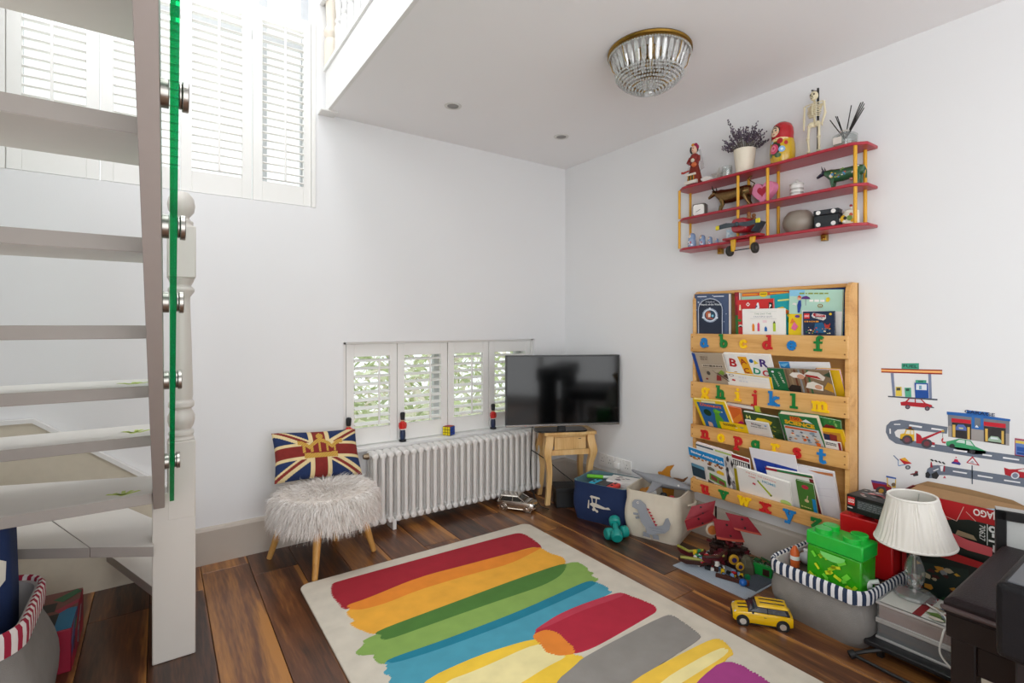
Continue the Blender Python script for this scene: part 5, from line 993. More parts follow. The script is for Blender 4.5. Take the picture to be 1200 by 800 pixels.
o = decal('garage_sticker', 'blue roofed two-bay repair shop wall sticker', [
 ('p', [(0.3116, 0.8515), (0.4899, 0.8486), (0.4888, 0.7574), (0.313, 0.7587)], '#7a7c84'), ('p', [(0.313, 0.8026), (0.4888, 0.8013), (0.4888, 0.7574), (0.313, 0.7587)], '#a19b98'),
 ('p', [(0.3085, 0.8578), (0.3686, 0.8596), (0.3686, 0.8721), (0.4327, 0.8719), (0.4327, 0.8574), (0.4918, 0.8551), (0.4918, 0.8473), (0.309, 0.846)], '#2463ae'),
 ('p', [(0.3837, 0.8552), (0.4182, 0.855), (0.4182, 0.8035), (0.3837, 0.8026)], '#2f6db5'), ('p', [(0.3924, 0.8466), (0.4097, 0.8459), (0.4097, 0.8151), (0.3924, 0.8149)], '#6f7680'),
 ('p', [(0.3235, 0.834), (0.3812, 0.8351), (0.3812, 0.8203), (0.3235, 0.8185)], '#c61f31'), ('p', [(0.3248, 0.818), (0.3825, 0.8198), (0.3825, 0.7597), (0.3248, 0.7598)], '#332e30'), ('p', [(0.4189, 0.8353), (0.4796, 0.836), (0.4796, 0.8202), (0.4189, 0.8198)], '#c61f31'), ('p', [(0.4194, 0.8183), (0.4796, 0.8196), (0.4796, 0.7587), (0.4194, 0.7591)], '#332e30'),
 ('p', [(0.3269, 0.8086), (0.3353, 0.8093), (0.3353, 0.761), (0.3269, 0.7608)], '#d9b25a'), ('p', [(0.3712, 0.8071), (0.3787, 0.8074), (0.3787, 0.7603), (0.3712, 0.7602)], '#d9b25a'), ('p', [(0.423, 0.8092), (0.4303, 0.8094), (0.4303, 0.7621), (0.423, 0.762)], '#d9b25a'), ('p', [(0.4681, 0.8088), (0.475, 0.809), (0.475, 0.761), (0.4681, 0.7609)], '#d9b25a'),
 ('p', [(0.3366, 0.8014), (0.3431, 0.8125), (0.361, 0.8137), (0.3686, 0.8034), (0.3686, 0.7918), (0.3366, 0.7897)], '#5d72b5'), ('p', [(0.3456, 0.8013), (0.3597, 0.8019), (0.3585, 0.7967), (0.3469, 0.7965)], '#d0cf8f'), ('p', [(0.4315, 0.772), (0.4398, 0.7847), (0.4587, 0.7849), (0.4681, 0.7724), (0.4681, 0.7644), (0.4315, 0.7639)], '#9db6a0'), ('p', [(0.4398, 0.7809), (0.4564, 0.7813), (0.4611, 0.7742), (0.4375, 0.7731)], '#d5dfe2'), ('p', [(0.3932, 0.8098), (0.3986, 0.8198), (0.4048, 0.81)], '#dfe6ee')])
dtext(o, 'GARAGE', 1148, 482.5, .018, '#122b55', sx=1.25, bold=.015, rot=-2)
decal('tow_truck_sticker', 'yellow and red tow truck wall sticker on the road', [
 ('p', [(0.1535, 0.7209), (0.155, 0.741), (0.1685, 0.747), (0.1744, 0.7676), (0.2022, 0.7705), (0.2036, 0.7231), (0.192, 0.7103), (0.1565, 0.7143)], '#e1b428'), ('p', [(0.1774, 0.7621), (0.1885, 0.7632), (0.1885, 0.7469), (0.1729, 0.7459)], '#e9e6da'), ('p', [(0.1914, 0.7634), (0.2002, 0.7642), (0.2002, 0.7479), (0.1914, 0.7471)], '#e9e6da'), ('p', [(0.1832, 0.778), (0.1935, 0.779), (0.1949, 0.77), (0.1832, 0.7691)], '#7b3a20'),
 ('p', [(0.2094, 0.7559), (0.2237, 0.7496), (0.2294, 0.7384), (0.2929, 0.7799), (0.2943, 0.7747), (0.2379, 0.7329), (0.2712, 0.7271), (0.2712, 0.7185), (0.2094, 0.7136)], '#b52233'), ('p', [(0.2929, 0.7823), (0.301, 0.7827), (0.3005, 0.7751), (0.2916, 0.7743)], '#c9a53a'), ('p', [(0.2962, 0.7744), (0.2978, 0.7746), (0.2962, 0.7539), (0.2945, 0.7536)], '#555'), ('p', [(0.2913, 0.7428), (0.297, 0.7541), (0.2983, 0.7475), (0.2956, 0.7368), (0.3077, 0.7374), (0.3037, 0.7302), (0.2943, 0.7311)], '#c13a42'),
 ('p', [(0.197, 0.7254), (0.1954, 0.7173), (0.191, 0.71), (0.1844, 0.7047), (0.1768, 0.7025), (0.1696, 0.7036), (0.1639, 0.708), (0.1608, 0.7148), (0.1609, 0.7229), (0.1641, 0.7308), (0.1698, 0.7372), (0.1771, 0.7409), (0.1847, 0.7413), (0.1912, 0.7384), (0.1955, 0.7326)], '#4a454c'), ('p', [(0.2627, 0.722), (0.2611, 0.7141), (0.2568, 0.707), (0.2504, 0.7018), (0.2429, 0.6995), (0.2358, 0.7006), (0.2302, 0.7048), (0.2272, 0.7114), (0.2273, 0.7193), (0.2304, 0.7271), (0.2361, 0.7333), (0.2432, 0.737), (0.2506, 0.7374), (0.257, 0.7346), (0.2613, 0.729)], '#4a454c'), ('p', [(0.1888, 0.7239), (0.1879, 0.7193), (0.1855, 0.7153), (0.1819, 0.7124), (0.1777, 0.7112), (0.1738, 0.7118), (0.1707, 0.7142), (0.169, 0.718), (0.169, 0.7225), (0.1708, 0.7269), (0.1739, 0.7304), (0.1779, 0.7325), (0.182, 0.7327), (0.1856, 0.7311), (0.188, 0.7279)], '#7d4650'), ('p', [(0.2546, 0.7205), (0.2538, 0.7161), (0.2514, 0.7121), (0.2479, 0.7092), (0.2438, 0.708), (0.2399, 0.7086), (0.2369, 0.711), (0.2353, 0.7146), (0.2353, 0.719), (0.237, 0.7233), (0.2401, 0.7268), (0.244, 0.7288), (0.248, 0.7291), (0.2515, 0.7275), (0.2539, 0.7244)], '#7d3c46')])
decal('green_car_sticker', 'green car wall sticker being towed along the road', [
 ('p', [(0.3077, 0.7391), (0.3275, 0.7478), (0.3456, 0.7572), (0.3812, 0.7562), (0.3949, 0.7358), (0.4255, 0.7241), (0.423, 0.7123), (0.3862, 0.7046), (0.309, 0.7207), (0.3063, 0.7286)], '#3f9f6c'), ('p', [(0.3379, 0.7447), (0.3469, 0.7538), (0.3636, 0.7542), (0.3636, 0.7413), (0.3379, 0.7414)], '#cfe0d8'), ('p', [(0.3674, 0.7539), (0.3787, 0.7534), (0.39, 0.7365), (0.3674, 0.7377)], '#cfe0d8'),
 ('p', [(0.3335, 0.7261), (0.3326, 0.7222), (0.3302, 0.7187), (0.3267, 0.7163), (0.3229, 0.7155), (0.3194, 0.7166), (0.317, 0.7192), (0.3161, 0.7228), (0.317, 0.7268), (0.3195, 0.7303), (0.323, 0.7327), (0.3269, 0.7333), (0.3303, 0.7323), (0.3327, 0.7296)], '#2f2f35'), ('p', [(0.3944, 0.7161), (0.3935, 0.7119), (0.3909, 0.7082), (0.387, 0.7057), (0.3828, 0.7048), (0.379, 0.7058), (0.3764, 0.7085), (0.3755, 0.7123), (0.3764, 0.7165), (0.3791, 0.7203), (0.383, 0.7228), (0.3872, 0.7236), (0.391, 0.7225), (0.3936, 0.7198)], '#2f2f35')])
decal('cone_sticker', 'red and white traffic cone wall sticker between the two roads', [('p', [(0.3235, 0.6595), (0.3327, 0.6683), (0.3456, 0.6678), (0.3521, 0.6592), (0.3482, 0.654), (0.3235, 0.6555)], '#3d3a8c'), ('p', [(0.3295, 0.6636), (0.3327, 0.675), (0.3418, 0.6753), (0.3456, 0.6644)], '#c12a4d'), ('p', [(0.3327, 0.675), (0.3348, 0.6795), (0.3405, 0.6797), (0.3418, 0.6753)], '#f0eef2'), ('p', [(0.3348, 0.6795), (0.3368, 0.6856), (0.3405, 0.6797)], '#c12a4d')])
decal('small_cone_sticker', 'tiny red cone wall sticker above the open carton', [('p', [(0.297, 0.5914), (0.3018, 0.6027), (0.3063, 0.5923)], '#c23a52'), ('p', [(0.2964, 0.5912), (0.3069, 0.5925), (0.3069, 0.5897), (0.2964, 0.5885)], '#dcdde4')])
decal('sign_sticker', 'triangular road works sign wall sticker on a grey pole', [('p', [(0.3832, 0.6613), (0.3867, 0.6621), (0.3872, 0.59), (0.3837, 0.5891)], '#59616f'), ('p', [(0.3674, 0.6676), (0.3862, 0.6974), (0.4072, 0.6651)], '#b51f3b'), ('p', [(0.3729, 0.6702), (0.3862, 0.6902), (0.4011, 0.6686)], '#eceaee'), ('p', [(0.3787, 0.6728), (0.3862, 0.681), (0.3924, 0.6738), (0.3862, 0.6702)], '#b5b3ba')])
decal('wheelbarrow_sticker', 'red and yellow wheelbarrow wall sticker above the lamp', [('p', [(0.1505, 0.6356), (0.1714, 0.6419), (0.1949, 0.6257), (0.1685, 0.6162)], '#c1272d'), ('p', [(0.1565, 0.6387), (0.1714, 0.6462), (0.1876, 0.6294), (0.1595, 0.6336)], '#e2a82f'), ('p', [(0.1286, 0.6454), (0.1323, 0.648), (0.1505, 0.6302), (0.1475, 0.626)], '#6f7d98'), ('p', [(0.146, 0.6274), (0.1484, 0.628), (0.149, 0.6064), (0.1463, 0.6058)], '#6f8fc0'), ('p', [(0.1475, 0.6079), (0.1744, 0.6194), (0.1744, 0.6158), (0.1487, 0.6046)], '#6f8fc0'), ('p', [(0.1906, 0.6095), (0.1896, 0.6053), (0.187, 0.6014), (0.1832, 0.5988), (0.179, 0.5978), (0.1753, 0.5987), (0.1726, 0.6014), (0.1717, 0.6052), (0.1727, 0.6095), (0.1754, 0.6133), (0.1792, 0.6159), (0.1834, 0.6168), (0.1871, 0.6158), (0.1897, 0.6132)], '#555c68'), ('p', [(0.1853, 0.6083), (0.1849, 0.6063), (0.1837, 0.6046), (0.1821, 0.6034), (0.1802, 0.6029), (0.1786, 0.6034), (0.1775, 0.6046), (0.1771, 0.6064), (0.1775, 0.6084), (0.1786, 0.6101), (0.1803, 0.6113), (0.1822, 0.6117), (0.1838, 0.6112), (0.1849, 0.61)], '#a7abb3')])
decal('tractor_sticker', 'red and yellow tractor wall sticker behind the lamp shade', [('p', [(0.0472, 0.5215), (0.1076, 0.5219), (0.1231, 0.5113), (0.1231, 0.4858), (0.0569, 0.4828)], '#9c2036'), ('p', [(0.0472, 0.5215), (0.1014, 0.524), (0.1076, 0.5146), (0.0504, 0.511)], '#5f4a94'), ('p', [(0.1061, 0.5508), (0.1101, 0.5518), (0.1108, 0.5117), (0.1247, 0.5117), (0.1354, 0.5181), (0.1369, 0.5475), (0.1399, 0.5483), (0.1384, 0.5098), (0.1076, 0.5091)], '#e3bd3a'), ('p', [(0.1039, 0.554), (0.1399, 0.5537), (0.1399, 0.5472), (0.1039, 0.5466)], '#3f62ad'), ('p', [(0.1061, 0.4885), (0.1043, 0.4796), (0.0993, 0.4714), (0.092, 0.4651), (0.0834, 0.4618), (0.0753, 0.4623), (0.0689, 0.4664), (0.0654, 0.4734), (0.0655, 0.4821), (0.0691, 0.491), (0.0756, 0.4984), (0.0838, 0.5031), (0.0923, 0.5043), (0.0996, 0.5019), (0.1045, 0.4961)], '#4b4b50'), ('p', [(0.0951, 0.4856), (0.0943, 0.4814), (0.092, 0.4776), (0.0886, 0.4747), (0.0846, 0.4732), (0.0809, 0.4734), (0.0779, 0.4753), (0.0763, 0.4786), (0.0764, 0.4826), (0.078, 0.4867), (0.081, 0.4902), (0.0848, 0.4924), (0.0887, 0.4929), (0.0921, 0.4918), (0.0944, 0.4891)], '#d3a545'), ('p', [(0.1384, 0.5243), (0.1377, 0.5207), (0.1355, 0.5173), (0.1325, 0.515), (0.129, 0.5141), (0.126, 0.5149), (0.1239, 0.5172), (0.1231, 0.5205), (0.1239, 0.5241), (0.1261, 0.5275), (0.1292, 0.5298), (0.1326, 0.5306), (0.1356, 0.5298), (0.1377, 0.5275)], '#7a6a5a')])
decal('mini_loader_sticker', 'tiny dark red loader wall sticker left of the tunnel', [('p', [(0.1891, 0.5818), (0.2036, 0.5888), (0.2065, 0.5983), (0.2152, 0.5986), (0.216, 0.583), (0.1891, 0.5782)], '#7a2430'), ('p', [(0.1978, 0.5804), (0.2152, 0.5951), (0.2166, 0.5814), (0.2007, 0.574)], '#3a3438')])
decal('red_sports_car_sticker', 'red sports car wall sticker at the right of the lower road', [('p', [(0.475, 0.6742), (0.4888, 0.6711), (0.5047, 0.6747), (0.527, 0.683), (0.5745, 0.6804), (0.5745, 0.6502), (0.527, 0.6475), (0.5047, 0.6436), (0.4773, 0.6479)], '#b3202e'), ('p', [(0.5114, 0.6717), (0.5248, 0.6803), (0.5488, 0.6804), (0.5531, 0.6692), (0.5136, 0.6691)], '#e4ddd9'), ('p', [(0.5159, 0.6541), (0.5148, 0.6484), (0.5117, 0.6433), (0.5071, 0.6398), (0.5021, 0.6386), (0.4976, 0.6399), (0.4945, 0.6435), (0.4934, 0.6487), (0.4945, 0.6544), (0.4977, 0.6595), (0.5023, 0.663), (0.5073, 0.6641), (0.5118, 0.6627), (0.5148, 0.6591)], '#d9dbe2'), ('p', [(0.5123, 0.6532), (0.5115, 0.6493), (0.5094, 0.6457), (0.5064, 0.6433), (0.5029, 0.6424), (0.4999, 0.6434), (0.4977, 0.6459), (0.497, 0.6496), (0.4978, 0.6536), (0.5, 0.6571), (0.5031, 0.6595), (0.5065, 0.6603), (0.5095, 0.6593), (0.5116, 0.6567)], '#7b8296')])
decal('shop_sticker', 'blue and yellow shop front wall sticker at the right frame edge', [('p', [(0.5036, 0.7883), (0.5808, 0.7873), (0.5808, 0.7211), (0.5036, 0.7244)], '#a33c4e'), ('p', [(0.5058, 0.7825), (0.5808, 0.7813), (0.5808, 0.7271), (0.5058, 0.7286)], '#5f7fbd'), ('p', [(0.5058, 0.7809), (0.5808, 0.7798), (0.5808, 0.7708), (0.5058, 0.7707)], '#dfc45a'), ('p', [(0.5092, 0.7582), (0.5808, 0.7572), (0.5808, 0.7391), (0.5092, 0.7427)], '#2552a0'), ('p', [(0.5092, 0.7396), (0.5808, 0.7376), (0.5808, 0.7301), (0.5092, 0.7312)], '#1f468c')])

# ------------------------------------------------------------------ ceiling
t = thing('crystal_ceiling_light', 'round crystal bowl ceiling light with a brass rim', 'ceiling light', (-.806, -1.496, 2.40))
MB().lathe([(.168, 0), (.176, 0), (.180, -.006), (.176, -.012), (.180, -.018), (.174, -.022), (.166, -.022), (.166, 0)], 64, cap=False).build('rim', mat('#8a6a2c', .35, metal=.9, var=.2, scale=90), t)
MB().lathe([(.06, 0), (.06, -.012), (.02, -.018), (.012, -.05), (.02, -.06), (.0, -.062)], 28).build('ceiling_rose', BRASS, t)
for i in range(4):
    a = 6.283*i/4+.5; m = MB().tube([(.03*math.cos(a), .03*math.sin(a), -.04), (.07*math.cos(a), .07*math.sin(a), -.075), (.085*math.cos(a), .085*math.sin(a), -.055)], .004, 8); m.tube([(.085*math.cos(a), .085*math.sin(a), -.055), (.085*math.cos(a), .085*math.sin(a), -.02)], .010, 12); m.build('lamp_holder', mat('#6b5a33', .4, metal=.7), t)
m = MB().lathe([(.062, -.142), (.070, -.142), (.072, -.148), (.066, -.152), (.060, -.150)], 36, cap=False)
for i in range(8):
    a = 6.283*i/8; m.tube([(.172*math.cos(a), .172*math.sin(a), -.018), (.158*math.cos(a), .158*math.sin(a), -.075), (.11*math.cos(a), .11*math.sin(a), -.128), (.068*math.cos(a), .068*math.sin(a), -.147)], .0022, 6)
m.build('frame', BRASS, t)
cm_ = MB()
cm_.loft([[Vector((w_*.011*math.cos(6.283*k/6), w_*.005*math.sin(6.283*k/6), z)) for k in range(6)] for w_, z in ((.15, 0), (.8, -.008), (1.05, -.035), (.85, -.068), (.1, -.088))])
drop = cm_.mesh('prism', CRYSTAL, 0)
for i in range(34):
    a = 6.283*i/34; inst('prism', drop, t, (.166*math.cos(a), .166*math.sin(a), -.024), (R(19), 0, a+math.pi/2), (1, 1, 1.1))
for i in range(16):
    a = 6.283*i/16; inst('prism', drop, t, (.088*math.cos(a), .088*math.sin(a), -.062), (0, 0, a+math.pi/2), (.8, .8, .9))
bd_ = MB(); rnd = random.Random(2)
for ri, (r_, z) in enumerate(((.172, -.026), (.142, -.112), (.134, -.122), (.124, -.132), (.113, -.141), (.100, -.150), (.086, -.158), (.072, -.164), (.058, -.169), (.044, -.173), (.030, -.176), (.016, -.178))):
    n = int(6.283*r_/.0115)
    for i in range(n):
        a = 6.283*(i+.5*(ri % 2))/n; bd_.ell((r_*math.cos(a), r_*math.sin(a), z), (.0052, .0052, .0060), 0, 6, 4)
o = bd_.build('bead_strings', CRYSTAL, t, smooth=0); o['kind'] = 'stuff'
MB().ell((0, 0, -.186), (.022, .022, .012), 0, 10, 6).build('bottom_crystal', CRYSTAL, t, smooth=0)
for k, (x, y, lb) in enumerate(((-1.249, -.514, 'white recessed downlight nearer the mezzanine edge'), (-.468, -.505, 'white recessed downlight nearer the room corner'))):
    t = thing('downlight', lb, 'ceiling light', (x, y, 2.40), group='recessed ceiling downlights')
    MB().lathe([(.032, -.003), (.046, -.003), (.048, -.0005), (.030, -.0004)], 30, cap=False).build('trim_ring', mat('#d9d7d3', .4), t)
    MB().lathe([(.031, -.0015), (.0005, -.0012)], 26).build('lens', mat('#8a8682', .3, metal=.5), t)
# sockets
for y0, lb in ((-.445, 'white double wall socket next to the table'), (-.60, 'white double wall socket with a plug in it above the navy basket')):
    t = thing('wall_socket', lb, 'socket', (0, y0, .255), FACE)
    MB().box((0, -.005, 0), (.146, .010, .086)).build('plate', mat('#e9e7e4', .35), t, bevel=.003)
    m = MB()
    for s in (-.036, .036):
        for x, z in ((0, .012), (-.010, -.008), (.010, -.008)): m.box((s+x, -.0102, z), (.004, .001, .006))
    m.build('pin_hole', BLACK, t, smooth=0)
    MB().box((-.014, -.011, .027), (.010, .004, .016)).box((.014, -.011, .027), (.010, .004, .016)).build('switch', mat('#dedcd8', .4), t, bevel=.001)
t = thing('plug', 'white plug pushed into the socket above the navy basket', 'plug', (-.0105, -.565, .253), FACE)
MB().box((0, -.016, 0), (.046, .032, .046)).build('body', mat('#e6e4e1', .4), t, bevel=.008, seg=3)
MB().tube([(0, -.02, -.02), (0, -.03, -.07), (-.02, -.02, -.16), (-.03, -.015, -.243)], .0035, 8).build('lead', mat('#d6d4d1', .5), t)

# ------------------------------------------------------------------ fluffy stool and flag cushion
t = thing('fluffy_stool', 'round white faux fur stool on splayed wooden legs', 'stool', (-1.872, -.312, 0))
MB().lathe([(.18, .235), (.228, .25), (.245, .29), (.24, .34), (.215, .374), (.14, .388), (.01, .39)], 40).build('seat', mat('#d9d0c8', .9), t)
for x, y in ((-1.971, -.50), (-1.632, -.345), (-2.105, -.125), (-1.76, -.09)):
    dx, dy = x+1.872, y+.312
    MB().tube([(dx*.70, dy*.70, .25), (dx, dy, .004)], [.022, .0135], 16).build('leg', OAKLEG, t)
rnd = random.Random(21); v = []; f = []
def strand(p, n, L, w_, droop, side):
    o = len(v); d = Vector(n); q = Vector(p); 
    for k in range(5):
        ww = w_*(1-k/4.3)
        v.append(tuple(q-side*ww)); v.append(tuple(q+side*ww)); d = (d+Vector((0, 0, -droop))+Vector((rnd.gauss(0, .10), rnd.gauss(0, .10), 0))).normalized(); q = q+d*L/4
        if q.y > .296: q.y = .296
    for k in range(4): f.append((o+2*k, o+2*k+1, o+2*k+3, o+2*k+2))
for i in range(15000):
    a = rnd.uniform(0, 6.283)
    if rnd.random() < .42:
        r_ = .225*math.sqrt(rnd.random()); z = .388-.05*(r_/.225)**4; n = Vector((math.cos(a)*(.6+r_*2), math.sin(a)*(.6+r_*2), .8)); p = (r_*math.cos(a), r_*math.sin(a), z); L = rnd.uniform(.04, .07); dr_ = .26
    else:
        z = rnd.uniform(.245, .37); r_ = .243-.9*max(0, z-.34)**1.0*.8; n = Vector((math.cos(a), math.sin(a), .12)); p = (r_*math.cos(a), r_*math.sin(a), z); L = rnd.uniform(.04, .075); dr_ = .55
    n += Vector((rnd.gauss(0, .3), rnd.gauss(0, .3), rnd.gauss(0, .15))); n.normalize()
    strand(p, n, L, rnd.uniform(.0012, .0024), dr_, n.cross(Vector((rnd.gauss(0, 1), rnd.gauss(0, 1), rnd.gauss(0, 1)))).normalized())
me = bpy.data.meshes.new('fur'); me.from_pydata(v, [], f)
for h in ('#ebe5e0', '#d8cfc8', '#f6f2ee'): me.materials.append(mat(h, .75, var=.05))
mi = []
for i in range(15000): mi += [rnd.choice((0, 0, 1, 2))]*4
me.polygons.foreach_set('material_index', mi); me.shade_smooth(); me.update()
o = bpy.data.objects.new('fur', me); COL.objects.link(o); o.parent = t; o['kind'] = 'stuff'; o['label'] = 'long white fur'

def pillow(root, W, H, T, func, mats, nx=120, ny=80):
    """a stuffed cushion in local XZ, front towards -Y; func(u, v) gives the material index of the woven face"""
    b = MB()
    def P(u, v, s):
        e = (max(0, 1-abs(2*u-1)**2.6)*max(0, 1-abs(2*v-1)**2.6))**.42
        x = (u-.5)*W*(1-.045*(1-abs(2*v-1)**2)*0 - .05*math.sin(math.pi*v)); z = (v-.5)*H*(1-.08*math.sin(math.pi*u))
        return (x, s*T/2*e, z)
    for s in (-1, 1):
        ax, ay = (nx, ny) if s < 0 else (30, 20)
        o = len(b.v)
        for j in range(ay+1):
            for i in range(ax+1): b.v.append(P(i/ax, j/ay, s))
        for j in range(ay):
            for i in range(ax):
                q = (o+j*(ax+1)+i, o+j*(ax+1)+i+1, o+(j+1)*(ax+1)+i+1, o+(j+1)*(ax+1)+i)
                b.f.append(q if s < 0 else q[::-1]); b.m.append(func((i+.5)/ax, (j+.5)/ay) if s < 0 else len(mats)-1)
    return b.build('cover', mats, root, smooth=60)
def flag(u, v):
    x, y = (u-.5)*2.0, (v-.5)*1.15      # 2.0 x 1.15
    # crown in gold thread
    cx, cy = (x-.02)/1.35, (y-.06)/1.2
    if abs(cx) < .40 and -.20 < cy < .34:
        base = -.20 < cy+.04*math.cos(cx*3) < -.07 and abs(cx) < .30
        top = .02+.16*abs(math.cos(cx*7.8))*(1-abs(cx)*.6)
        arch = abs(cy-top*.9) < .045 and abs(cx) < .40
        rays = cy > -.09 and cy < top and (int((cx+1)*22) % 3 == 0) and abs(cx) < .36
        orb = (cx*cx+(cy-.26)**2) < .0042 or (abs(cx) < .015 and .22 < cy < .34)
        if base or arch or rays or orb: return 3 if (int(u*120)*7+int(v*80)*5) % 4 else 4
        if cy > -.1 and cy < top and abs(cx) < .34: return 1
    if abs(x) < .155: return 1
    if abs(y) < .125: return 1
    if abs(x) < .25 or abs(y) < .20: return 2
    d = abs(abs(y)*2.0-abs(x)*1.15)/2.307*1.0
    s_ = (abs(y)*2.0-abs(x)*1.15)*(1 if x*y > 0 else -1)
    if d < .055: return 1 if s_ < .04 else 2
    if d < .105: return 2
    return 0
c = thing('flag_cushion', 'union flag cushion with a gold crown leaning on the fluffy stool', 'cushion', (-1.876, -.170, .512), rot=(R(-37), R(3.5), R(0)))
def weave(h, v_=.16): return mat(h, .9, var=v_, scale=45, bump=.3, bscale=700)
pillow(c, .44, .275, .12, flag, [weave('#1b2d57', .3), weave('#7d241e', .25), weave('#d9c493'), weave('#c99a45'), weave('#8f7a2c'), weave('#cdb887')])

# ------------------------------------------------------------------ sill pieces
def guard(loc, label, h=.155, rz=0):
    t = thing('soldier_figure', label, 'figurine', loc, rz, 'toy soldiers on the window sill'); s = h/.155
    MB().lathe([(.019*s, 0), (.020*s, .003*s), (.019*s, .009*s), (.012*s, .011*s)], 20).build('base', mat('#1c1f26', .35), t)
    MB().lathe([(.0125*s, .010*s), (.0150*s, .025*s), (.0150*s, .045*s), (.0125*s, .062*s)], 18).build('trousers', mat('#1b2a4d', .35, coat=.3), t)
    MB().lathe([(.0130*s, .062*s), (.0135*s, .066*s), (.0145*s, .085*s), (.0150*s, .100*s), (.011*s, .105*s), (.007*s, .107*s)], 18).build('tunic', mat('#c9231f', .35, coat=.3), t)
    b = MB()
    for sg in (-1, 1): b.tube([(sg*.0165*s, 0, .099*s), (sg*.0185*s, -.001*s, .082*s), (sg*.0150*s, -.003*s, .066*s)], [.0045*s, .0045*s, .0038*s], 8)
    b.build('arm', mat('#c9231f', .35, coat=.3), t)
    MB().box((0, 0, .064*s), (.029*s, .029*s, .004*s)).build('belt', mat('#e6e2dc', .4), t, bevel=.001)
    hd = MB().ell((0, 0, .113*s), (.0095*s, .0095*s, .010*s), 0, 12, 8).build('head', mat('#d9a888', .5), t)
    m = MB()
    for sg in (-1, 1): m.ell((sg*.0035*s, -.009*s, .114*s), (.0012*s, .001*s, .0014*s), 0, 6, 4)
    m.box((0, -.0095*s, .1085*s), (.005*s, .001*s, .001*s)); m.build('face', mat('#2b1a14'), hd)
    MB().lathe([(.0105*s, .114*s), (.0115*s, .120*s), (.0125*s, .135*s), (.0130*s, .147*s), (.010*s, .153*s), (.002*s, .155*s)], 18).build('bearskin_hat', mat('#26272a', .8, bump=.4, bscale=300), t)
    return t
guard((-1.662, -.006, .4785), 'toy soldier with only its black hat showing behind the flag cushion', .185)
guard((-1.324, .006, .4785), 'toy soldier on the sill in front of the gap between the first two shutters', .182)
guard((-.655, .006, .4785), 'toy soldier on the sill beside the television', .175)
t = thing('puzzle_cube', 'colourful puzzle cube on the window sill', 'toy', (-1.0, .010, .4785), 30)
MB().box((0, 0, .029), (.058, .058, .058)).build('core', BLACK, t, bevel=.003)
def stick(nm, h, face):
    m = MB()
    for i in range(3):
        for j in range(3):
            a, b = -.019+.019*i, .010+.019*j
            if face == 'f': m.box((a, -.0293, b), (.016, .001, .016))
            elif face == 'l': m.box((-.0293, a, b), (.001, .016, .016))
            else: m.box((a, -.019+.019*j, .0583), (.016, .016, .001))
    return m.build(nm, mat(h, .35), t, smooth=0)
stick('sticker', '#123f9c', 'f'); stick('sticker', '#e6cf16', 'l'); stick('sticker', '#b3262a', 't')

# ------------------------------------------------------------------ corner table, television and what is round it
TA = -23.3
def tw(x, y, z=0.0):   # local table frame to world
    c_, s_ = math.cos(R(TA)), math.sin(R(TA)); return (-.270+c_*x-s_*y, -.280+s_*x+c_*y, z)
t = thing('side_table', 'small varnished pine table with curved legs in the corner', 'table', tw(.022, 0), TA); t.scale = (.90, 1, 1)
tp = [(x, y) for x, y in rrect(.41, .28, .02, 4)]
MB().prism([(x, y, .463) for x, y in tp], (0, 0, .022)).build('top', PINE, t, bevel=.006, seg=3)
m = MB().box((0, .098, .401), (.30, .016, .124)).box((-.155, 0, .401), (.016, .19, .124)).box((.155, 0, .401), (.016, .19, .124)).box((0, -.105, .456), (.30, .014, .014)).box((0, -.105, .345), (.30, .014, .036)); m.build('apron', PINE, t, smooth=0)
dw_ = MB().box((0, -.109, .406), (.246, .012, .083)).build('drawer', PINE, t, bevel=.002)
MB().box((.075, -.1155, .436), (.020, .003, .004)).build('keyhole', BLACK, dw_)
for sx in (-1, 1):
    for sy in (-1, 1):
        prof = [(.463, 0, .056), (.43, .002, .058), (.39, .014, .060), (.352, .026, .056), (.32, .022, .048), (.27, .004, .042), (.2, -.006, .038), (.10, .004, .034), (.03, .016, .034), (0, .024, .036)]
        rings = []
        for z, off, wd in prof:
            cx_, cy_ = sx*(.160+off*.7), sy*(.098+off*.5); h_ = wd*.52
            rings.append([Vector((cx_+a*h_, cy_+b*h_, z)) for a, b in ((-1, -1), (1, -1), (1, 1), (-1, 1))])
        MB().loft(rings).build('leg', PINE, t, bevel=.004, smooth=50)
tv = thing('television', 'black flat screen television on the pine corner table', 'television', (-.362, -.397, .485), -27)
MB().prism([(x, y+.082, 0) for x, y in rrect(.36, .15, .04, 5)], (0, 0, .010)).build('stand_foot', mat('#101012', .12, coat=.5), tv, bevel=.003)
MB().box((0, .045, .045), (.055, .03, .09)).build('stand_neck', BLACK, tv, bevel=.004)
MB().box((0, .012, .282), (.772, .045, .470)).build('casing', mat('#131314', .3), tv, bevel=.006)
MB().box((0, -.0112, .289), (.750, .002, .442)).build('screen', mat('#040506', .08, var=.02), tv, smooth=0)
MB().box((0, -.013, .0555), (.772, .006, .014)).build('trim_strip', mat('#8d8a88', .25, metal=.9), tv, bevel=.002)
MB().box((0, -.0118, .512), (.772, .003, .009)).box((-.381, -.0118, .282), (.010, .003, .466)).box((.381, -.0118, .282), (.010, .003, .466)).build('bezel', mat('#1a1a1c', .3), tv, smooth=0)
MB().box((-.255, -.0165, .055), (.006, .002, .003)).build('power_light', mat('#c23028', .4), tv)
t = thing('black_box', 'black box with a loose lid on the floor under the corner table', 'box', (-.300, -.400, 0), -31)
MB().box((0, 0, .055), (.215, .15, .108)).build('box', mat('#121214', .45), t, bevel=.004)
MB().box((0, 0, .116), (.221, .156, .028)).build('lid', mat('#161618', .4), t, bevel=.004)
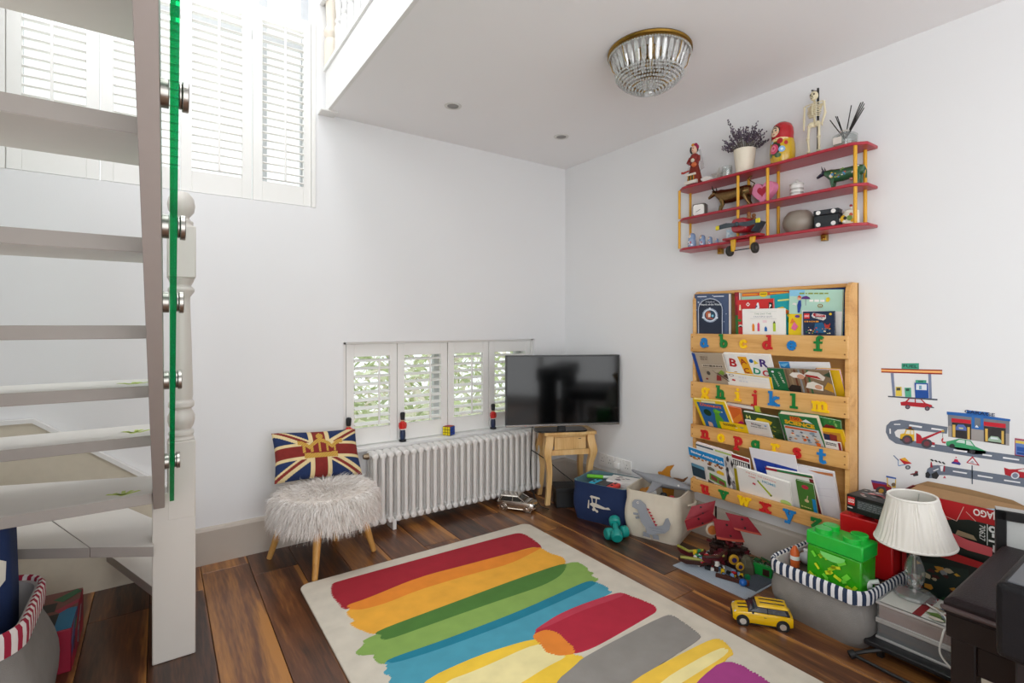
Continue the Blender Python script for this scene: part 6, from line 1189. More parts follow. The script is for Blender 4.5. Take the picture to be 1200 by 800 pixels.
def cable(nm, label, pts, r, h, cat='cable'):
    # a smooth tube through the points
    P = [Vector(p) for p in pts]; out = []
    for i in range(len(P)-1):
        a, b, c_, d = P[max(i-1, 0)], P[i], P[i+1], P[min(i+2, len(P)-1)]
        for k in range(6):
            q = k/6; out.append(.5*((2*b)+(c_-a)*q+(2*a-5*b+4*c_-d)*q*q+(3*b-a-3*c_+d)*q**3))
    out.append(P[-1]); o = MB().tube(out, r, 7).build(nm, mat(h, .5)); tag(o, label, cat); return o
cable('television_cable', 'black cable hanging down between the radiator and the table', [tw(-.20, .02, .515), tw(-.222, -.03, .49), tw(-.232, -.06, .40), tw(-.245, -.08, .25), tw(-.235, -.10, .10), tw(-.20, -.16, .02), tw(-.15, -.20, .004)], .0035, '#171718')
cable('power_cable', 'black cable sagging below the table to the black box', [tw(-.215, .02, .34), tw(-.10, .02, .26), tw(-.03, -.03, .20), tw(.03, -.08, .155), tw(.05, -.10, .138)], .0035, '#171718')

# ------------------------------------------------------------------ toy cars
def toy_car(nm, label, loc, rz, L, M_, glass, wheelm, rimm, stripes=None):
    t = thing(nm, label, 'toy car', loc, rz); s = L/3.7       # local +X is the front, built on a 3.7 x 1.7 x 1.4 car
    def ring(x, w_, z0, z1, k=.16):
        return [Vector((x*s, y*s, z*s)) for y, z in ((-w_*.94, z0), (-w_, z0+k), (-w_, z1-k*1.3), (-w_*.93, z1-.03), (-w_*.6, z1+.02), (w_*.6, z1+.02), (w_*.93, z1-.03), (w_, z1-k*1.3), (w_, z0+k), (w_*.94, z0))]
    MB().loft([ring(-1.84, .66, .34, .74), ring(-1.80, .74, .26, .88), ring(-1.6, .80, .22, .93), ring(-1.1, .84, .22, .94), ring(0, .85, .20, .94), ring(.72, .84, .20, .94), ring(.9, .83, .21, .92), ring(1.45, .80, .22, .86), ring(1.70, .74, .24, .78), ring(1.82, .62, .30, .66)]).build('body', M_, t, smooth=40)
    def gr(x, w_, z): return [Vector((x*s, -w_*s, z*s)), Vector((x*s, w_*s, z*s))]
    lo = [(-1.66, -.76), (-1.66, .76), (.95, .74), (.95, -.74)]; hi = [(-1.46, -.62), (-1.46, .62), (.28, .60), (.28, -.60)]
    MB().loft([[Vector((x*s, y*s, .90*s)) for x, y in lo], [Vector((x*s, y*s, 1.28*s)) for x, y in hi]]).build('windows', glass, t, bevel=.004*L/.2)
    MB().loft([[Vector((x*s, y*s, z*s)) for x, y in pl] for pl, z in (([(-1.54, -.655), (-1.54, .655), (.34, .635), (.34, -.635)], 1.26), ([(-1.56, -.65), (-1.56, .65), (.30, .63), (.30, -.63)], 1.34), ([(-1.40, -.55), (-1.40, .55), (.18, .54), (.18, -.54)], 1.41))]).build('roof', M_, t, bevel=.006*L/.2, seg=3)
    m = MB()
    for sg in (-1, 1):
        for (xa, xb) in ((-.30, -.30), (-1.50, -1.34), (.88, .27)):
            m.tube([(xa*s, sg*.755*s, .93*s), (xb*s, sg*.618*s, 1.29*s)], .035*s, 6)
    m.build('pillar', M_ if stripes is None else mat('#151515', .3), t)
    for x in (-1.18, 1.22):
        for sg in (-1, 1):
            a = MB(); n = 14
            a.tube([(x*s, sg*.70*s, .31*s), (x*s, sg*.872*s, .31*s)], .40*s, 24); a.build('wheel_arch', mat('#161616', .6) if stripes else M_, t, bevel=.01*s)
            w_ = MB().tube([(x*s, sg*.66*s, .30*s), (x*s, sg*.895*s, .30*s)], .30*s, 26).build('wheel', wheelm, t, bevel=.03*s)
            r_ = MB().tube([(x*s, sg*.89*s, .30*s), (x*s, sg*.905*s, .30*s)], .20*s, 20)
            for k in range(5):
                a_ = 6.283*k/5; r_.box(((x+.11*math.cos(a_))*s, sg*.912*s, (.30+.11*math.sin(a_))*s), (.19*s, .03*s, .055*s), 0, rot=(0, -a_, 0))
            r_.build('hub', rimm, w_)
    m = MB()
    for sg in (-1, 1):
        m.ell((1.66*s, sg*.56*s, .70*s), (.10*s, .13*s, .13*s), 0, 12, 8)
    m.build('headlight', mat('#dcdcd8', .1, metal=.6), t)
    MB().box((1.80*s, 0, .52*s), (.06*s, .78*s, .16*s)).box((1.84*s, 0, .34*s), (.05*s, 1.0*s, .10*s)).build('grille', mat('#1b1b1c', .4) if stripes else CHROME, t, bevel=.01*s)
    m = MB()
    for sg in (-1, 1): m.ell((.62*s, sg*.93*s, .98*s), (.07*s, .10*s, .07*s), 0, 10, 6)
    m.build('wing_mirror', BLACK if stripes else M_, t)
    m = MB()
    for sg in (-1, 1): m.box((-.12*s, sg*.856*s, .72*s), (.16*s, .02*s, .03*s)).box((0, sg*.80*s, .20*s), (1.5*s, .1*s, .06*s), 1)
    m.build('door_handle', [mat('#2a2a2a', .4) if stripes else CHROME, mat('#1a1a1a', .5) if stripes else M_], t, smooth=0)
    if stripes:
        for y in (-.24, .24):
            MB().box((-.62*s, y*s, 1.418*s), (1.5*s, .11*s, .012*s)).build('stripe', mat('#161616', .4), t, smooth=0)
            MB().box((1.16*s, y*s, .934*s), (.60*s, .11*s, .012*s), rot=(0, R(6.5), 0)).build('stripe', mat('#161616', .4), t, smooth=0)
    return t
dx, dy = (-.656+.564), (-1.845+1.963)
toy_car('yellow_toy_car', 'yellow toy hatchback with black bonnet stripes on the floor', (-.565, -1.865, 0), math.degrees(math.atan2(dy, dx)), .222, mat('#e6b706', .22, coat=.8, var=.02), mat('#22242a', .1, coat=.6), mat('#191919', .6), mat('#cfcdc8', .25, metal=.6), True)
toy_car('silver_toy_car', 'silver metal toy hatchback on the floor by the radiator', (-.640, -.268, 0), math.degrees(math.atan2(-.321+.20, -.601+.694)), .255, mat('#d6cfc6', .14, metal=1.0, var=.03), mat('#4b4643', .12, metal=.6), mat('#a49c92', .25, metal=1.0), mat('#e2dcd4', .15, metal=1.0))

# ------------------------------------------------------------------ dumbbells
TEAL = mat('#128f86', .38, var=.05, coat=.2)
def dumbbell(label, a, b, za, zb_, flat):
    a = Vector(a+(za,)); b = Vector(b+(zb_,)); d = (b-a).normalized(); L = (b-a).length
    t = thing('dumbbell', label, 'dumbbell', tuple((a+b)/2)); t.rotation_euler = d.to_track_quat('X', 'Z').to_euler()
    MB().tube([(-L/2+.02, 0, 0), (-.03, 0, 0), (0, 0, 0), (.03, 0, 0), (L/2-.02, 0, 0)], [.0135, .0145, .0165, .0145, .0135], 14).build('grip', TEAL, t)
    for s in (-1, 1):
        MB().tube([(s*(L/2-.045), 0, 0), (s*(L/2-.038), 0, 0), (s*(L/2-.008), 0, 0), (s*L/2, 0, 0)], [.024, .032, .032, .025], 20).build('weight', TEAL, t, bevel=.002)
dumbbell('teal dumbbell lying flat on the floor under the other', (-.518, -.945), (-.385, -.985), .032, .032, True)
dumbbell('teal dumbbell propped across the other one', (-.515, -1.030), (-.418, -.915), .034, .088, False)

# ------------------------------------------------------------------ fabric storage baskets
def basket(nm, label, loc, rz, w0, d0, w1, d1, h, outm, inm, wob=.006, seed=1, r=.04, handles=True, rim=.008, n=8, bulge=.02, group=None):
    """soft open basket: rounded base w0 x d0, mouth w1 x d1"""
    t = thing(nm, label, 'basket', loc, rz, group); rr = random.Random(seed)
    ph = [rr.uniform(0, 6.28) for _ in range(6)]
    def ring(w_, d_, z, k, off=0.0):
        pts = rrect(w_+2*off, d_+2*off, r, n); out = []
        for i, (x, y) in enumerate(pts):
            a = math.atan2(y, x); q = 1+k*(math.sin(3*a+ph[0]+z*9)+.6*math.sin(5*a+ph[1]-z*14)); out.append(Vector((x*q, y*q, z)))
        return out
    rings = []
    N = 9
    for i in range(N+1):
        f_ = i/N; b_ = bulge*math.sin(math.pi*min(1, f_*1.25))
        rings.append(ring(w0+(w1-w0)*f_+b_, d0+(d1-d0)*f_+b_, h*f_, wob*(1-f_)*1.2))
    inn = [ring(w1-2*rim, d1-2*rim, h, 0)]+[ring(w0+(w1-w0)*f_-2*rim, d0+(d1-d0)*f_-2*rim, h*f_, 0) for f_ in (.6, .25)]
    m = MB(); m.loft(rings, 0, cap=False); m.add(rings[0], [tuple(reversed(range(len(rings[0]))))], 0)
    m.loft([rings[-1], inn[0]], 1, cap=False); m.loft(inn, 1, cap=False); m.add(inn[-1], [tuple(range(len(inn[-1])))], 1)
    m.build('body', [outm, inm], t, smooth=50)
    return t
NAVY = mat('#1d2f57', .9, var=.08, scale=60, bump=.2, bscale=500)
CREAM = mat('#d9cfbd', .9, var=.05, scale=40, bump=.25, bscale=450)
# navy basket: front face runs from (-.45,-.60) to (-.335,-1.0)
ang = math.degrees(math.atan2(-.98+.575, -.330+.430))
def fr(c_, rz, x, y, z): 
    a, b = math.cos(R(rz)), math.sin(R(rz)); return (c_[0]+a*x-b*y, c_[1]+b*x+a*y, z)
NB = (-.255, -.712)
t = basket('storage_basket', 'navy fabric basket with a white aeroplane on its front', (NB[0], NB[1], 0), ang+5, .34, .26, .365, .285, .235, NAVY, mat('#5e7d85', .9, var=.1), seed=3)
def onface(par, w_, yf, z0, H, items, nm='applique', slope=0.0, xoff=0.0):
    M_ = Matrix(((1, 0, 0, -w_/2+xoff), (0, slope, -1, yf), (0, 1, 0, z0), (0, 0, 0, 1)))
    return art(par, w_, H, items, .001, nm, .0006, M_, .85)
onface(t, .17, -.150, .075, .10, [('p', [(.20, .42), (.30, .52), (.50, .48), (.80, .36), (.92, .42), (1, .30), (.72, .24), (.42, .26), (.28, .28), (.20, .32)], '#d8d2c4'), ('p', [(.20, .86), (.26, .94), (.58, .90), (.60, .80), (.24, .78)], '#d8d2c4'), ('p', [(.26, .80), (.30, .80), (.32, .5), (.28, .5)], '#d8d2c4'), ('p', [(.44, .80), (.48, .80), (.46, .5), (.42, .5)], '#d8d2c4'), ('p', [(.14, .62), (.18, .62), (.16, .10), (.10, .12)], '#d8d2c4'), ('p', [(.3, .28), (.38, .28), (.48, .06), (.40, .02)], '#d8d2c4'), ('c', .34, .10, .05, None, '#d8d2c4'), ('c', .48, .05, .05, None, '#d8d2c4')], slope=-.05)
nz0 = .20
def inb(nm, label, cat, x, y, z, rz=0, group=None): return thing(nm, label, cat, fr(NB, ang+5, x, y, z), ang+5+rz, group)
t = inb('paper_tray', 'white boxes of games stacked in the navy basket', 'box', .075, .045, .185, 4)
for k in range(3): MB().box((0, 0, .009+.0185*k), (.17, .13, .017)).build('box', mat(['#e9e6e2', '#d9d6d2', '#e6e3df'][k], .5), t, bevel=.0015)
art(t, .15, .11, blobs(8, .1, .1, .9, .9, ['#b56a6a', '#8a8f9c', '#6d4a52'], 3, (.06, .12)), M=Matrix(((1, 0, 0, -.075), (0, 1, 0, -.055), (0, 0, 1, .0556), (0, 0, 0, 1))))
t = inb('game_controller', 'turquoise, black and red handheld game case in the navy basket', 'toy', .0, -.060, .215, -4)
MB().box((0, 0, .0), (.075, .105, .03)).build('screen_body', mat('#1e2326', .3), t, bevel=.004)
MB().box((-.062, 0, .0), (.050, .105, .03)).build('blue_grip', mat('#18a3c4', .4), t, bevel=.010)
MB().box((.062, 0, .0), (.050, .105, .03)).build('red_grip', mat('#d8392f', .4), t, bevel=.010)
m = MB()
for s in (-1, 1):
    for q in (-.02, .02): m.tube([(s*.062, q, .014), (s*.062, q, .0175)], .008, 12)
    m.box((s*.062, .038, .016), (.012, .004, .002))
m.build('button', mat('#141414', .4), t)
t = inb('marker_pen', 'lime green marker lying in the navy basket', 'pen', -.105, .035, .226, 22)
MB().tube([(-.06, 0, 0), (-.055, 0, 0), (.045, 0, 0)], [.006, .012, .012], 14).build('barrel', mat('#6cc02c', .4), t); MB().tube([(.045, 0, 0), (.10, 0, .002), (.108, 0, .002)], [.010, .009, .004], 12).build('cap', mat('#cfd9d2', .4), t)
t = inb('toy_pad', 'dark plastic case filling the bottom of the navy basket', 'box', 0, 0, .10)
MB().box((0, 0, 0), (.27, .19, .17)).build('case', mat('#28323a', .6), t, bevel=.01)

CB = (-.170, -1.045)
cang = math.degrees(math.atan2(-1.255+1.0, -.305+.385))
t = basket('storage_basket', 'cream canvas basket with a grey dinosaur on its front', (CB[0], CB[1], 0), cang+2, .29, .29, .315, .315, .262, CREAM, mat('#cfc5b3', .9), seed=9, wob=.008, bulge=.03)
DG = '#9a9ea6'
o = onface(t, .25, -.1755, .02, .215, [('p', [(.10, .84), (.16, .93), (.30, .95), (.42, .86), (.46, .66), (.56, .46), (.68, .36), (.80, .42), (.86, .60), (.92, .64), (.97, .50), (.94, .34), (.84, .22), (.66, .16), (.58, .10), (.44, .10), (.40, .26), (.30, .38), (.26, .56), (.22, .68), (.10, .72)], DG), ('p', [(.36, .14), (.34, .02), (.52, .02), (.48, .12)], '#8a8e96'), ('p', [(.56, .12), (.58, .01), (.72, .02), (.70, .14)], '#8a8e96'), ('p', [(.24, .60), (.12, .58), (.13, .53), (.26, .53)], '#8a8e96'), ('p', [(.26, .52), (.17, .48), (.19, .43), (.28, .46)], '#8a8e96'), ('c', .24, .87, .026, None, '#f2f0ea'), ('c', .245, .87, .013, None, '#222')] + [('p', [(.44+.035*k, .78-.07*k), (.52+.035*k, .76-.068*k), (.465+.037*k, .71-.07*k)], '#b02a3a') for k in range(6)] + [('l', (.5, .30), (.8, .32), .008, '#7b8088'), ('l', (.56, .24), (.84, .26), .008, '#7b8088')], slope=-.03)
m = MB(); m.tube([(.176, .06, .205), (.190, .03, .200), (.193, 0, .198), (.190, -.03, .200), (.176, -.06, .205)], [.006, .010, .010, .010, .006], 8); m.build('handle', CREAM, t)
def inc(nm, label, cat, x, y, z, rz=0, rot=None):
    o = thing(nm, label, cat, fr(CB, cang+2, x, y, z), cang+2+rz); return o
GP = mat('#85868a', .5, var=.15, scale=30)
t = inc('toy_creature', 'grey rubber toy creature with a long tail on top of the cream basket', 'toy', .0, .015, .285, 8)
MB().loft([[Vector((x, w_*math.cos(6.283*k/12), z+h_*math.sin(6.283*k/12))) for k in range(12)] for x, w_, h_, z in ((-.175, .004, .006, .045), (-.12, .012, .014, .028), (-.07, .030, .028, .012), (-.01, .045, .036, .005), (.05, .042, .032, 0), (.11, .030, .022, -.008), (.16, .018, .014, -.015), (.19, .004, .006, -.02))]).build('body', GP, t)
for s in (-1, 1): MB().loft([[Vector((x-.01, s*.03, .0+z)) for x, z in ((-.035, 0), (.03, 0), (.03, .01), (-.035, .01))], [Vector((x-.035, s*.11, -.03+z)) for x, z in ((-.02, 0), (.012, 0), (.012, .007), (-.02, .007))], [Vector((x-.06, s*.135, -.04+z)) for x, z in ((-.006, 0), (.004, 0), (.004, .003), (-.006, .003))]]).build('fin', GP, t, bevel=.002)
m = MB()
for s in (-1, 1): m.ell((.10, s*.030, .0), (.006, .005, .006), 0, 8, 5)
m.build('eye', mat('#d9d6d0', .3), t)
t = inc('toy_wing', 'upright ochre crescent wing of a toy behind the grey toy creature', 'toy', .0, .10, .27, 6)
MB().prism([(-.02, 0, -.10), (-.035, 0, .0), (-.055, 0, .045), (-.03, 0, .05), (.0, 0, .085), (.045, 0, .10), (.02, 0, .06), (.02, 0, .03), (.045, 0, .0), (.04, 0, -.10)], (0, .014, 0)).build('wing', mat('#b5761c', .45, var=.1), t, bevel=.004)
MB().tube([(.0, .0, .0), (.05, .0, .012), (.10, -.01, .02), (.125, -.02, .045)], [.016, .014, .008, .003], 9).build('arm', mat('#6d4320', .5), t)
for i, (x, y, z, h_, lb) in enumerate(((-.10, .02, .20, '#b5761c', 'ochre toy block in the cream basket left of the grey toy creature'), (.07, -.08, .205, '#b02a33', 'red toy block in the cream basket under the grey toy creature'), (.02, -.06, .205, '#1c1d20', 'black toy piece in the cream basket under the grey toy creature'), (-.04, -.05, .21, '#d6d6d3', 'white toy piece in the cream basket near its front rim'))):
    t = inc('toy_piece', lb, 'toy', x, y, z, 25*i)
    MB().box((0, 0, 0), (.06, .05, .05)).ell((.02, 0, .025), (.02, .02, .015)).build('block', mat(h_, .45), t, bevel=.01)
t = inc('plush_heap', 'dark soft toy filling the cream basket below the grey toy creature', 'toy', 0, 0, .12)
MB().ell((0, 0, 0), (.125, .125, .075), 0, 20, 12).build('plush', mat('#37353a', .95), t)

# grey felt basket with a striped cuff
FELT = mat('#86827e', .95, var=.12, scale=22, bump=.3, bscale=400)
GBc = (-.252, -2.026); gang = -93.5
ga = gang
t = basket('storage_basket', 'grey felt basket with a navy and white striped cuff', (GBc[0], GBc[1], 0), ga, .32, .38, .35, .435, .215, FELT, mat('#c9c7c4', .9), seed=5, wob=.016, bulge=.045, r=.06)
def cuff(par, w_, d_, r_, zt, drop, fat, cols, stripe, n=14):
    pts = rrect(w_, d_, r_, n); L = []; P = [Vector((x, y, 0)) for x, y in pts]
    # resample by arc length so that stripes are even
    seg = [(P[i], P[(i+1) % len(P)]) for i in range(len(P))]; tot = sum((b-a).length for a, b in seg); N = int(tot/stripe)*2; N -= N % 2
    def at(s_):
        s_ %= tot
        for a, b in seg:
            l = (b-a).length
            if s_ <= l: return a.lerp(b, s_/l if l else 0), (b-a)
            s_ -= l
        return seg[-1][1], seg[-1][1]-seg[-1][0]
    prof = [(fat*.2, -drop), (fat*1.1, -drop), (fat*1.25, -drop*.5), (fat*1.1, -.006), (fat*.3, .004), (-fat*.6, 0), (-fat*.9, -.012), (-fat*.7, -drop*1.2)]
    m = MB(); rings = []
    for i in range(N):
        p, d = at(tot*i/N); nn = Vector((d.y, -d.x, 0)).normalized(); sl = .0
        rings.append([p+nn*a+Vector((0, 0, zt+z)) for a, z in prof])
    o = len(m.v)
    for r__ in rings: m.v += [tuple(q) for q in r__]
    k = len(prof)
    for i in range(N):
        j = (i+1) % N
        for q in range(k-1): m.f.append((o+i*k+q, o+j*k+q, o+j*k+q+1, o+i*k+q+1)); m.m.append(i % 2)
    return m.build('striped_cuff', cols, par, smooth=50)
cuff(t, .357, .440, .06, .222, .045, .009, [mat('#e2e2e4', .9), mat('#27354f', .9)], .0265)
def ing(nm, label, cat, x, y, z, rz=0, group=None): return thing(nm, label, cat, fr(GBc, ga, x, y, z), ga+rz, group)
def brick_box(t, W, D, H, lidh, bm_, lm, studs, sr, sh):
    MB().box((0, 0, (H-lidh)/2), (W*.96, D*.96, H-lidh)).build('tub', bm_, t, bevel=.006)
    MB().box((0, 0, H-lidh/2), (W, D, lidh)).build('lid', lm, t, bevel=.005)
    nx, ny = studs; sm_ = MB().lathe([(sr, 0), (sr, sh*.9), (sr*.94, sh), (.0005, sh)], 24).mesh('stud', lm)
    for i in range(nx):
        for j in range(ny): inst('stud', sm_, t, ((i-(nx-1)/2)*W/nx, (j-(ny-1)/2)*D/ny, H))
GTUB = mat('#3cba1c', .25, var=.25, scale=14, trans=.30, coat=.3); GLID = mat('#16b53a', .3, coat=.4, var=.03)
gx = (-0.4421, -2.1062, 0.1653)
t = thing('brick_storage_box', 'green brick-shaped storage tub with four studs standing in the grey basket', 'storage box', (-.362, -2.072, .178), -78, rot=(R(-1), R(1), R(-92)))
brick_box(t, .205, .125, .195, .055, GTUB, GLID, (2, 2), .030, .017)
m = MB(); rnd = random.Random(8)
for i in range(22): m.box((rnd.uniform(-.08, .08), -.0655, rnd.uniform(.01, .115)), (rnd.uniform(.012, .035), .0015, rnd.uniform(.008, .018)), i % 3, rot=(0, rnd.uniform(-1, 1), 0))
m.build('bricks_inside', [mat('#a9d61c', .4), mat('#6fd23a', .4), mat('#d3dc2a', .4)], t, smooth=0)
MB().prism([(.045*math.cos(R(a)), -.0662, .131+.026*math.sin(R(a))) for a in range(180, 361, 12)], (0, -.002, 0)).build('thumb_notch', mat('#7fdc74', .4), t, smooth=0)
rnd = random.Random(31)
t = ing('toy_box', 'brown box under the toys in the grey basket', 'box', 0, 0, .055)
MB().box((0, 0, .030), (.29, .34, .172)).build('box', mat('#5d5148', .8), t, bevel=.01)
for nm, lb, x, y, z, rz, h_, kind in (('toy_brick_piece', 'orange and white toy rocket piece against the left rim of the grey basket', -.13, -.10, .215, 20, '#d9642c', 'rocket'), ('toy_brick_piece', 'blue and white toy piece near the back left of the grey basket', -.10, .0, .215, -30, '#2f6fb5', 'wedge'), ('toy_brick_piece', 'clear grey plastic toy piece left of the green tub', -.105, -.05, .205, 10, '#b9bcc0', 'ball'), ('toy_brick_piece', 'brown toy brick at the bottom left of the grey basket', -.12, -.03, .200, 40, '#5a3a28', 'wedge'), ('toy_brick_piece', 'white plastic scoop right of the green tub', .13, -.10, .215, 15, '#d9dcda', 'ball'), ('toy_brick_piece', 'pink and white card at the back of the grey basket by the bookcase', -.05, .185, .235, 60, '#d9a3ae', 'card')):
    t = ing(nm, lb, 'toy', x, y, z, rz)
    if kind == 'rocket': MB().tube([(0, 0, -.04), (0, 0, .02), (0, 0, .045)], [.018, .018, .006], 14).build('hull', mat(h_, .4), t); MB().tube([(0, 0, -.01), (0, 0, .006)], .0187, 14).build('ring', mat('#efefec', .4), t)
    elif kind == 'wedge': MB().prism([(-.03, -.02, -.02), (.03, -.02, -.02), (.02, -.02, .025), (-.02, -.02, .018)], (0, .04, 0)).build('brick', mat(h_, .4), t, bevel=.003); MB().box((0, 0, .028), (.02, .02, .012)).build('stud', mat('#e6e6e6', .4), t, bevel=.003)
    elif kind == 'ball': MB().ell((0, 0, 0), (.032, .024, .026), 0, 14, 8).tube([(0, 0, 0), (.05, .01, .02)], .008, 8).build('piece', mat(h_, .3), t)
    else: MB().box((0, 0, .01), (.07, .003, .09)).build('card', mat(h_, .5), t); MB().box((0, -.002, .02), (.03, .001, .03)).build('picture', mat('#f1ece8', .5), t)

# ------------------------------------------------------------------ brick baseplate and wrecked toy ship
PC = (-.27, -1.548)
t = thing('base_plate', 'large light grey studded base plate on the floor', 'toy', (PC[0], PC[1], 0), 0)
MB().box((0, 0, .0016), (.384, .384, .0032)).build('plate', mat('#a7b0ba', .45), t, smooth=0)
m = MB()
def studs(m, nx, ny, z, skip=None):
    for i in range(nx):
        for j in range(ny):
            x, y = (i-(nx-1)/2)*.008, (j-(ny-1)/2)*.008
            if skip and skip(x, y): continue
            pts = [(x+.0025*math.cos(1.047*k), y+.0025*math.sin(1.047*k)) for k in range(6)]; o = len(m.v)
            m.v += [(a, b, z) for a, b in pts]+[(a, b, z+.0017) for a, b in pts]
            m.f += [(o+k, o+(k+1) % 6, o+6+(k+1) % 6, o+6+k) for k in range(6)]+[tuple(o+6+k for k in range(6))]; m.m += [0]*7
studs(m, 48, 48, .0032, lambda x, y: x < .09 and -.184 < y < -.02 and x > -.10)
o = m.build('studs', mat('#a7b0ba', .45), t, smooth=0); o['kind'] = 'stuff'
t = thing('base_plate', 'smaller dark grey studded base plate lying on the light grey one', 'toy', (PC[0]-.005, PC[1]-.102, .0033), 0)
MB().box((0, 0, .0016), (.188, .162, .0032)).build('plate', mat('#4f5660', .45), t, smooth=0)
m = MB(); studs(m, 23, 20, .0032); o = m.build('studs', mat('#4f5660', .45), t, smooth=0); o['kind'] = 'stuff'
BR1, BR2, DKR, OLV = mat('#3b2018', .4), mat('#241410', .4), mat('#5a1620', .4), mat('#8d8a35', .4)
SAIL = mat('#861c29', .6, var=.10, scale=40)
ship = thing('toy_ship', 'brick-built ship with dark red cloth sails on the base plate', 'toy', (-.215, -1.485, .005), 0); ship.scale = (1.2, 1.2, 1.2)
m = MB()
rnd = random.Random(13)
for i in range(70):
    a = rnd.uniform(0, 6.28); r_ = rnd.uniform(.01, .075)
    m.box((r_*math.cos(a)*.7+.005, r_*math.sin(a)*1.2-.01, .02+rnd.random()*.125*(1.15-r_/.09)), (rnd.choice((.016, .024, .032)), rnd.choice((.016, .024)), rnd.choice((.0096, .019, .019))), i % 3, rot=(rnd.uniform(-.2, .2), rnd.uniform(-.2, .2), rnd.uniform(0, 3)))
m.box((.01, -.01, .035), (.085, .12, .07), 1)
m.build('hull', [BR1, BR2, DKR], ship, bevel=.0012)
for x, y, h_ in ((.0, .045, .22), (.0, -.05, .21)): MB().tube([(x, y, .03), (x, y, h_)], .004, 8).build('mast', BR2, ship)
def sail(c_, ux, uz, w_, h_, belly, skew=0.0):
    """cloth sail: centre c_, across ux, up uz"""
    c_, ux, uz = Vector(c_), Vector(ux).normalized(), Vector(uz).normalized(); n = ux.cross(uz); b = MB(); N = 8; vs = []
    for s_ in (0, 1):
        for j in range(N+1):
            for i in range(N+1):
                u, v = i/N-.5, j/N-.5; q = belly*(1-4*u*u)*(.6+.4*(1-4*v*v)); vs.append(c_+ux*(u*w_*(1-.18*v)+skew*v*w_)+uz*(v*h_)+n*(q+s_*.0012))
    fs = []; M1 = (N+1)*(N+1); mi = []
    for j in range(N):
        for i in range(N):
            a = j*(N+1)+i; fs.append((a+N+1, a+N+2, a+1, a)); fs.append((M1+a, M1+a+1, M1+a+N+2, M1+a+N+1))
            e = 1 if j == 0 else 0; mi += [e, e]
    for i in range(N):
        for a in (i, N*(N+1)+i): fs.append((a, a+1, M1+a+1, M1+a)); mi.append(0)
        for a in (i*(N+1), i*(N+1)+N): fs.append((a, a+N+1, M1+a+N+1, M1+a)); mi.append(0)
    b.v = [tuple(p) for p in vs]; b.f = fs; b.m = mi
    o = b.build('sail', [SAIL, mat('#b5503f', .6)], ship, smooth=60)
    d = MB()
    for u, v in ((-.05, .30), (.05, -.22)): d.tube([c_+ux*u*w_+uz*v*h_-n*.003+n*belly, c_+ux*u*w_+uz*v*h_+n*(.004+belly)], .004, 10)
    d.build('eyelet', mat('#1a1212'), o)
vw = Vector((.57, .82, 0)).normalized(); rt_ = Vector((.82, -.57, 0))
sail((-.06, .075, .205), rt_*.9+Vector((0, 0, .22)), Vector((.25, .1, 1)), .115, .055, .008, .15)
sail((-.085, .065, .172), rt_*.9+Vector((0, 0, .35)), Vector((-.35, 0, 1)), .125, .050, .008, -.1)
sail((-.055, -.045, .160), rt_*1.0+Vector((0, 0, -.12)), Vector((-.12, .05, 1)), .105, .085, .010, -.15)
sail((-.01, -.082, .188), rt_*1.0+Vector((0, 0, -.22)), Vector((.1, .1, 1)), .105, .060, .008, -.45)
m = MB().tube([Vector((-.055, .030, .140)), Vector((-.055, .030, .140))-vw*.012], .027, 26); o = m.build('shield', mat('#b9aa98', .4), ship, bevel=.003)
MB().tube([Vector((-.055, .030, .140))-vw*.011, Vector((-.055, .030, .140))-vw*.014], .019, 22).build('emblem', mat('#b5662a', .5, var=.35, scale=90), o)
MB().loft([[Vector((-.01+r_*math.cos(6.283*k/7), -.10+r_*math.sin(6.283*k/7)*.9, z)) for k in range(7)] for r_, z in ((.040, 0), (.036, .03), (.024, .055), (.010, .066))]).build('rock', mat('#4f4c3a', .6, var=.25), ship, smooth=0)
def hullboat(c_, ang_, L, col, trim):
    o = MB(); rings = []
    for f_, w_, z0, z1 in ((-.5, .002, .020, .034), (-.35, .012, .006, .026), (0, .020, .0, .020), (.35, .012, .004, .026), (.5, .002, .018, .036)):
        rings.append([Vector((f_*L, -w_, z1)), Vector((f_*L, -w_*.7, z0)), Vector((f_*L, w_*.7, z0)), Vector((f_*L, w_, z1))])
    o.loft(rings, 0); 
    q = o.build('boat_side', col, ship, bevel=.002); q.location = c_; q.rotation_euler = (R(0), R(-8), R(ang_))
    r_ = MB().tube([(f_*L*.9, -.020+abs(f_)*.030, .026+abs(f_)*.02) for f_ in (-.5, -.3, 0, .3, .5)], .006, 8).build('gunwale', trim, q)
hullboat((-.125, .02, .014), -48, .19, BR1, OLV); hullboat((-.095, .095, .012), -80, .13, DKR, OLV); hullboat((-.10, -.02, .035), -20, .12, DKR, BR1)
for (x, y, z, r_) in ((-.06, -.075, .052, .020), (-.066, -.105, .038, .016)):
    w_ = MB().tube([Vector((x, y, z))-vw*.005, Vector((x, y, z))+vw*.005], r_, 20).build('gold_wheel', mat('#c79a2c', .35, metal=.3), ship, bevel=.002)
    MB().tube([Vector((x, y, z))-vw*.0065, Vector((x, y, z))+vw*.004], r_*.5, 14).build('wheel_centre', mat('#2b2454', .3), w_)
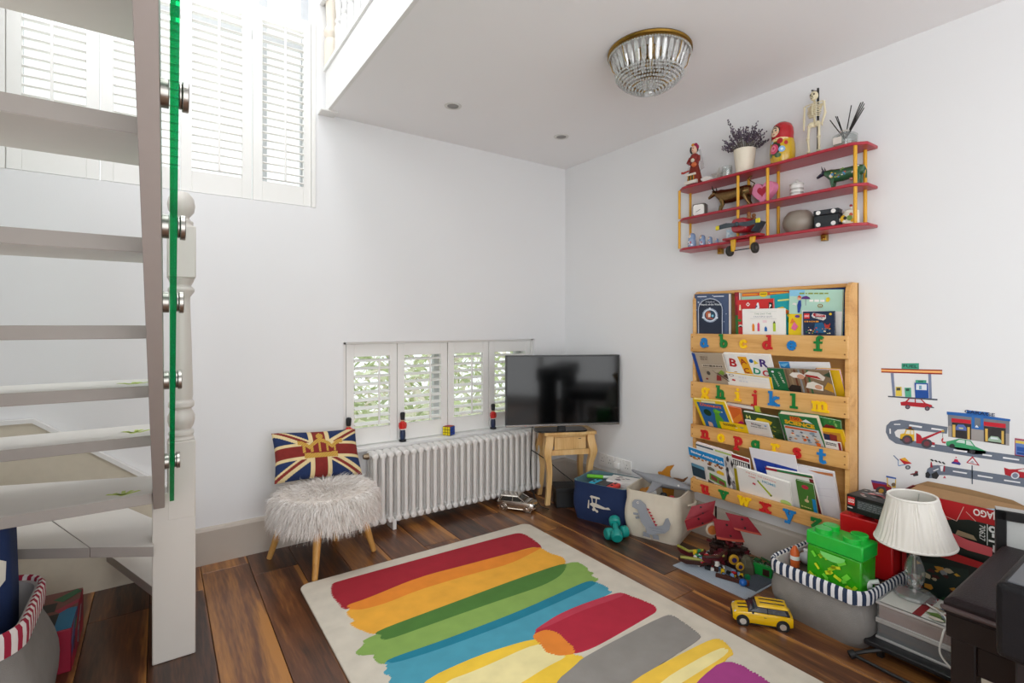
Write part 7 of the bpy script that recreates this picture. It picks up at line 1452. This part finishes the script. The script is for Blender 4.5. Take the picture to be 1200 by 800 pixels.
# small gun deck bricks
GRNB = [('#127a3a', 'green')]
t = thing('brick_wall', 'bright green brick wall piece by the grey basket', 'toy', (-.205, -1.660, .0080), 10)
MB().box((0, 0, .024), (.02, .11, .048)).build('wall', mat('#128a35', .4), t, bevel=.001)
m = MB()
for i in range(12): m.lathe([(.0025, 0), (.0025, .0017), (.0003, .0017)], 8, c=(.004*(1 if i % 2 else -1), -.044+.008*i, .048))
m.build('stud', mat('#128a35', .4), t)
MB().box((-.0105, -.03, .02), (.002, .03, .03)).build('window', mat('#3b2018', .4), t)
t = thing('brick_plank', 'long dark brown brick strip in front of the toy ship', 'toy', (-.375, -1.600, .0052), -72)
MB().box((0, 0, .008), (.11, .014, .016)).build('plank', mat('#46241a', .4), t, bevel=.001)
m = MB()
for i in range(13): m.lathe([(.0025, 0), (.0025, .0017), (.0003, .0017)], 8, c=(-.048+.008*i, .003, .016))
m.build('stud', mat('#46241a', .4), t)
t = thing('blue_helmet', 'round blue toy part beside the dark brown strip', 'toy', (-.370, -1.672, .0052), 0)
MB().ell((0, 0, .016), (.019, .017, .016)).build('dome', mat('#1c5fae', .35), t); MB().box((.018, -.01, .012), (.014, .014, .022)).build('clip', mat('#6d3a22', .4), t, bevel=.002)
rnd = random.Random(17)
cols = [('#b51f26', 'red'), ('#1b1b1d', 'black'), ('#d6b21c', 'yellow'), ('#3b2018', 'brown'), ('#7fa3cf', 'light blue'), ('#e2e0da', 'white'), ('#127a4a', 'green'), ('#5a1620', 'dark red')]
spots = []
for i in range(96):
    if i < 46: x, y = rnd.uniform(-.36, -.30)+.0, rnd.uniform(-1.65, -1.43)
    else: x, y = rnd.uniform(-.38, -.30), rnd.uniform(-1.53, -1.40)
    spots.append((x-(y+1.5)*.10, y, .0052))
protos = {}
for i, (x, y, z) in enumerate(spots):
    ci = i % len(cols); h_, cn = cols[ci]; shp = (i // len(cols)) % 3
    up = z if i < 46 else rnd.uniform(.03, .055)
    if (ci, shp) not in protos:
        t = thing('toy_brick', 'tiny loose %s toy brick in the heap in front of the ship' % cn, 'toy brick', (x, y, up), rnd.uniform(0, 180), 'loose toy bricks heaped round the ship')
        if shp == 0:
            MB().box((0, 0, .005), (.016, .008, .0096)).build('brick', mat(h_, .35), t)
            for q in (-.004, .004): MB().lathe([(.0025, 0), (.0025, .0017), (.0003, .0017)], 8, c=(q, 0, .0098)).build('stud', mat(h_, .35), t)
        elif shp == 1: MB().prism([(-.010, -.006, 0), (.010, -.006, 0), (.004, -.006, .014), (-.010, -.006, .014)], (0, .012, 0)).build('slope', mat(h_, .35), t); MB().lathe([(.0025, 0), (.0025, .0017), (.0003, .0017)], 8, c=(-.004, 0, .014)).build('stud', mat(h_, .35), t)
        else: MB().tube([(-.012, 0, .006), (.012, 0, .006)], .0045, 10).build('rod', mat(h_, .35), t); MB().tube([(.006, 0, .006), (.012, 0, .006)], .0065, 10).build('collar', mat(h_, .35), t)
        t['label'] = 'tiny loose %s toy %s in the heap in front of the ship' % (cn, ('brick', 'slope brick', 'rod')[shp]); protos[(ci, shp)] = t
    else: copy_tree(protos[(ci, shp)], (x, y, up), (0, 0, rnd.uniform(0, 3))).scale = (1.35, 1.35, 1.35)
t = thing('toy_greenery', 'dark green brick foliage behind the green wall piece', 'toy', (-.155, -1.62, .006), 0)
m = MB(); rnd = random.Random(6)
for i in range(40): m.box((rnd.uniform(-.04, .03), rnd.uniform(-.07, .08), rnd.uniform(.005, .06)), (.022, .010, .006), i % 3, rot=(rnd.uniform(-.6, .6), rnd.uniform(-.6, .6), rnd.uniform(0, 3)))
m.build('leaves', [mat('#1d4a2a', .5), mat('#3a2a1c', .5), mat('#245c30', .5)], t, smooth=0)

# ------------------------------------------------------------------ boxes at the right
t = thing('brick_storage_box', 'large red brick-shaped storage tub beside the bookcase', 'storage box', (-.118, -2.100, .180), -90)
REDB = mat('#c4161a', .35, coat=.3, var=.03)
MB().box((0, 0, .075), (.185, .150, .150)).build('tub', REDB, t, bevel=.006)
MB().box((0, 0, .188), (.195, .160, .075)).build('lid', REDB, t, bevel=.006)
sm_ = MB().lathe([(.028, 0), (.028, .018), (.026, .020), (.0005, .020)], 26).mesh('stud', REDB)
for i in (-1, 1):
    for j in (-1, 1): inst('stud', sm_, t, (.048*i, .040*j, .2255))
t = thing('toy_set_box', 'black boxed brick set with a small red logo on top of the red tub', 'box', (-.150, -2.135, .4262), -96)
MB().box((0, 0, .035), (.19, .135, .070)).build('carton', mat('#17181a', .4), t, bevel=.002)
FM = lambda W, D, z0: Matrix(((1, 0, 0, -W/2), (0, 0, -1, -D/2-.0006), (0, 1, 0, z0), (0, 0, 0, 1)))
art(t, .19, .070, [('r', .03, .42, .17, .88, '#d6201f'), ('t', 'LEGO', .10, .65, .30, '#ffffff', .95, 0, .02, .12), ('r', .22, .30, .74, .80, '#4c5052')] + grey(4, .34, .76, .24, .72, '#7d8183', 3, .5) + [('c', .90, .30, .06, None, '#d9a9b0'), ('c', .90, .30, .04, None, '#efe6e6'), ('r', .04, .25, .14, .32, '#cfcfd0')], M=FM(.19, .135, 0))
art(t, .18, .125, [('r', 0, 0, 1, 1, '#3a3c3e')] + blobs(30, .08, .1, .92, .9, ['#a3454a', '#8f9294', '#c9b9b4', '#5d6063', '#d98f8f', '#22262a'], 4, (.04, .12)), M=Matrix(((1, 0, 0, -.09), (0, 1, 0, -.0625), (0, 0, 1, .0705), (0, 0, 0, 1))))
# open carton of a big toy set, standing upside down against the wall
nb = thing('toy_carton', 'big open red toy set carton upside down against the wall', 'box', (-.065, -2.200, 0), -90)
CW, CD, CH = .68, .115, .54
CARD = mat('#a5825c', .85, var=.08, scale=50)
MB().box((CW/2, -CD/2+.002, CH/2), (CW, .004, CH)).box((CW/2, CD/2-.002, CH/2), (CW, .004, CH)).box((.002, 0, CH/2), (.004, CD-.008, CH)).box((CW-.002, 0, CH/2), (.004, CD-.008, CH)).box((CW/2, 0, .003), (CW, CD-.008, .006)).build('carton', mat('#7d151b', .5, var=.08), nb, smooth=0)
flp = MB().prism([(.004, CD/2-.004, CH), (.05, CD/2-.004, CH+.028), (.18, CD/2-.004, CH+.03), (.30, CD/2-.004, CH+.022), (.33, CD/2-.004, CH+.010), (.42, CD/2-.004, CH+.018), (.60, CD/2-.004, CH+.012), (CW-.004, CD/2-.004, CH)], (0, .003, 0)); flp.build('flap', CARD, nb, smooth=0)
MB().prism([(.01, -CD/2+.006, CH-.004), (CW-.01, -CD/2+.006, CH-.004), (CW-.03, CD/2-.03, CH+.010), (.03, CD/2-.03, CH+.016)], (0, .0, -.003)).build('flap', CARD, nb, smooth=0)
MB().prism([(.25, -CD/2-.001, CH), (.62, -CD/2-.001, CH), (.62, -CD/2+.012, CH+.016), (.40, -CD/2+.012, CH+.020), (.30, -CD/2+.012, CH+.010)], (0, .002, 0)).build('flap', mat('#8fb4c9', .6), nb, label='pale blue printed flap', smooth=0)
art(nb, CW, CH, [('r', 0, 0, 1, .95, '#15211a'), ('r', 0, .90, .47, 1.0, '#b5161c'), ('p', [(0, .78), (0, 1), (.30, 1), (.30, .90)], '#b5161c'), ('r', .47, .0, 1, 1, '#1a1a1c'), ('r', .47, .92, 1, 1, '#8d1418'), ('r', 0, 0, .022, 1, '#a81a1f'), ('r', .475, .10, .50, .90, '#c41b1f'), ('l', (.16, .90), (.25, .87), .003, '#d9b5a8'), ('l', (.25, .87), (.28, .98), .003, '#d9b5a8'), ('l', (.16, .90), (.165, .93), .003, '#d9b5a8'), ('l', (.29, .95), (.33, .90), .003, '#d9b5a8'),
 ('t', 'NINJAGO', .395, .965, .062, '#f3e9e4', 1.0, 180, .03, .19), ('t', '8-14', .405, .81, .095, '#eef0ee', 1.0, -90, .02), ('t', '70627', .355, .835, .042, '#dfe3df', 1.0, -90, .01), ('l', (.376, .90), (.376, .76), .004, '#cfd3cf'),
 ('p', [(.02, .0), (.03, .50), (.30, .56), (.32, .1), (.3, 0)], '#20302a')] + blobs(70, .04, .02, .36, .52, ['#7d3a22', '#c98a2f', '#8a8d90', '#26382c', '#d9a53a', '#4d1f1a', '#2f5a38', '#b9a88a'], 5, (.010, .035)) + [
 ('p', [(.18, .76), (.20, .80), (.30, .77), (.40, .76), (.40, .70), (.30, .70), (.20, .73)], '#d65a62'), ('p', [(.17, .79), (.18, .83), (.22, .82), (.235, .79)], '#9c8a6c'), ('p', [(.25, .785), (.26, .82), (.325, .81), (.34, .78)], '#9c8a6c'), ('p', [(.18, .60), (.42, .60), (.42, .64), (.18, .66)], '#b5161c')], M=Matrix(((1, 0, 0, 0), (0, 0, -1, -CD/2-.0006), (0, 1, 0, 0), (0, 0, 0, 1))))
# stacked clear display cases, tray stand and lamp
tx0, ty0 = -.42, -2.205
tr = thing('tray_stand', 'low black metal tray stand with a folding foot under the display cases', 'stand', (-.31, -2.47, 0), 0)
MB().box((.0, 0, .050), (.30, .56, .018)).build('tray', mat('#1b1b1d', .4), tr, bevel=.004)
m = MB()
for sx in (-.11, .11):
    for sy in (-.24, .24): m.box((sx, sy, .0205), (.02, .02, .041))
m.build('leg', BLACK, tr, bevel=.002)
MB().tube([(-.14, .22, .046), (-.165, .27, .022), (-.205, .296, .014)], .007, 10).tube([(-.205, .296, .014), (-.21, .18, .012), (-.215, .0, .010), (-.215, -.12, .010)], .006, 10).build('folding_foot', BLACK, tr)
MB().tube([(-.212, .302, .010), (-.198, .288, .018)], .014, 14).build('foot_cap', mat('#0f0f10', .6), tr, bevel=.002)
CLR = clear('acrylic', '#eff1f1', .12, .05, .10)
for k, (z0, body, lb) in enumerate(((.0594, '#3c4046', 'lower clear display case with dark sides'), (.126, '#a58d88', 'upper clear display case with pinkish sides under the lamp'))):
    t = thing('display_case', lb, 'case', (tx0+.11, ty0-.22, z0), 0)
    W_, D_, H_ = .20, .42, .066
    MB().box((0, 0, .028), (W_-.008, D_-.008, .052)).build('inner_box', mat(body, .35, var=.06, coat=.5), t, bevel=.003)
    MB().box((0, 0, .030), (W_, D_, .060)).build('clear_cover', CLR, t, bevel=.003)
    m = MB()
    for z in (.0035, .0615):
        for s in (-1, 1): m.box((s*(W_/2), 0, z), (.008, D_+.008, .008)).box((0, s*(D_/2), z), (W_, .008, .008))
    m.build('rim', mat('#c9c7c5', .3, metal=.5), t, bevel=.0015)
    if k: art(t, W_-.01, D_-.01, [('r', 0, 0, 1, 1, '#d8d6d0'), ('r', .0, .70, 1, .76, '#8a2228'), ('r', .55, .82, 1, .97, '#b9b6ae')] + blobs(34, .05, .02, .95, .68, ['#5f7a3a', '#8a2b30', '#3f4f66', '#b5a58a', '#7d8a94', '#d9d0c0'], 8, (.03, .10)), z=.0664, M=Matrix(((1, 0, 0, -W_/2+.005), (0, 1, 0, -D_/2+.005), (0, 0, 1, 0), (0, 0, 0, 1))))
lp = thing('table_lamp', 'crystal table lamp with a pleated white shade on the display cases', 'lamp', (-.262, -2.283, .1932), 0)
CG = clear('lamp_crystal', '#f6f8f8', .20, .02, .12, '#f4f6f6')
MB().lathe([(.062, 0), (.066, .006), (.062, .014), (.040, .020), (.020, .024), (.018, .032)], 12).build('base', CG, lp, smooth=0)
MB().lathe([(.014, .032), (.018, .038), (.030, .070), (.034, .095), (.028, .120), (.016, .150), (.012, .158)], 8).build('column', CG, lp, smooth=0)
MB().tube([(0, 0, .01), (0, 0, .235)], .006, 12).lathe([(.014, .155), (.016, .160), (.010, .168), (.014, .176), (.014, .215), (.010, .22)], 16).build('stem', CHROME, lp)
sh_ = MB(); n = 220; rings = []
TL = Matrix.Rotation(R(-3), 4, Vector((.57, .82, 0))) @ Matrix.Identity(4)
TL = Matrix.Translation((0, 0, .205)) @ TL
rnd = random.Random(3)
for f_ in (0, .03, .2, .4, .6, .8, .97, 1.0):
    r_ = .120+(.072-.120)*f_; ring = []
    for k in range(n):
        a = 6.283*k/n; am = (0.0035 if .0 < f_ < 1 else .0008)*(.6+.4*math.sin(a*5+1)); q = r_+am*math.sin(a*44+6*f_*math.sin(a*9))+(.003 if f_ in (0, .03, .97, 1.0) else 0)
        ring.append(TL @ Vector((q*math.cos(a), q*math.sin(a), .168*f_)))
    rings.append(ring)
sh_.loft(rings, 0, cap=False); sh_.loft([[TL @ Vector(((r_-.004)*math.cos(6.283*k/n), (r_-.004)*math.sin(6.283*k/n), z)) for k in range(n)] for r_, z in ((.072, .168), (.120, 0))], 0, cap=False)
sh_.build('shade', mat('#e9e5dd', .8, var=.02), lp, smooth=60)
def torus(R_, r_, z, M_, n=60): return [M_ @ Vector((R_*math.cos(6.283*k/n), R_*math.sin(6.283*k/n), z)) for k in range(n+1)]
for q_, z_ in ((.0735, .167), (.1215, .002)): MB().tube(torus(q_, .004, z_, TL), .0045, 8).build('shade_trim', mat('#ece9e2', .8), lp)
m = MB()
for k in range(3):
    a = 6.283*k/3; m.tube([TL @ Vector((0, 0, .045)), TL @ Vector((.069*math.cos(a), .069*math.sin(a), .160))], .0015, 6)
m.build('shade_carrier', STEEL, lp)
cable('lamp_cord', 'white cord hanging from the lamp over the clear display cases', [(-.300, -2.33, .198), (-.36, -2.40, .200), (-.432, -2.41, .17), (-.436, -2.405, .11), (-.437, -2.44, .07), (-.445, -2.50, .02), (-.45, -2.53, .004)], .003, '#dcd9d3')

# ------------------------------------------------------------------ piano bench, keyboard end, frame and plush mouse
LEATH = mat('#1f1416', .45, var=.12, scale=60, bump=.25, bscale=260, ior=1.28); DKW = mat('#1a0d0b', .42, var=.1, ior=1.35)
bx0, by0 = -.895, -2.535
t = thing('piano_bench', 'dark brown piano bench with a padded leather seat', 'bench', (bx0, by0, 0), 0)
def BB(a, b): return MB().span((a[0], -a[1], a[2]), (b[0], -b[1], b[2]))
q = MB(); prs = []
for z, i in ((.455, .0), (.488, .0), (.497, .012), (.500, .03)): prs.append([Vector((x, -y, z)) for x, y in ((i, i), (i, .95-i), (.56-i, .95-i), (.56-i, i))])
q.loft([r_[::-1] for r_ in prs]); q.build('seat', LEATH, t, bevel=.004)
m = MB()
m.tube([(0, 0, .470), (.56, 0, .470)], .007, 8).tube([(0, 0, .470), (0, -.95, .470)], .007, 8); m.build('piping', mat('#4b3a3a', .3, coat=.4), t)
BB((.004, .004, .395), (.556, .946, .456)).build('apron', DKW, t, bevel=.003)
for x in (.01, .50):
    for y in (.012, .89): BB((x, y, 0), (x+.05, y+.05, .396)).build('leg', DKW, t, bevel=.004)
BB((.02, .06, .315), (.035, .89, .39)).build('side_rail', DKW, t, bevel=.003)
kx, ky = -1.24, -2.705
t = thing('digital_piano', 'black end of a digital piano with a grey top edge', 'piano', (kx, ky, 0), 0)
q = MB(); pr = [(x+.13, z+.6325) for x, z in rrect(.26, .145, .014, 4)]
MB().prism([(0, -.0, .56), (.26, -.0, .56), (.26, 0, .705), (0, 0, .705)], (0, -1.2, 0)).build('case', mat('#121013', .5, var=.08, bump=.2, bscale=400, ior=1.3), t, bevel=.012, seg=3)
MB().box((.135, -.6, .7055), (.235, 1.17, .004)).build('top_panel', mat('#55565a', .45), t, bevel=.001)
MB().box((.12, -.6, .7080), (.012, 1.1, .002)).build('groove', BLACK, t)
MB().box((.13, -.05, .28), (.22, .05, .56)).build('leg', mat('#1a1314', .5), t, bevel=.004)
MB().box((.13, -1.1, .28), (.22, .05, .56)).build('leg', mat('#1a1314', .5), t, bevel=.004)
pf = (-0.3474, -2.5493, 0.6037)
t = thing('photo_frame', 'black picture frame standing behind the piano bench', 'picture frame', (-.315, -2.515, .0), -72)
a = MB().box((.10, 0, .30), (.20, .018, .60)).build('back', mat('#1c1a1a', .5), t, bevel=.002)
MB().box((.10, -.013, .585), (.20, .012, .03)).box((.013, -.013, .30), (.026, .012, .60)).box((.187, -.013, .30), (.026, .012, .60)).box((.10, -.013, .015), (.20, .012, .03)).build('frame', BLACK, t, bevel=.002)
MB().box((.10, -.0105, .30), (.150, .002, .545)).build('mount', mat('#b9bab8', .5), t, smooth=0)
MB().box((.10, -.004, .6035), (.20, .022, .006)).build('top_edge', mat('#b3b1ae', .4), t, bevel=.001)
PL = mat('#c3b8a8', .95, var=.12, scale=50, bump=.4, bscale=300)
t = thing('plush_mouse', 'pale plush mouse with a long snout under the piano bench', 'soft toy', (-.565, -2.552, 0), -140); t.scale = (1.15, 1.15, 1.32)
MB().lathe([(.050, 0), (.066, .02), (.062, .07), (.046, .12), (.030, .155), (.024, .17)], 20).build('body', PL, t)
hd = MB().loft([[Vector((x, w_*math.cos(6.283*k/12), z+h_*math.sin(6.283*k/12))) for k in range(12)] for x, w_, h_, z in ((-.045, .008, .010, .195), (-.03, .032, .032, .195), (0, .038, .036, .195), (.03, .030, .028, .188), (.06, .017, .016, .178), (.085, .008, .008, .170))]).build('head', PL, t)
for s in (-1, 1): MB().ell((-.012, s*.034, .235), (.007, .019, .024), 0, 12, 8).build('ear', mat('#8a8f6a', .9), hd)
m = MB()
for s in (-1, 1): m.ell((.035, s*.024, .200), (.005, .004, .006), 0, 8, 6)
m.ell((.087, 0, .170), (.007, .007, .006), 0, 8, 6); m.build('eye', mat('#7d5a4a', .3), hd)
for s in (-1, 1): MB().tube([(.01, s*.04, .14), (.04, s*.055, .10), (.055, s*.05, .06)], [.014, .012, .012], 8).build('arm', PL, t)

# ------------------------------------------------------------------ under the stair
LB = (-2.985, -.925)
t = basket('storage_basket', 'grey felt basket with a red and white striped cuff under the stair', (LB[0], LB[1], 0), 0, .26, .48, .205, .42, .375, FELT, mat('#bdb7b3', .9), seed=12, wob=.004, bulge=.055, r=.095)
cuff(t, .217, .432, .097, .385, .062, .009, [mat('#e0d8d6', .9), mat('#9c1f3a', .9)], .030)
t = thing('navy_bag', 'stiff navy canvas bag with a white printed shape in the red striped basket', 'bag', (-3.030, -.780, .115), 0)
MB().loft([[Vector((x*q, y, z)) for x, y in rrect(.18, .14, .03, 4)] for z, q in ((0, 1), (.25, 1.02), (.44, .96), (.49, .90))], 0).loft([[Vector((x*q, y*q2, z)) for x, y in rrect(.18, .14, .03, 4)] for z, q, q2 in ((.478, 1.02, 1.02), (.495, 1.0, 1.01), (.505, .9, .99))], 0).build('bag', NAVY, t, smooth=50)
art(t, .18, .40, [('p', [(.20, .70), (.30, .86), (.44, .84), (.52, .92), (.60, .80), (.52, .68), (.56, .54), (.44, .40), (.46, .28), (.36, .22), (.34, .36), (.24, .44), (.28, .58)], '#d9d3c6'), ('p', [(.66, .78), (.80, .90), (.96, .86), (.95, .72), (.86, .66), (.84, .54), (.74, .56), (.72, .68)], '#d9d3c6')], M=Matrix(((1, 0, 0, -.09), (0, 0, -1, -.0735), (0, 1, 0, .03), (0, 0, 0, 1))))
t = thing('toy_game_box', 'red and blue printed toy box on the floor beside the striped basket', 'box', (-2.90, -.495, 0), 0)
MB().box((0, 0, .075), (.16, .33, .15)).build('carton', mat('#8d1630', .5), t, bevel=.003)
SM = Matrix(((0, 0, 1, .0805), (1, 0, 0, -.165), (0, 1, 0, 0), (0, 0, 0, 1)))
art(t, .33, .15, [('r', 0, 0, 1, 1, '#b01f3c'), ('p', [(0, .5), (.4, 1), (.55, 1), (.12, .4), (0, .3)], '#1f4f86'), ('p', [(0, .7), (.2, 1), (.36, 1), (0, .58)], '#2a86b5'), ('p', [(.3, 0), (.6, .5), (1, .8), (1, .6), (.7, .3), (.55, 0)], '#8a1030'), ('c', .22, .42, .07, None, '#1a1414'), ('c', .22, .42, .045, None, '#7f2433'), ('p', [(.42, .2), (.48, .5), (.56, .6), (.60, .4), (.52, .1)], '#8fa0a8'), ('p', [(.46, .22), (.50, .42), (.55, .36)], '#1e2730'), ('p', [(.55, .55), (.7, .85), (.78, .8), (.64, .5)], '#aab4ba'), ('p', [(.2, .75), (.3, .9), (.42, .86), (.3, .7)], '#3f8a5a')], M=SM)
art(t, .16, .33, [('r', 0, 0, 1, 1, '#7d4a44'), ('r', .0, .5, .6, .72, '#20201f'), ('r', .0, .12, .7, .42, '#1c1b1c'), ('r', .7, .0, 1, .5, '#1e7aa3'), ('p', [(.5, .8), (.9, 1), (1, .9), (.7, .7)], '#2a6a45'), ('p', [(.6, .5), (1, .7), (1, .6), (.7, .42)], '#b0304a')], M=Matrix(((1, 0, 0, -.08), (0, 1, 0, -.165), (0, 0, 1, .1505), (0, 0, 0, 1))))

# ------------------------------------------------------------------ lettering becomes plain mesh
bpy.context.view_layer.update()
dg = bpy.context.evaluated_depsgraph_get()
done = []
for o in TEXTS:
    me = bpy.data.meshes.new_from_object(o.evaluated_get(dg)); me.name = 'lettering'
    if o['fit'] and len(me.vertices):   # keep a line of lettering inside the face it is printed on
        xs = [v.co.x for v in me.vertices]; wd = (max(xs)-min(xs))*abs(o.scale.x)
        if wd > o['fit']: me.transform(Matrix.Diagonal((o['fit']/wd, 1, 1, 1)))
    done.append((o, me))
for o, me in done:
    par, ml, c = o.parent, o.matrix_local.copy(), o.data
    bpy.data.objects.remove(o); bpy.data.curves.remove(c)
    n = bpy.data.objects.new('lettering', me); COL.objects.link(n); n.parent = par; n.matrix_local = ml
bpy.context.view_layer.update()
